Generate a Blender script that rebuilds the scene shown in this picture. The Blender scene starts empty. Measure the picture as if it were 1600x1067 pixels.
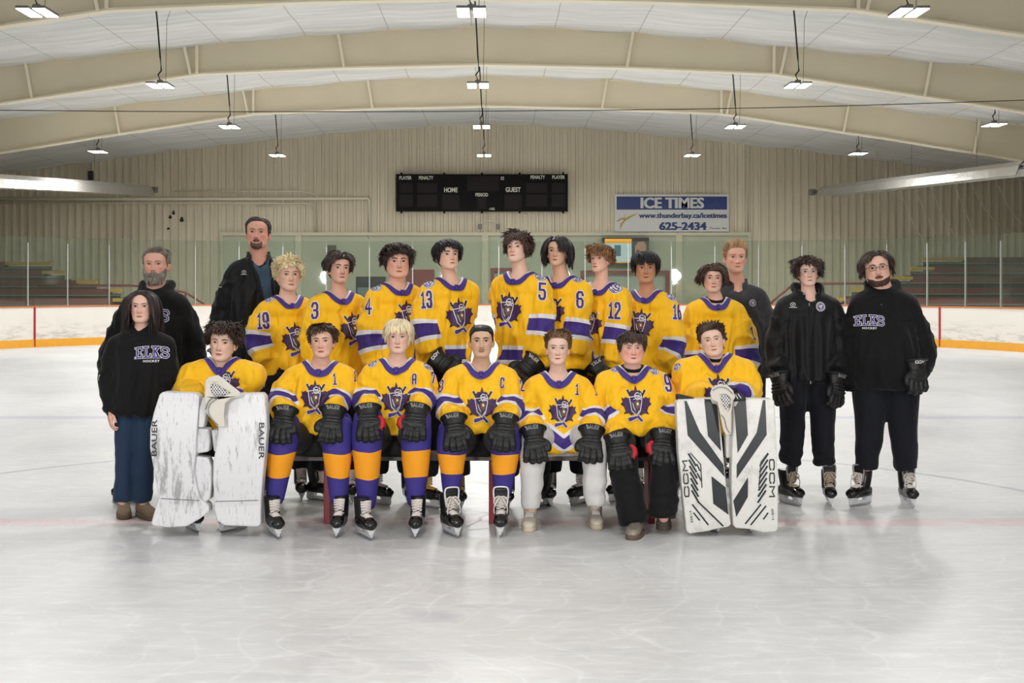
import bpy, bmesh, math, random
import numpy as np
from mathutils import Vector, Matrix, Euler
from mathutils.bvhtree import BVHTree
from mathutils.geometry import tessellate_polygon

SC = bpy.context.scene
COL = SC.collection
# ---------------------------------------------------------------- camera, exposure, lights
FPX, VX, VY, EYE = 2222.2, 774.0, 446.0, 1.586      # a 50 mm lens on a 36 mm frame, eye height 1.59 m
cam = bpy.data.cameras.new('camera')
cam.lens = 50.0; cam.sensor_width = 36.0; cam.sensor_fit = 'HORIZONTAL'
cam.shift_x = 26.0 / 1600.0; cam.shift_y = -87.5 / 1600.0
cam.clip_end = 200
cam_ob = bpy.data.objects.new('camera', cam); COL.objects.link(cam_ob)
cam_ob.location = (0, 0, EYE); cam_ob.rotation_euler = (math.pi/2, 0, 0)
SC.camera = cam_ob
SC.view_settings.view_transform = 'Standard'; SC.view_settings.look = 'None'
SC.view_settings.exposure = -0.22; SC.view_settings.gamma = 1.0
SC.view_settings.use_curve_mapping = False

world = bpy.data.worlds.new('world'); SC.world = world; world.use_nodes = True
world.node_tree.nodes['Background'].inputs[0].default_value = (0.9, 0.95, 1.0, 1)
world.node_tree.nodes['Background'].inputs[1].default_value = 0.25

def lamp(name, loc, target, power, size, color=(1, 1, 1), shape='SQUARE', spread=180):
    l = bpy.data.lights.new(name, 'AREA'); l.energy = power; l.size = size; l.shape = shape; l.color = color
    l.spread = math.radians(spread)
    o = bpy.data.objects.new(name, l); COL.objects.link(o); o.location = loc
    o.rotation_euler = (Vector(target) - Vector(loc)).to_track_quat('-Z', 'Y').to_euler()
    return o
# the photographer's two flash heads, beside and behind the camera
lamp('flash_head', (-2.7, -1.0, 2.1), (0.2, 9.6, 1.0), 310, .8, (1, 0.985, 0.965), 'DISK')
lamp('flash_head', (3.9, -1.0, 2.1), (0.4, 9.6, 1.0), 275, .8, (1, 0.985, 0.965), 'DISK')
LAMP_Z = 5.27
LAMPS = [(x, y, {19.1: .8, 26.1: 1.0, 32.9: 1.2, 40.1: 2.0}[y]) for y in (19.1, 26.1, 32.9, 40.1) for x in (-6.15, -0.32, 5.55)]
LAMPS += [(-10.9, 39.0, .8), (10.1, 39.6, .8), (11.4, 32.5, .8), (-11.5, 32.5, .8)]
LAMPS += [(x, y, .5) for y in (12.0, 5.0, -2.0) for x in (-6.15, -0.32, 5.55)]
for (x, y, k) in LAMPS:
    lamp('high_bay_light', (x, y, LAMP_Z - .06), (x, y, 0), 190 * k, 0.45, (1, 0.99, 0.965), spread=180)

# ---------------------------------------------------------------- helpers
def px(x, y, d):
    return Vector(((x - VX) * d / FPX, d, EYE - (y - VY) * d / FPX))

def s2l(c):
    c = c / 255.0
    return c / 12.92 if c <= 0.04045 else ((c + 0.055) / 1.055) ** 2.4
def rgb(r, g, b): return (s2l(r), s2l(g), s2l(b), 1.0)

class NT:
    def __init__(s, m): s.t = m.node_tree; s.n = s.t.nodes; s.l = s.t.links; s.b = s.n['Principled BSDF']
    def add(s, typ, **k):
        n = s.n.new(typ)
        for a, v in k.items():
            if hasattr(n, a): setattr(n, a, v)
        return n
    def link(s, a, b): s.l.new(a, b)
    def math(s, op, a, b=None, c=None):
        n = s.n.new('ShaderNodeMath'); n.operation = op
        for i, v in enumerate((a, b, c)):
            if v is None: continue
            if hasattr(v, 'links'): s.l.new(v, n.inputs[i])
            else: n.inputs[i].default_value = v
        return n.outputs[0]
    def mix(s, f, a, b, blend='MIX'):
        n = s.n.new('ShaderNodeMix'); n.data_type = 'RGBA'; n.blend_type = blend
        for i, v in ((0, f), (6, a), (7, b)):
            if hasattr(v, 'links'): s.l.new(v, n.inputs[i])
            else: n.inputs[i].default_value = v
        return n.outputs[2]
    def noise(s, scale, detail=3, vec=None, rough=.5):
        n = s.n.new('ShaderNodeTexNoise'); n.inputs['Scale'].default_value = scale
        n.inputs['Detail'].default_value = detail; n.inputs['Roughness'].default_value = rough
        if vec is not None: s.l.new(vec, n.inputs['Vector'])
        return n.outputs[0]
    def coord(s, scale=(1, 1, 1), kind='Object'):
        t = s.n.new('ShaderNodeTexCoord'); m = s.n.new('ShaderNodeMapping'); m.inputs['Scale'].default_value = scale
        s.l.new(t.outputs[kind], m.inputs[0]); return m.outputs[0]
    def worldpos(s, scale=(1, 1, 1)):
        t = s.n.new('ShaderNodeNewGeometry'); m = s.n.new('ShaderNodeMapping'); m.inputs['Scale'].default_value = scale
        s.l.new(t.outputs['Position'], m.inputs[0]); return m.outputs[0]
    def attr(s, name, vec=False):
        a = s.n.new('ShaderNodeAttribute'); a.attribute_name = name; return a.outputs[0 if vec else 2]
    def ramp(s, f, stops):
        r = s.n.new('ShaderNodeValToRGB'); e = r.color_ramp.elements
        e[0].position, e[0].color = stops[0]; e[1].position, e[1].color = stops[1]
        for p, c in stops[2:]:
            q = e.new(p); q.color = c
        s.l.new(f, r.inputs[0]); return r.outputs[0]
    def bump(s, h, strength, dist=0.01):
        b = s.n.new('ShaderNodeBump'); b.inputs['Strength'].default_value = strength; b.inputs['Distance'].default_value = dist
        s.l.new(h, b.inputs['Height']); s.l.new(b.outputs[0], s.b.inputs['Normal'])
    def color(s, c): s.l.new(c, s.b.inputs['Base Color'])

MATS = {}
def mat(name, color=(.8, .8, .8, 1), rough=.6, metal=0., spec=.5, emit=None, estr=1., var=0., vscale=20., bump=0., bscale=60., bdist=.004):
    if name in MATS: return MATS[name]
    m = bpy.data.materials.new(name); m.use_nodes = True; MATS[name] = m
    t = NT(m); b = t.b
    b.inputs['Base Color'].default_value = color; b.inputs['Roughness'].default_value = rough
    b.inputs['Metallic'].default_value = metal; b.inputs['Specular IOR Level'].default_value = spec
    if emit: b.inputs['Emission Color'].default_value = emit; b.inputs['Emission Strength'].default_value = estr
    if var:
        n = t.noise(vscale, 3, t.worldpos())
        t.color(t.mix(n, tuple(c * (1 - var) for c in color[:3]) + (1,), tuple(min(1, c * (1 + var)) for c in color[:3]) + (1,)))
    if bump: t.bump(t.noise(bscale, 4, t.worldpos()), bump, bdist)
    return m

def mesh_ob(name, V, F, mats, parent=None, midx=None, smooth=True, origin=None, link=True, attrs=None):
    """one mesh object from numpy/lists; origin is subtracted from world coordinates"""
    me = bpy.data.meshes.new(name)
    V = np.asarray(V, dtype=np.float64).reshape(-1, 3)
    if origin is not None: V = V - np.array(origin)
    me.from_pydata(V.tolist(), [], [tuple(f) for f in F]); me.update()
    if not isinstance(mats, (list, tuple)): mats = [mats]
    for m in mats: me.materials.append(m)
    if midx is not None: me.polygons.foreach_set('material_index', np.asarray(midx, dtype=np.int32))
    me.polygons.foreach_set('use_smooth', np.full(len(me.polygons), bool(smooth)))
    for k, a in (attrs or {}).items():
        a = np.asarray(a, dtype=np.float32)
        if a.ndim == 2:
            at = me.attributes.new(k, 'FLOAT_COLOR', 'POINT')
            at.data.foreach_set('color', np.hstack([a, np.ones((len(a), 1))]).astype(np.float32).ravel())
        else:
            at = me.attributes.new(k, 'FLOAT', 'POINT'); at.data.foreach_set('value', a)
    o = bpy.data.objects.new(name, me)
    if link: COL.objects.link(o)
    if parent is not None: o.parent = parent
    elif origin is not None: o.location = origin
    return o

class MB:
    """collects shapes for one mesh"""
    def __init__(s): s.v = []; s.f = []; s.m = []; s.sm = []
    def add(s, V, F, mi=0):
        o = len(s.v); s.v += [tuple(p) for p in V]; s.f += [tuple(i + o for i in f) for f in F]; s.m += [mi] * len(F); return s
    def box(s, c, d, mi=0, rz=0, rx=0, ry=0, bev=0.0):
        x, y, z = d[0] / 2, d[1] / 2, d[2] / 2
        R = Euler((rx, ry, rz)).to_matrix(); c = Vector(c)
        if bev <= 0:
            P = [(-x, -y, -z), (x, -y, -z), (x, y, -z), (-x, y, -z), (-x, -y, z), (x, -y, z), (x, y, z), (-x, y, z)]
            s.add([R @ Vector(p) + c for p in P], [(0, 3, 2, 1), (4, 5, 6, 7), (0, 1, 5, 4), (1, 2, 6, 5), (2, 3, 7, 6), (3, 0, 4, 7)], mi)
        else:
            b = bmesh.new(); bmesh.ops.create_cube(b, size=1)
            for v in b.verts: v.co = Vector((v.co.x * d[0], v.co.y * d[1], v.co.z * d[2]))
            bmesh.ops.bevel(b, geom=b.edges[:], offset=bev, segments=2, affect='EDGES', profile=.5)
            b.verts.index_update()
            s.add([R @ v.co + c for v in b.verts], [[v.index for v in f.verts] for f in b.faces], mi); b.free()
        return s
    def bar(s, a, b, w, h=None, mi=0):
        a = Vector(a); b = Vector(b); h = h or w; D = b - a; L = D.length
        q = D.to_track_quat('X', 'Z').to_matrix()
        P = [(x, y, z) for x in (0, L) for y in (-w / 2, w / 2) for z in (-h / 2, h / 2)]
        s.add([q @ Vector(p) + a for p in P], [(0, 1, 3, 2), (4, 6, 7, 5), (0, 4, 5, 1), (2, 3, 7, 6), (0, 2, 6, 4), (1, 5, 7, 3)], mi); return s
    def tube(s, pts, r, n=8, mi=0, ry=None, up=(0, 0, 1), cap=True, closed=False):
        V, F = tube(pts, r, n, ry=ry, up=up, cap=cap, closed=closed); s.add(V, F, mi); return s
    def prism(s, poly, d0, d1, axis='y', mi=0):
        """poly of (x,z) extruded from y=d0 to y=d1"""
        n = len(poly)
        if axis == 'y': V = [(p[0], d0, p[1]) for p in poly] + [(p[0], d1, p[1]) for p in poly]
        elif axis == 'x': V = [(d0, p[0], p[1]) for p in poly] + [(d1, p[0], p[1]) for p in poly]
        else: V = [(p[0], p[1], d0) for p in poly] + [(p[0], p[1], d1) for p in poly]
        F = [(i, (i + 1) % n, n + (i + 1) % n, n + i) for i in range(n)]
        for tri in tessellate_polygon([[Vector((p[0], p[1], 0)) for p in poly]]):
            F.append(tuple(tri)); F.append(tuple(n + i for i in reversed(tri)))
        s.add(V, F, mi); return s
    def build(s, name, mats, parent=None, smooth=False, origin=None):
        o = mesh_ob(name, s.v, s.f, mats, parent, s.m, smooth, origin)
        if not smooth: return o
        return o
    def fixn(s):
        return s

def cat(pts, k=4):
    """catmull-rom resample of rows (any dimension)"""
    P = np.asarray(pts, float); n = len(P)
    if n < 3 or k <= 1: return P
    Q = np.vstack([2 * P[0] - P[1], P, 2 * P[-1] - P[-2]]); out = []
    for i in range(1, n):
        p0, p1, p2, p3 = Q[i - 1], Q[i], Q[i + 1], Q[i + 2]
        for j in range(k):
            t = j / k
            out.append(.5 * ((2 * p1) + (-p0 + p2) * t + (2 * p0 - 5 * p1 + 4 * p2 - p3) * t * t + (-p0 + 3 * p1 - 3 * p2 + p3) * t ** 3))
    out.append(P[-1]); return np.array(out)

def tube(pts, r, n=12, ry=None, up=(0, 0, 1), cap=True, closed=False, roundcap=False):
    """sweep an ellipse along pts. r along the side axis, ry along the other one; up fixes the frame"""
    P = np.asarray([tuple(p) for p in pts], float); m = len(P)
    r = np.full(m, r, float) if np.isscalar(r) else np.asarray(r, float)
    ry = r if ry is None else (np.full(m, ry, float) if np.isscalar(ry) else np.asarray(ry, float))
    T = np.gradient(P, axis=0) if m > 2 else np.repeat([P[-1] - P[0]], m, 0)
    if closed: T = np.roll(P, -1, 0) - np.roll(P, 1, 0)
    T /= np.linalg.norm(T, axis=1)[:, None] + 1e-9
    if roundcap:
        def ext(p, t, r0, r1, sgn):
            o = []
            for a in (30, 55, 75, 88): 
                c, s_ = math.cos(math.radians(a)), math.sin(math.radians(a)); o.append((p + sgn * t * s_ * min(r0, r1) * .8, r0 * c, r1 * c))
            return o
        A = ext(P[0], T[0], r[0], ry[0], -1)[::-1]; B = ext(P[-1], T[-1], r[-1], ry[-1], 1)
        P = np.vstack([[a[0] for a in A], P, [b[0] for b in B]])
        r = np.concatenate([[a[1] for a in A], r, [b[1] for b in B]]); ry = np.concatenate([[a[2] for a in A], ry, [b[2] for b in B]])
        T = np.vstack([[T[0]] * 4, T, [T[-1]] * 4]); m = len(P)
    up = np.asarray(up, float)
    U = np.cross(np.cross(T, up), T); 
    bad = np.linalg.norm(U, axis=1) < 1e-3
    U[bad] = np.cross(np.cross(T[bad], [0.01, 1, 0.02]), T[bad])
    U /= np.linalg.norm(U, axis=1)[:, None] + 1e-9
    S = np.cross(T, U)
    a = np.arange(n) * 2 * math.pi / n
    V = P[:, None, :] + (np.cos(a)[None, :, None] * S[:, None, :] * r[:, None, None] + np.sin(a)[None, :, None] * U[:, None, :] * ry[:, None, None])
    V = V.reshape(-1, 3); F = []
    for i in range(m if closed else m - 1):
        i2 = (i + 1) % m
        for j in range(n):
            F.append((i * n + j, i * n + (j + 1) % n, i2 * n + (j + 1) % n, i2 * n + j))
    if cap and not closed:
        F.append(tuple(range(n))[::-1]); F.append(tuple((m - 1) * n + j for j in range(n)))
    return V, F

def rings(R, sup=2.0, n=32, cap=True):
    """loft of rings (center xyz, side vec, front vec, a, b); superellipse exponent"""
    a = np.arange(n) * 2 * math.pi / n; c, s = np.cos(a), np.sin(a)
    ex = 2.0 / sup; cc = np.sign(c) * abs(c) ** ex; ss = np.sign(s) * abs(s) ** ex
    V = []
    for (C, S, Fv, A, B) in R:
        C, S, Fv = np.array(C, float), np.array(S, float), np.array(Fv, float)
        V.append(C + cc[:, None] * S * A + ss[:, None] * Fv * B)
    m = len(V); V = np.vstack(V); F = []
    for i in range(m - 1):
        for j in range(n): F.append((i * n + j, i * n + (j + 1) % n, (i + 1) * n + (j + 1) % n, (i + 1) * n + j))
    if cap: F.append(tuple(range(n))[::-1]); F.append(tuple((m - 1) * n + j for j in range(n)))
    return V, F

def remesh(parts, voxel, smooth=6, fac=.5):
    V = []; F = []
    for (v, f) in parts:
        o = len(V); V += [tuple(p) for p in v]; F += [tuple(i + o for i in q) for q in f]
    me = bpy.data.meshes.new('tmp'); me.from_pydata(V, [], F)
    b = bmesh.new(); b.from_mesh(me); bmesh.ops.recalc_face_normals(b, faces=b.faces[:]); b.to_mesh(me); b.free()
    o = bpy.data.objects.new('tmp', me); COL.objects.link(o)
    m = o.modifiers.new('r', 'REMESH'); m.mode = 'VOXEL'; m.voxel_size = voxel
    if smooth:
        q = o.modifiers.new('s', 'SMOOTH'); q.iterations = smooth; q.factor = fac
    dg = bpy.context.evaluated_depsgraph_get(); ev = o.evaluated_get(dg); r = ev.to_mesh()
    n = len(r.vertices); A = np.empty(n * 3, np.float32); r.vertices.foreach_get('co', A)
    N = np.empty(n * 3, np.float32); r.vertices.foreach_get('normal', N)
    FF = [tuple(p.vertices) for p in r.polygons]
    ev.to_mesh_clear(); bpy.data.objects.remove(o); bpy.data.meshes.remove(me)
    return A.reshape(-1, 3).astype(float), N.reshape(-1, 3).astype(float), FF

def wn(P, freq, seed, n=7, stretch=(1, 1, 1)):
    """smooth wavy noise, about -1..1"""
    rs = np.random.RandomState(seed); P = P * np.array(stretch) * freq; out = 0
    Wp = P + .6 * np.sin(P[:, [1, 2, 0]] * 1.3 + rs.rand(3) * 6)
    for i in range(n):
        k = rs.randn(3); k /= np.linalg.norm(k); k *= .6 + rs.rand() * 1.2
        out = out + np.sin(Wp @ k + rs.rand() * 6.28)
    return out / math.sqrt(n / 2) / 1.6

def tag(o, label=None, cat=None, group=None, kind=None):
    if label: o['label'] = label
    if cat: o['category'] = cat
    if group: o['group'] = group
    if kind: o['kind'] = kind
    return o
def empty(name, loc=(0, 0, 0), label=None, cat=None, group=None):
    o = bpy.data.objects.new(name, None); COL.objects.link(o); o.location = loc; o.empty_display_size = .1
    return tag(o, label, cat, group)
def structure(o): o['kind'] = 'structure'; return o

# ---------------------------------------------------------------- lettering
def text2d(body, size=1.0, bold=0.0, sx=1.0, align='CENTER', spacing=1.0):
    c = bpy.data.curves.new('t', 'FONT'); c.body = body; c.size = size; c.offset = bold; c.align_x = align
    c.align_y = 'CENTER'; c.space_character = spacing; c.resolution_u = 3
    o = bpy.data.objects.new('t', c); COL.objects.link(o)
    dg = bpy.context.evaluated_depsgraph_get(); me = bpy.data.meshes.new_from_object(o.evaluated_get(dg))
    V = [(v.co.x * sx, v.co.y) for v in me.vertices]; F = [tuple(p.vertices) for p in me.polygons]
    bpy.data.objects.remove(o); bpy.data.curves.remove(c); bpy.data.meshes.remove(me)
    return V, F
def fit(shape, w, h, cx=0, cy=0):
    V, F = shape; xs = [v[0] for v in V]; ys = [v[1] for v in V]
    kx = w / (max(xs) - min(xs)); ky = h / (max(ys) - min(ys)); mx = (max(xs) + min(xs)) / 2; my = (max(ys) + min(ys)) / 2
    return [((x - mx) * kx + cx, (y - my) * ky + cy) for x, y in V], F
def poly2d(pts):
    F = [tuple(t) for t in tessellate_polygon([[Vector((p[0], p[1], 0)) for p in pts]])]
    return list(pts), F
def stroke2d(lines, w):
    """polylines drawn with square-ish ends and mitred corners"""
    V = []; F = []
    for L in lines:
        L = [Vector(p) for p in L]; n = len(L); left = []; right = []
        closed = (L[0] - L[-1]).length < 1e-6 and n > 3
        if closed: L = L[:-1]; n -= 1
        for i in range(n):
            if closed: a = (L[i] - L[i - 1]).normalized(); b = (L[(i + 1) % n] - L[i]).normalized()
            else:
                a = (L[i] - L[i - 1]).normalized() if i else (L[1] - L[0]).normalized()
                b = (L[i + 1] - L[i]).normalized() if i < n - 1 else a
            na = Vector((-a.y, a.x)); nb = Vector((-b.y, b.x)); m = na + nb
            if m.length < .2: m = na
            m = m.normalized(); k = min(1.6, 1 / max(.4, m.dot(na)))
            e = Vector((0, 0))
            if not closed and i == 0: e = -a * w / 2
            if not closed and i == n - 1: e = a * w / 2
            left.append(L[i] + m * k * w / 2 + e); right.append(L[i] - m * k * w / 2 + e)
        o = len(V); V += [tuple(p) for p in left] + [tuple(p) for p in right]
        for i in range(n if closed else n - 1):
            j = (i + 1) % n
            F.append((o + i, o + n + i, o + n + j, o + j))
    return V, F
# block digits in a 1 x 1.6 cell
c_ = .22
DIG = {
 '0': [[(c_, 0), (1 - c_, 0), (1, c_), (1, 1.6 - c_), (1 - c_, 1.6), (c_, 1.6), (0, 1.6 - c_), (0, c_), (c_, 0)]],
 '1': [[(.15, 1.3), (.5, 1.6), (.5, 0)], [(.2, 0), (.8, 0)]],
 '2': [[(0, 1.2), (0, 1.6 - c_), (c_, 1.6), (1 - c_, 1.6), (1, 1.6 - c_), (1, 1.0), (0, .3), (0, 0), (1, 0)]],
 '3': [[(0, 1.25), (0, 1.6 - c_), (c_, 1.6), (1 - c_, 1.6), (1, 1.6 - c_), (1, 1.0), (.8, .82), (1, .64), (1, c_), (1 - c_, 0), (c_, 0), (0, c_), (0, .35)], [(.8, .82), (.4, .82)]],
 '4': [[(.75, 0), (.75, 1.6), (0, .5), (1.05, .5)]],
 '5': [[(1, 1.6), (0, 1.6), (0, .95), (.78, .95), (1, .75), (1, c_), (1 - c_, 0), (c_, 0), (0, c_), (0, .35)]],
 '6': [[(1, 1.3), (1, 1.6 - c_), (1 - c_, 1.6), (c_, 1.6), (0, 1.6 - c_), (0, c_), (c_, 0), (1 - c_, 0), (1, c_), (1, .7), (.78, .9), (0, .9)]],
 '7': [[(0, 1.25), (0, 1.6), (1, 1.6), (.35, 0)]],
 '8': [[(c_, 0), (1 - c_, 0), (1, c_), (1, .65), (.85, .82), (1, 1.0), (1, 1.6 - c_), (1 - c_, 1.6), (c_, 1.6), (0, 1.6 - c_), (0, 1.0), (.15, .82), (0, .65), (0, c_), (c_, 0)], [(.15, .82), (.85, .82)]],
 '9': [[(0, .3), (0, c_), (c_, 0), (1 - c_, 0), (1, c_), (1, 1.6 - c_), (1 - c_, 1.6), (c_, 1.6), (0, 1.6 - c_), (0, .9), (.22, .7), (1, .7)]],
 'A': [[(0, 0), (0, 1.6 - c_), (c_, 1.6), (1 - c_, 1.6), (1, 1.6 - c_), (1, 0)], [(0, .7), (1, .7)]],
 'C': [[(1, 1.2), (1, 1.6 - c_), (1 - c_, 1.6), (c_, 1.6), (0, 1.6 - c_), (0, c_), (c_, 0), (1 - c_, 0), (1, c_), (1, .4)]],
 'E': [[(1, 1.2), (1, 1.6), (.25, 1.6), (.25, 0), (1, 0), (1, .4)], [(.25, .8), (.7, .8)], [(0, 1.6), (.3, 1.6)], [(0, 0), (.3, 0)]],
 'L': [[(0, 1.6), (.6, 1.6)], [(.3, 1.6), (.3, 0)], [(0, 0), (1, 0), (1, .45)]],
 'K': [[(0, 1.6), (.5, 1.6)], [(.25, 1.6), (.25, 0)], [(0, 0), (.5, 0)], [(.25, .7), (.9, 1.6)], [(.42, .95), (.9, 0)], [(.7, 1.6), (1.1, 1.6)], [(.7, 0), (1.1, 0)]],
 'M': [[(0, 0), (0, 1.6), (.5, .75), (1, 1.6), (1, 0)]],
 'S': [[(1, 1.2), (1, 1.6 - c_), (1 - c_, 1.6), (c_, 1.6), (0, 1.6 - c_), (0, 1.05), (.2, .86), (.8, .74), (1, .55), (1, c_), (1 - c_, 0), (c_, 0), (0, c_), (0, .4)]],
}
def digits(s, cw, ch, w, gap=.3, arch=0.0):
    """glyph strokes placed in a row, centred; cw/ch size of a cell, w stroke"""
    V = []; F = []; n = len(s); step = cw * (1 + gap); x0 = -step * (n - 1) / 2 - cw / 2
    for i, g in enumerate(s):
        L = []
        for ln in DIG[g]:
            q = []
            for (a, b) in ln:
                x = x0 + i * step + a * cw; y = (b / 1.6 - .5) * ch
                if arch: 
                    u = x / (step * n / 2); y = y * (1 + .0 * u) + (arch * (1 - u * u)) * (1 if y > 0 else .55)
                q.append((x, y))
            L.append(q)
        v, f = stroke2d(L, w); o = len(V); V += v; F += [tuple(k + o for k in t) for t in f]
    return V, F

def block(txt, w, h):
    n = len(txt); cw = w / (n + .35 * (n - 1)); return fit(digits(txt, cw, h, h * .27, .38), w, h)

def subdiv2d(shape, maxlen):
    V, F = shape; b = bmesh.new(); vs = [b.verts.new((x, y, 0)) for x, y in V]
    for f in F:
        try: b.faces.new([vs[i] for i in f])
        except ValueError: pass
    bmesh.ops.triangulate(b, faces=b.faces[:])
    for _ in range(4):
        E = [e for e in b.edges if e.calc_length() > maxlen]
        if not E: break
        bmesh.ops.subdivide_edges(b, edges=E, cuts=1); bmesh.ops.triangulate(b, faces=b.faces[:])
    b.verts.index_update()
    R = [(v.co.x, v.co.y) for v in b.verts], [tuple(v.index for v in f.verts) for f in b.faces]; b.free(); return R

def decal(name, bvh, center, yaw, layers, mats, parent, origin, maxlen=.02, off=.003, step=.0012, roll=0.0, pitch=0.0, back=.5):
    """layers: list of ((V2,F), matindex); laid on a surface by parallel rays travelling along the facing direction"""
    fw = Vector((math.sin(yaw), -math.cos(yaw), 0)); sd = Vector((math.cos(yaw), math.sin(yaw), 0)); up = Vector((0, 0, 1))
    if pitch: 
        R = Matrix.Rotation(pitch, 3, sd); fw = R @ fw; up = R @ up
    if roll:
        R = Matrix.Rotation(roll, 3, fw); sd = R @ sd; up = R @ up
    c = Vector(center); mb = MB()
    for li, (sh, mi) in enumerate(layers):
        V, F = subdiv2d(sh, maxlen) if maxlen else sh
        P = []; ok = []
        for (x, y) in V:
            q = c + sd * x + up * y
            h = bvh.ray_cast(q + fw * back, -fw, 2.0)
            if h[0] is None: P.append(q); ok.append(False)
            else: P.append(h[0] + fw * (off + step * li)); ok.append(True)
        good = [f for f in F if all(ok[i] for i in f) and max((P[f[k]] - P[f[k - 1]]).length for k in range(len(f))) < max(.045, maxlen * 1.9)]
        mb.add(P, good, mi)
    if not mb.f: return None
    return mb.build(name, mats, parent, smooth=False, origin=origin)
def on(bv, x, y, d):
    """the surface point seen at a photo pixel"""
    o = Vector((0, 0, EYE))
    for k in range(10):
        for a in range(8 if k else 1):
            r = (px(x + k * 2 * math.cos(a * .785), y + k * 2 * math.sin(a * .785), 1.0) - o).normalized(); h = bv.ray_cast(o, r, 60)
            if h[0] is not None and (k == 0 or k > 0): return h[0] + ((h[0] - px(x, y, h[0].y)) * .6 if k else Vector((0, 0, 0)))
    return px(x, y, d)
def bvh_of(V, F): return BVHTree.FromPolygons([tuple(v) for v in V], [tuple(f) for f in F])
# ================================================================= ARENA
RX = -0.21                                     # rink axis
YC, YG, YE = 9.47, 36.5, 40.35                 # centre line, goal line, end boards
# ---- materials
def m_ice():
    m = bpy.data.materials.new('ice'); m.use_nodes = True; t = NT(m)
    P = t.worldpos(); sep = t.add('ShaderNodeSeparateXYZ'); t.link(P, sep.inputs[0])
    X, Y = sep.outputs[0], sep.outputs[1]
    wob = t.math('MULTIPLY', t.math('SUBTRACT', t.noise(3.0, 4, P), .5), .12)
    Yw = t.math('ADD', Y, wob)
    def band(c, w, v=Yw, soft=.06):
        a = t.math('ABSOLUTE', t.math('SUBTRACT', v, c))
        mr = t.add('ShaderNodeMapRange'); t.link(a, mr.inputs[0]); mr.inputs[1].default_value = w / 2 + soft; mr.inputs[2].default_value = w / 2 - soft * .3
        mr.inputs[3].default_value = 0; mr.inputs[4].default_value = 1; return mr.outputs[0]
    frost = t.noise(.9, 6, t.worldpos((1, .6, 1)), .65)
    col = t.ramp(frost, [(.3, rgb(200, 200, 201)), (.7, rgb(219, 219, 219))])
    fine = t.noise(14, 6, t.worldpos((.35, 1, 1)), .7)
    col = t.mix(t.math('MULTIPLY', t.ramp(fine, [(.5, (0, 0, 0, 1)), (.75, (1, 1, 1, 1))]), .6), col, rgb(240, 242, 244))
    dirt = t.ramp(t.noise(2.2, 5, t.worldpos((.5, 1.6, 1)), .7), [(.52, (0, 0, 0, 1)), (.75, (1, 1, 1, 1))])
    col = t.mix(t.math('MULTIPLY', dirt, .4), col, rgb(172, 177, 184))
    wear = t.ramp(t.noise(2.5, 5, P, .7), [(.35, (.1, .1, .1, 1)), (.7, (1, 1, 1, 1))])
    # centre line, blue lines, goal line, circles
    col = t.mix(t.math('MULTIPLY', t.math('MULTIPLY', band(YC + .06, .26), wear), .5), col, rgb(214, 128, 136))
    col = t.mix(t.math('MULTIPLY', band(17.1, .3), .5), col, rgb(170, 170, 198))
    col = t.mix(t.math('MULTIPLY', band(YG, .05, Y, .02), .8), col, rgb(200, 60, 60))
    dx = t.math('SUBTRACT', X, -.3); dy = t.math('SUBTRACT', Y, YC)
    r = t.math('SQRT', t.math('ADD', t.math('MULTIPLY', dx, dx), t.math('MULTIPLY', dy, dy)))
    col = t.mix(t.math('MULTIPLY', band(4.62, .05, t.math('ADD', r, t.math('MULTIPLY', wob, .3)), .03), .55), col, rgb(130, 140, 165))
    for cx in (-7.2, 6.8):
        dx = t.math('SUBTRACT', X, cx); dy = t.math('SUBTRACT', Y, 30.3)
        r = t.math('SQRT', t.math('ADD', t.math('MULTIPLY', dx, dx), t.math('MULTIPLY', dy, dy)))
        col = t.mix(t.math('MULTIPLY', band(4.5, .05, r, .03), .3), col, rgb(200, 110, 115))
    dx = t.math('MULTIPLY', t.math('SUBTRACT', X, -.3), 1.0); dy = t.math('SUBTRACT', Y, 6.82)
    r = t.math('SQRT', t.math('ADD', t.math('MULTIPLY', dx, dx), t.math('MULTIPLY', dy, dy)))
    col = t.mix(t.math('MULTIPLY', band(0, .18, t.math('ADD', r, wob), .09), .28), col, rgb(140, 140, 165))
    # skate scratches
    w = t.add('ShaderNodeTexWave'); w.wave_type = 'RINGS'; w.inputs['Scale'].default_value = 1.7; w.inputs['Distortion'].default_value = 22
    w.inputs['Detail'].default_value = 3; w.inputs['Detail Scale'].default_value = .6; t.link(t.worldpos((1, .7, 1)), w.inputs[0])
    scr = t.ramp(w.outputs[1], [(.965, (0, 0, 0, 1)), (.995, (1, 1, 1, 1))])
    w2 = t.add('ShaderNodeTexWave'); w2.wave_type = 'BANDS'; w2.inputs['Scale'].default_value = 2.1; w2.inputs['Distortion'].default_value = 26
    w2.inputs['Detail'].default_value = 2; w2.inputs['Detail Scale'].default_value = .35; t.link(t.worldpos((.5, 1, 1)), w2.inputs[0])
    scr2 = t.ramp(w2.outputs[1], [(.975, (0, 0, 0, 1)), (.998, (1, 1, 1, 1))])
    s = t.math('MULTIPLY', t.math('MULTIPLY', t.math('ADD', scr, scr2), t.noise(1.3, 3, P)), .5)
    col = t.mix(t.math('MULTIPLY', s, .6), col, rgb(246, 246, 246))
    t.color(col)
    rr = t.add('ShaderNodeMapRange'); t.link(frost, rr.inputs[0]); rr.inputs[3].default_value = .30; rr.inputs[4].default_value = .5
    t.link(t.math('ADD', rr.outputs[0], t.math('MULTIPLY', s, .3)), t.b.inputs['Roughness'])
    t.b.inputs['Specular IOR Level'].default_value = .5
    t.bump(t.math('ADD', t.math('MULTIPLY', fine, .5), t.math('ADD', frost, t.math('MULTIPLY', s, .4))), .25, .01)
    return m
M_ICE = m_ice()
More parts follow.
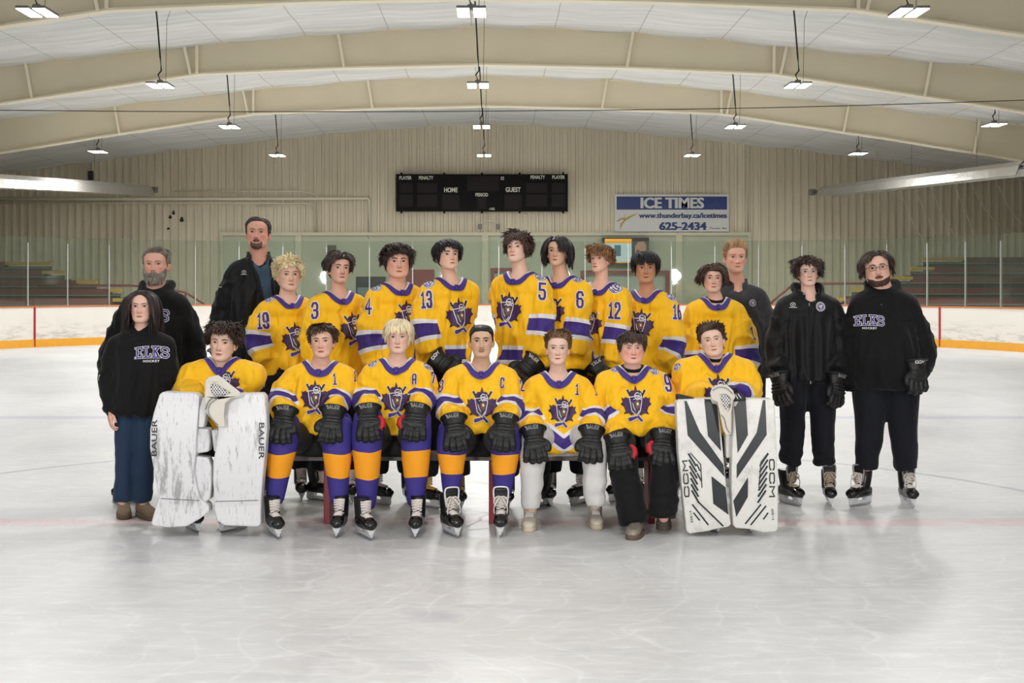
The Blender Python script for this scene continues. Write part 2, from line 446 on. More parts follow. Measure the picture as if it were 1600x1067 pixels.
def m_wall():
    m = bpy.data.materials.new('painted_steel_cladding'); m.use_nodes = True; t = NT(m)
    n = t.noise(.5, 4, t.worldpos((1, 1, .5)))
    sm = t.noise(6, 5, t.worldpos((1, 1, .12)), .6)
    c = t.ramp(n, [(.3, rgb(200, 189, 165)), (.7, rgb(213, 203, 180))])
    c = t.mix(t.math('MULTIPLY', t.ramp(sm, [(.55, (0, 0, 0, 1)), (.8, (1, 1, 1, 1))]), .35), c, rgb(156, 148, 128))
    t.color(c); t.b.inputs['Roughness'].default_value = .5; return m
M_WALL = m_wall()
def m_ceiling():
    m = bpy.data.materials.new('roof_insulation'); m.use_nodes = True; t = NT(m)
    P = t.worldpos(); sep = t.add('ShaderNodeSeparateXYZ'); t.link(P, sep.inputs[0])
    n = t.noise(1.2, 4, t.worldpos((.3, 3.0, 1)), .6)
    c = t.ramp(n, [(.35, rgb(206, 207, 204)), (.65, rgb(230, 230, 228))])
    fr = t.math('FRACT', t.math('DIVIDE', t.math('ADD', sep.outputs[0], 40.1), 1.76))
    seam = t.math('LESS_THAN', t.math('ABSOLUTE', t.math('SUBTRACT', fr, .5)), .008)
    t.color(t.mix(t.math('MULTIPLY', seam, .42), c, rgb(110, 105, 96)))
    t.b.inputs['Roughness'].default_value = .55
    t.bump(n, .9, .12); return m
M_CEIL = m_ceiling()
M_BEAM = mat('cream_painted_steel', rgb(228, 217, 190), .5, var=.05, vscale=1.5)
M_BEAM2 = mat('cream_flange_steel', rgb(238, 228, 202), .5)
def m_boards():
    m = bpy.data.materials.new('scuffed_white_dasher'); m.use_nodes = True; t = NT(m)
    P = t.worldpos(); sep = t.add('ShaderNodeSeparateXYZ'); t.link(P, sep.inputs[0])
    n = t.noise(5, 6, t.worldpos((.35, .35, 2.0)), .75)
    low = t.add('ShaderNodeMapRange'); t.link(sep.outputs[2], low.inputs[0]); low.inputs[1].default_value = .75; low.inputs[2].default_value = .2
    k = t.math('MULTIPLY', t.ramp(n, [(.48, (0, 0, 0, 1)), (.62, (1, 1, 1, 1))]), low.outputs[0])
    t.color(t.mix(t.math('MULTIPLY', k, .55), rgb(224, 220, 212), rgb(120, 116, 110)))
    t.b.inputs['Roughness'].default_value = .35; return m
M_BOARD = m_boards()
M_KICK = mat('yellow_kick_plate', rgb(226, 160, 40), .4, var=.1, vscale=8)
M_RED = mat('red_paint', rgb(170, 34, 40), .45)
M_RAIL = mat('orange_cap_rail', rgb(190, 110, 60), .45)
M_ALU = mat('aluminium', rgb(196, 198, 196), .35, .8)
def m_glass():
    m = bpy.data.materials.new('tempered_glass'); m.use_nodes = True; t = NT(m); n = t.n
    out = n['Material Output']
    tr = n.new('ShaderNodeBsdfTransparent'); tr.inputs[0].default_value = (.885, .92, .885, 1)
    gl = n.new('ShaderNodeBsdfGlossy'); gl.inputs['Roughness'].default_value = .02; gl.inputs[0].default_value = (1, 1, 1, 1)
    df = n.new('ShaderNodeBsdfDiffuse'); df.inputs[0].default_value = rgb(150, 164, 150)
    lw = n.new('ShaderNodeLayerWeight'); lw.inputs[0].default_value = .5; fz = t.math('ADD', t.math('MULTIPLY', t.math('POWER', lw.outputs[1], 5.0), .9), .035)
    m1 = n.new('ShaderNodeMixShader'); m2 = n.new('ShaderNodeMixShader')
    sm = t.noise(1.2, 5, t.worldpos((.4, .4, 2)))
    t.link(t.math('MULTIPLY', sm, .11), m2.inputs[0])
    t.link(fz, m1.inputs[0]); t.link(tr.outputs[0], m1.inputs[1]); t.link(gl.outputs[0], m1.inputs[2])
    t.link(m1.outputs[0], m2.inputs[1]); t.link(df.outputs[0], m2.inputs[2]); t.link(m2.outputs[0], out.inputs[0])
    return m
M_GLASS = m_glass()

# ---- ice sheet
G = MB(); G.add([(-19, -14, 0), (19, -14, 0), (19, 49, 0), (-19, 49, 0)], [(0, 1, 2, 3)])
structure(G.build('floor', M_ICE))
# concrete floor outside the boards lies a touch higher
# ---- rink outline (path of the boards, inner face)
def rink_path(off=0.0, y0=26.0):
    hw, r = 13.0 + off, 8.5 + off; P = []
    P.append((RX - hw, y0)); P.append((RX - hw, YE + off - r))
    for i in range(1, 25): a = math.pi - i / 24 * math.pi / 2; P.append((RX - hw + r + r * math.cos(a), YE + off - r + r * math.sin(a)))
    for i in range(0, 25): a = math.pi / 2 - i / 24 * math.pi / 2; P.append((RX + hw - r + r * math.cos(a), YE + off - r + r * math.sin(a)))
    P.append((RX + hw, y0)); return P
def strip(z0, z1, o0, o1, name, m):
    A, B = rink_path(o0), rink_path(o1); n = len(A); V = []; F = []
    for (a, b) in zip(A, B): V += [(a[0], a[1], z0), (b[0], b[1], z0), (b[0], b[1], z1), (a[0], a[1], z1)]
    for i in range(n - 1):
        for k in range(4): F.append((i * 4 + k, i * 4 + (k + 1) % 4, i * 4 + 4 + (k + 1) % 4, i * 4 + 4 + k))
    F.append((0, 1, 2, 3)); F.append((n * 4 - 4, n * 4 - 1, n * 4 - 2, n * 4 - 3))
    return V, F, m
boards = empty('rink_boards', (RX, YE, 0), 'long white dasher boards curving round the far end of the rink', 'rink boards')
for nm, (V, F, m) in {'white_panel': strip(.2, 1.02, 0, .12, '', M_BOARD), 'kick_plate': strip(0, .2, -.015, .12, '', M_KICK), 'cap_rail': strip(1.02, 1.06, -.02, .16, '', M_RAIL)}.items():
    mesh_ob(nm, V, F, m, boards, smooth=False, origin=(RX, YE, 0))
for sgn in (-1, 1):
    inset = 8.5 - math.sqrt(8.5 ** 2 - (8.5 - (YE - YG)) ** 2); x = RX + sgn * (13 - inset)
    MB().box((x, YG, .53), (.05, .06, 1.02), 0, rz=0).build('goal_line_mark', M_RED, boards, origin=(RX, YE, 0))
# ---- glass: panes and posts spaced along the boards
path = rink_path(.06); seg = []; acc = 0
for i in range(len(path) - 1):
    a, b = Vector(path[i]), Vector(path[i + 1]); seg.append((acc, a, b)); acc += (b - a).length
def along(s):
    for (s0, a, b) in reversed(seg):
        if s >= s0: L = (b - a).length; return a + (b - a) * min(1, (s - s0) / L)
mid = acc / 2; n_half = 16
shield = empty('safety_glass', (RX, YE + .06, 1.06), 'clear greenish safety glass panes on slim metal posts above the boards', 'rink glass')
for k in range(-n_half, n_half + 1):
    s = mid + (k - .25) * 1.225
    a = along(s - .61); b = along(s + .61)
    d = (b - a).normalized(); ang = math.atan2(d.y, d.x)
    MB().box(((a.x + b.x) / 2, (a.y + b.y) / 2, 1.06 + .89), ((b - a).length - .03, .012, 1.78), 0, rz=ang).build('pane', M_GLASS, shield, origin=(RX, YE + .06, 1.06))
    # one post of every pane at its left edge
    hgt = 1.62
    MB().box((a.x, a.y, 1.06 + hgt / 2), (.024, .05, hgt), 0, rz=ang).build('post', M_ALU, shield, origin=(RX, YE + .06, 1.06))

# ---- back wall, ribbed cladding
YW = 48.4
def roofz(x):
    a = abs(x - RX); return float(np.interp(a, [0, 3, 6.1, 10.5, 15, 19], [7.09, 6.97, 6.70, 6.22, 5.62, 5.1]))
def soffz(x):
    a = abs(x - RX); return float(np.interp(a, [0, 3, 6.1, 10.5, 13, 15, 19], [6.27, 6.2, 6.07, 5.41, 5.0, 4.66, 3.9]))
wb = MB(); prof = []; x = -18.5
per = .27
while x < 18.5:
    prof += [(x, YW), (x + .16, YW), (x + .18, YW - .045), (x + .25, YW - .045)]; x += per
prof.append((18.6, YW)); V = []; F = []
for (a, b) in prof: V += [(a, b, 0), (a, b, roofz(a) + .1)]
F = [(2 * i, 2 * i + 2, 2 * i + 3, 2 * i + 1) for i in range(len(prof) - 1)]
structure(mesh_ob('wall_back', V, F, M_WALL, smooth=False))
# side and front walls of the hall
for nm, P in (('wall_left', [(-18.6, -14, 0), (-18.6, 48.6, 0), (-18.6, 48.6, 5.4), (-18.6, -14, 5.4)]), ('wall_right', [(18.6, 48.6, 0), (18.6, -14, 0), (18.6, -14, 5.4), (18.6, 48.6, 5.4)]), ('wall_front', [(18.6, -14, 0), (-18.6, -14, 0), (-18.6, -14, 5.2), (0, -14, 7.3), (18.6, -14, 5.2)])):
    structure(mesh_ob(nm, P, [tuple(range(len(P)))], mat('plain_wall_paint', rgb(170, 164, 144), .7), smooth=False))
# roof lining: a skin that sags a little between purlins
xs = np.arange(-19, 19.01, .22); ys = np.arange(-14, 48.8, .35); V = []; F = []
for y in ys:
    for x in xs:
        ph = ((x + 40.1) / 1.76) % 1
        V.append((x, y, roofz(x) - .035 * (math.sin(math.pi * ((ph + .5) % 1)) ) + .02 * math.sin(y * 2.1 + x * .7) * math.sin(x * 1.3)))
nx = len(xs)
for j in range(len(ys) - 1):
    for i in range(nx - 1): F.append((j * nx + i, (j + 1) * nx + i, (j + 1) * nx + i + 1, j * nx + i + 1))
structure(mesh_ob('ceiling', V, F, M_CEIL, smooth=True))

# ---- roof frames
def frame(y, label):
    root = empty('roof_frame', (RX, y, 6.2), label, 'roof beam', 'tapered roof frames across the hall')
    X = [RX + s for s in (-19, -15, -13, -10.5, -8.3, -6.1, -3, 0, 3, 6.1, 8.3, 10.5, 13, 15, 19)]
    og = (RX, y, 6.2)
    w = MB(); n = len(X)
    for x in X: w.v += [(x, y - .012, soffz(x)), (x, y - .012, roofz(x) + .05), (x, y + .012, roofz(x) + .05), (x, y + .012, soffz(x))]
    for i in range(n - 1):
        for k in range(4): w.f.append((i * 4 + k, i * 4 + 4 + k, i * 4 + 4 + (k + 1) % 4, i * 4 + (k + 1) % 4)); w.m.append(0)
    w.build('web', M_BEAM, root, origin=og)
    f = MB()
    for i in range(n - 1):
        f.bar((X[i], y, soffz(X[i])), (X[i + 1] + .01, y, soffz(X[i + 1])), .24, .035)
        f.bar((X[i], y, roofz(X[i]) + .0), (X[i + 1], y, roofz(X[i + 1]) + .0), .22, .03)
    f.build('flange', M_BEAM2, root, origin=og)
    for s in (-12.9, -9.6, -6.25, -6.1, -3.0, 3.0, 6.1, 6.25, 9.3, 12.7):
        x = RX + s; z0, z1 = soffz(x), roofz(x)
        lean = .1 if abs(abs(s) - 6.1) > .01 else 0
        sg = -1 if s < 0 else 1
        MB().bar((x, y - .1, z0), (x + sg * lean * 1.3, y - .14, z1), .06, .06).build('brace', M_BEAM2, root, origin=og)
    return root
frame(16.2, 'cream tapered steel roof beam nearest the camera, cut by the top edge of the photo')
frame(23.2, 'cream tapered steel roof beam whose ends run off the top corners of the photo')
frame(30.2, 'cream tapered steel roof beam crossing above the team, the lower edge near the second lamp row')
frame(37.2, 'cream tapered steel roof beam farthest back, just before the ribbed end wall')

# ---- high bay lamps
M_LED = mat('lit_led_panel', (1, 1, 1, 1), .4, emit=(1, .99, .96, 1), estr=9)
M_DARK = mat('dark_cable_jacket', rgb(40, 38, 36), .6)
M_GREYM = mat('grey_cast_metal', rgb(120, 118, 112), .5, .4)
ROWS = {19.1: 'nearest lamp row', 26.1: 'second lamp row', 32.9: 'third lamp row', 40.1: 'farthest lamp row'}
SIDE = {-6.15: 'left of the middle', -0.32: 'in the middle', 5.55: 'right of the middle'}
for (x, y, k) in LAMPS:
    if y < 15 or x == -11.5: continue
    if y in ROWS: lab = 'twin-panel white LED hanging lamp %s of the %s' % (SIDE[x], ROWS[y])
    else: lab = {-10.9: 'twin-panel hanging lamp at the far left, above the silver heater', 10.1: 'twin-panel hanging lamp at the right, just before the ribbed wall', 11.4: 'twin-panel hanging lamp highest at the far right edge'}[x]
    o = empty('hanging_lamp', (x, y, LAMP_Z), lab, 'ceiling lamp', 'LED high bay lamps hung from the roof')
    og = (x, y, LAMP_Z)
    for s in (-1, 1):
        MB().box((x + s * .11, y, LAMP_Z), (.175, .62, .035), 0, bev=.008).build('housing', M_GREYM, o, origin=og)
        MB().box((x + s * .11, y, LAMP_Z - .022), (.16, .60, .012), 0, ry=s * .0).build('light_panel', M_LED, o, origin=og)
    zt = roofz(x) - .03
    MB().box((x, y, LAMP_Z + .05), (.1, .12, .07), 0, bev=.01).build('driver_box', M_GREYM, o, origin=og)
    MB().tube([(x, y, LAMP_Z + .08), (x - .04, y, LAMP_Z + .18), (x + .02, y, LAMP_Z + .26), (x, y, LAMP_Z + .5), (x - .05, y, zt - .3), (x - .08, y, zt)], .016, 6).build('cable', M_DARK, o, origin=og)
    MB().tube([(x + .1, y, LAMP_Z + .05), (x + .12, y, zt - .25), (x + .2, y, zt)], .004, 4).build('safety_wire', M_DARK, o, origin=og)

# ---- long steel wire across the hall
pts = [(-11.5, 29.0, 5.17), (-6, 29, 5.13), (0, 29, 5.14), (6, 29, 5.22), (12.5, 29, 5.42)]
tag(MB().tube(cat(pts, 5), .009, 5).build('steel_wire', M_DARK), 'thin dark wire strung across the hall just under the roof beams', 'wire')

# ---- infrared heaters
M_FOIL = mat('polished_reflector', rgb(190, 188, 182), .42, .8, var=.12, vscale=3, bump=.5, bscale=2.5, bdist=.05)
def heater(P0, P1, label, ext):
    P0, P1 = Vector(P0), Vector(P1); root = empty('radiant_heater', P0, label, 'heater'); d = (P1 - P0).normalized()
    side = Vector((0, 0, 1)).cross(d).normalized(); up = d.cross(side)
    prof = [(-.3, -.2), (-.22, .02), (-.1, .14), (.1, .14), (.22, .02), (.3, -.2), (.28, -.2), (.2, 0), (.09, .115), (-.09, .115), (-.2, 0), (-.28, -.2)]
    V = [P + side * a + up * b for P in (P0, P1) for (a, b) in prof]; n = len(prof)
    F = [(i, (i + 1) % n, n + (i + 1) % n, n + i) for i in range(n)]
    mesh_ob('reflector', V, F, M_FOIL, root, smooth=False, origin=P0)
    MB().tube([P0 - d * .1, P1 + d * ext], .05, 10).build('burner_tube', mat('dull_steel_tube', rgb(120, 114, 104), .5, .6), root, smooth=True, origin=P0)
    MB().box(P1 + d * ext, (.22, .2, .2), 0, bev=.03).build('burner_box', M_GREYM, root, origin=P0)
    for k in (.2, .5, .8):
        p = P0.lerp(P1, k); MB().bar(p + up * .12, (p.x, p.y, roofz(p.x)), .006).build('hanger', M_DARK, root, origin=P0)
heater((-12.9, 22, 3.55), (-12.6 + 1.2, 46.4, 4.72), 'long silver radiant heater hung at the left, running towards the end wall', .9)
heater((12.9, 34.5, 4.47), (10.55, 45.6, 4.62), 'long silver radiant heater hung at the right behind the netting', .9)

# ---- conduits on the back wall
M_COND = mat('painted_conduit', rgb(220, 212, 190), .45)
yw = YW - .12
def wp(x, y, d=YW - .12): p = px(x, y, d); return (p.x, p.y, p.z)
def conduit(pts, r, label, d=YW - .12):
    tag(MB().tube([wp(x, y, d) for x, y in pts], r, 8).build('conduit_pipe', M_COND, smooth=True), label, 'pipe', 'pipes on the end wall')
conduit([(-60, 311), (200, 311), (560, 310), (574, 310), (577, 313), (577, 372)], .05, 'thickest cream pipe, turning down at the right above the lower panels')
conduit([(272, 299), (470, 299), (484, 301), (496, 306), (496, 368)], .025, 'thin upper cream pipe with a rounded bend down')
conduit([(-60, 317), (300, 317), (480, 318), (492, 322), (492, 366)], .025, 'thin pipe running close below the thickest pipe')
conduit([(400, 322), (465, 321), (476, 324), (477, 366)], .02, 'short thin pipe bending down left of the other drops')
conduit([(1169, 230), (1171, 233), (1171, 240), (1168, 250), (1168, 362)], .03, 'vertical pipe at the right of the ice times sign')
# pair of flood lamps under the scoreboard
fl = empty('emergency_light', wp(764, 352), 'pair of small lamp heads on a curved bracket under the scoreboard', 'lamp')
og = wp(764, 352)
MB().tube([wp(x, y) for x, y in ((750, 352), (753, 347), (764, 345), (775, 347), (779, 352))], .02, 6).build('bracket', M_COND, fl, True, og)
for x in (750, 778): MB().box(wp(x, 354), (.12, .12, .16), 0, bev=.03).build('lamp_head', M_GREYM, fl, origin=og)

# ---- lower wall with recessed panels
M_PANEL = mat('pale_green_wall_panel', rgb(176, 178, 156), .5, var=.04, vscale=2)
M_TRIM = mat('pale_trim', rgb(196, 192, 166), .45)
d1 = YW - .07
def wrect(x0, y0, x1, y1, d, th, name, m, lab=None, cat_=None, parent=None, og=None, group=None):
    a, b = px(x0, y1, d), px(x1, y0, d)
    o = MB().box(((a.x + b.x) / 2, d + th / 2, (a.z + b.z) / 2), (b.x - a.x, th, b.z - a.z)).build(name, m, parent, origin=og)
    if lab: tag(o, lab, cat_, group)
    return o
structure(wrect(348, 368, 1172, 520, d1 - .02, .06, 'trim_1', M_PANEL))
structure(wrect(344, 363, 1174, 368, d1 - .12, .16, 'trim_2', M_TRIM))
for i, x in enumerate((346, 466, 758, 1061, 1172)):
    w = 5 if i not in (0, 4) else 2
    structure(wrect(x - w, 366, x + w, 520, d1 - .1, .1, 'trim_%d' % (3 + i), M_TRIM))
for i, (x, y) in enumerate(((600, 400), (905, 398), (1110, 392))):
    pass
# things behind the glass
DL = 46.6
og = wp(578, 476, DL); fr = empty('drinks_fridge', (og[0], og[1], 0), 'black glass-front drinks fridge with lit bottles behind the end glass', 'fridge'); o2 = (og[0], og[1], 0)
p0, p1 = px(556, 432, DL), px(601, 476, DL)
MB().box(((p0.x + p1.x) / 2, DL + .3, p0.z / 2 + .0), (p1.x - p0.x, .6, p0.z), 0, bev=.02).build('cabinet', mat('black_fridge', rgb(26, 28, 28), .4), fr, origin=o2)
MB().box(((p0.x + p1.x) / 2, DL - .01, p0.z * .5), (p1.x - p0.x - .12, .02, p0.z * .62)).build('lit_window', mat('fridge_lit_shelves', rgb(70, 80, 78), .2, emit=rgb(120, 140, 140), estr=.35), fr, origin=o2)
for r in range(2):
    for c in range(8):
        MB().tube([(p0.x + .16 + c * .09, DL - .04, .78 + r * .28), (p0.x + .16 + c * .09, DL - .04, .95 + r * .28), (p0.x + .16 + c * .09, DL - .04, .99 + r * .28)], [.03, .03, .012], 6).build('bottle', mat('green_bottle', rgb(60, 90, 70), .3), fr, origin=o2)
M_MAROON = mat('maroon_paint', rgb(110, 34, 38), .5)
p0, p1 = px(634, 421, DL), px(678, 476, DL)
cb = empty('cabinet', ((p0.x + p1.x) / 2, DL, 0), 'dark red cabinet behind the glass between two players of the back row', 'cabinet')
MB().box(((p0.x + p1.x) / 2, DL + .25, p0.z / 2), (p1.x - p0.x, .5, p0.z), 0, bev=.015).build('body', M_MAROON, cb, origin=cb.location)
MB().box(((p0.x + p1.x) / 2, DL - .01, p0.z * .62), (.5, .02, .3)).build('notice', mat('off_white', rgb(200, 196, 186), .6), cb, origin=cb.location)
for (xa, xb, yt, lab) in ((769, 803, 419, 'dark red door frame behind the glass left of number 5'), (910, 1043, 423, 'wide dark red frame behind the glass behind number 12')):
    a, b = px(xa, yt, DL), px(xb, yt, DL); t = empty('maroon_frame', ((a.x + b.x) / 2, DL, 0), lab, 'door frame', 'dark red frames behind the end glass')
    for x in (a.x, b.x): MB().box((x, DL, a.z / 2), (.12, .12, a.z)).build('jamb', M_MAROON, t, origin=t.location)
    MB().box(((a.x + b.x) / 2, DL, a.z - .05), (b.x - a.x, .14, .12)).build('lintel', M_MAROON, t, origin=t.location)
    MB().box(((a.x + b.x) / 2, DL + .1, a.z / 2), (b.x - a.x - .1, .02, a.z - .2)).build('door_leaf', mat('grey_green_leaf', rgb(140, 146, 132), .5), t, origin=t.location)
# poster screen
og = wp(978, 391, DL + 1.2)
tv = empty('advert_screen', og, 'wall poster, orange topped page beside a dark photo of hands, behind number 12', 'poster')
wrect(942, 371, 1014, 412, DL + 1.25, .5, 'frame', mat('black_plastic', rgb(30, 26, 26), .4), parent=tv, og=og)
wrect(945, 379, 987, 409, DL + 1.23, .02, 'page', mat('poster_page', rgb(196, 214, 220), .5, emit=rgb(180, 200, 206), estr=.3), parent=tv, og=og)
wrect(945, 373, 987, 380, DL + 1.22, .03, 'orange_banner', mat('poster_orange', rgb(236, 170, 40), .5, emit=rgb(236, 170, 40), estr=.3), parent=tv, og=og)
wrect(960, 383, 970, 400, DL + 1.21, .03, 'page_picture', mat('poster_teal', rgb(90, 130, 140), .5), parent=tv, og=og)
wrect(945, 409, 987, 411, DL + 1.22, .03, 'page_footer', MATS['poster_orange'], parent=tv, og=og)
V, F = poly2d([(992, 385), (997, 378), (1006, 377), (1010, 383), (1009, 396), (1004, 400), (1001, 392), (996, 390), (992, 396)])
mesh_ob('photo_hands', [wp(x, y, DL + 1.235) for x, y in V], F, mat('poster_skin', rgb(186, 134, 110), .5), tv, origin=og, smooth=False)
og = wp(518, 390, DL + 1)
sp = tag(wrect(512, 383, 524, 396, DL + 1, .3, 'wall_speaker', mat('brown_speaker_case', rgb(60, 48, 42), .5)), 'small dark wall speaker above and left of number 3', 'speaker')

# ---- scoreboard
og = wp(753, 301, YW - .3); sb = empty('scoreboard', og, 'long black scoreboard with white headings on the end wall', 'scoreboard')
DS = YW - .32
M_SB = mat('scoreboard_black', rgb(20, 19, 20), .7, spec=.15); M_SBP = mat('unlit_display', rgb(42, 36, 39), .7, spec=.15, var=.15, vscale=30)
M_WTXT = mat('white_lettering', rgb(222, 220, 210), .5)
wrect(619, 272, 887, 330, DS, .25, 'case', M_SB, parent=sb, og=og)
for (a, b, c, d) in ((624, 286, 645, 301), (652, 286, 683, 301), (624, 304, 645, 323), (652, 304, 683, 323), (691, 304, 718, 327), (730, 275, 780, 298), (746, 308, 760, 327), (788, 304, 815, 327), (822, 286, 855, 301), (862, 286, 883, 301), (822, 304, 855, 323), (862, 304, 883, 323)):
    wrect(a, b, c, d, DS - .012, .012, 'display', M_SBP, parent=sb, og=og)
def wtext(s, x0, x1, y0, y1, d, m, parent, og, bold=.02, name='lettering', align=0):
    a, b = px(x0, y1, d), px(x1, y0, d)
    V, F = fit(text2d(s, 1, min(bold, .018)), b.x - a.x, b.z - a.z, (a.x + b.x) / 2, (a.z + b.z) / 2)
    k = max(0, bold - .025) * (b.z - a.z) * 1.3; mb = MB()
    for i, dx in enumerate((-k, 0, k) if k > 0 else (0,)): mb.add([(x * 1.0 + dx, d - .0004 * i, z) for x, z in V], F)
    return mb.build(name, m, parent, origin=og)
for (s, a, b, c, d) in (('PLAYER', 624, 643, 275, 280.5), ('PENALTY', 654.5, 677, 275, 280.5), ('HOME', 694, 715, 293, 300.5), ('PERIOD', 743, 762.5, 301.5, 307), ('GUEST', 790, 813.5, 292.5, 300), ('PENALTY', 829, 851.5, 274, 279.5), ('PLAYER', 863, 882.5, 274, 279.5), ('-OES', 764, 773, 324.5, 328)):
    wtext(s, a, b, c, d, DS - .02, M_WTXT, sb, og, .03)
for (x, y) in ((783.5, 277), (786.5, 277), (783.5, 280), (786.5, 280)): wrect(x - .9, y - .9, x + .9, y + .9, DS - .02, .01, 'indicator', M_WTXT, parent=sb, og=og)
for x in (627, 694, 753, 812, 880):
    for y in (271, 331.5): wrect(x - 1.5, y - 1.5, x + 1.5, y + 1.5, DS + .05, .1, 'clip', M_SB, parent=sb, og=og)

# ---- ice times sign
og = wp(1049, 333, YW - .2); sg = empty('banner_sign', og, 'white and blue ice times sign with phone number on the end wall', 'sign'); DG = YW - .14
M_SIGN = mat('sign_white', rgb(204, 204, 200), .5); M_NAVY = mat('sign_navy', rgb(34, 52, 112), .5)
wrect(960.5, 303.5, 1139, 362, DG, .06, 'panel', M_SIGN, parent=sg, og=og)
wrect(963.5, 307, 1136, 327.5, DG - .008, .01, 'blue_band', M_NAVY, parent=sg, og=og)
wtext('ICE TIMES', 1001.5, 1099.5, 308.5, 325.5, DG - .015, M_SIGN, sg, og, .06)
wtext('www.thunderbay.ca/icetimes', 998.5, 1135.5, 332.5, 343, DG - .015, M_NAVY, sg, og, .05)
wtext('625-2434', 1030.5, 1103.5, 347, 359.5, DG - .015, M_NAVY, sg, og, .07)
wtext('Thunder  Bay', 1108.5, 1136, 355, 358.8, DG - .015, mat('dark_text', rgb(50, 50, 60), .5), sg, og, .0)
ST = [(962.5, 346), (969, 341), (975, 340), (978.5, 331), (976, 341), (985, 337), (998, 332.5), (985, 340), (976, 346), (968, 359), (970.5, 345.5)]
V, F = poly2d(ST); mesh_ob('star_emblem', [wp(x, y, DG - .012) for x, y in V], F, mat('gold_emblem', rgb(176, 146, 70), .5), sg, origin=og, smooth=False)
ST = [(968, 344), (972, 343), (974.5, 343.5), (971, 349)]
V, F = poly2d(ST); mesh_ob('star_highlight', [wp(x, y, DG - .016) for x, y in V], F, M_SIGN, sg, origin=og, smooth=False)

# ---- bleachers behind the glass
M_YEL = mat('yellow_bench_paint', rgb(190, 150, 50), .5); M_CONC = mat('bleacher_concrete', rgb(66, 58, 52), .8, var=.1)
def bleacher(side, rows, label):
    root = empty('bleacher', (side * 15, 45, 0), label, 'bleacher', 'stands behind the end boards'); og = (side * 15, 45, 0)
    for k, (yt, xe, xy, d) in enumerate(rows):
        z = px(0, yt, d).z; x_end = px(xe, 0, d).x; x_y = px(xy, 0, d).x; xo = side * 18.4
        if abs(x_y - xo) > .2:
            MB().box(((xo + x_y) / 2, d, z - .09), (abs(x_y - xo), .3, .18), 0).build('bench_board', M_MAROON, root, origin=og)
        MB().box(((x_end + x_y) / 2, d, z - .05), (abs(x_end - x_y), .3, .10), 0).build('aisle_board', M_YEL, root, origin=og)
        MB().box(((xo + x_end) / 2, d + .35, z - .3), (abs(x_end - xo), .62, .06), 0).build('tread', M_CONC, root, origin=og)
        MB().box(((xo + x_end) / 2, d + .1, z - .3), (abs(x_end - xo) - .1, .04, .3), 0).build('riser', mat('dark_under_seat', rgb(46, 34, 32), .8), root, origin=og)
        MB().box(((xo + x_end) / 2, d - .16, z - .20), (abs(x_end - xo), .02, .03), 0).build('edge_strip', mat('dull_strip', rgb(130, 124, 116), .6), root, origin=og)
    return root
bleacher(-1, [(466, 205, 178, 42.6), (451, 190, 174, 43.4), (438, 152, 121, 44.2), (423, 102, 68, 45.0), (409, 82, 10, 45.8)], 'maroon and yellow bench rows at the left, behind the end glass')
bleacher(1, [(465, 1302, 1318, 42.6), (449, 1330, 1378, 43.4), (432, 1378, 1424, 44.2), (417, 1422, 1458, 45.0), (402, 1442, 1506, 45.8)], 'maroon and yellow bench rows at the right, behind the end glass')
def rail(pts, d, label):
    o = empty('hand_rail', wp(pts[0][0], pts[0][1], d), label, 'railing'); og = o.location
    MB().tube([wp(x, y, d) for x, y in pts], .035, 8).build('rail', M_MAROON, o, True, og)
    p = wp(pts[-1][0], pts[-1][1], d); MB().bar(p, (p[0], p[1], 0), .06).build('rail_post', M_MAROON, o, origin=og)
    p = wp(pts[len(pts) // 2][0], pts[len(pts) // 2][1], d); MB().bar(p, (p[0], p[1], 0), .06).build('rail_post', M_MAROON, o, origin=og)
rail([(60, 446), (200, 446), (250, 449), (290, 457), (318, 474), (322, 482)], 41.9, 'dark red hand rail in front of the left stand')
rail([(1400, 443), (1326, 443), (1243, 443), (1232, 450), (1206, 472)], 41.9, 'dark red hand rail in front of the right stand')
# round white flash reflections seen in the photo are left to the glass itself
# ---- netting at the right
def net_mat():
    m = bpy.data.materials.new('white_net_cord'); m.use_nodes = True; NT(m).b.inputs['Base Color'].default_value = rgb(190, 184, 166); return m
nm_ = net_mat(); root = empty('protective_net', (12, 44.5, 4), 'loose white protective netting bunched beside the right-hand heater', 'net')
mb = MB()
for (pts) in ([(1370, 236), (1372, 280), (1376, 325)], [(1396, 248), (1404, 290), (1428, 350), (1450, 385)], [(1446, 268), (1470, 330), (1500, 382)], [(1480, 262), (1500, 310), (1520, 356), (1545, 385)], [(1520, 292), (1545, 335), (1580, 362), (1602, 362)], [(1560, 290), (1580, 330), (1600, 352)], [(1430, 296), (1450, 340), (1466, 372)]):
    mb.tube(cat([tuple(px(x, y, 44.4)) for x, y in pts], 4), .012, 4)
mb.build('gathered_cord', nm_, root, origin=(12, 44.5, 4))
mb = MB()
for i in range(11):
    a = px(1369 + i * .9, 238 + i, 44.3)
    mb.bar(tuple(a), (a.x + .04, a.y, a.z - 1.5), .005)
for j in range(30):
    a = px(1369, 240, 44.3); mb.bar((a.x, a.y, a.z - j * .05), (a.x + .24, a.y, a.z - j * .05 - .08), .005)
mb.build('mesh_panel', nm_, root, origin=(12, 44.5, 4))
tag(MB().tube(cat([tuple(px(x, y, 44)) for x, y in ((1462, 236), (1500, 244), (1550, 249), (1612, 246))], 6), .012, 5).build('net_rope', M_COND), 'slack pale rope sagging under the farthest roof beam at the right', 'rope')
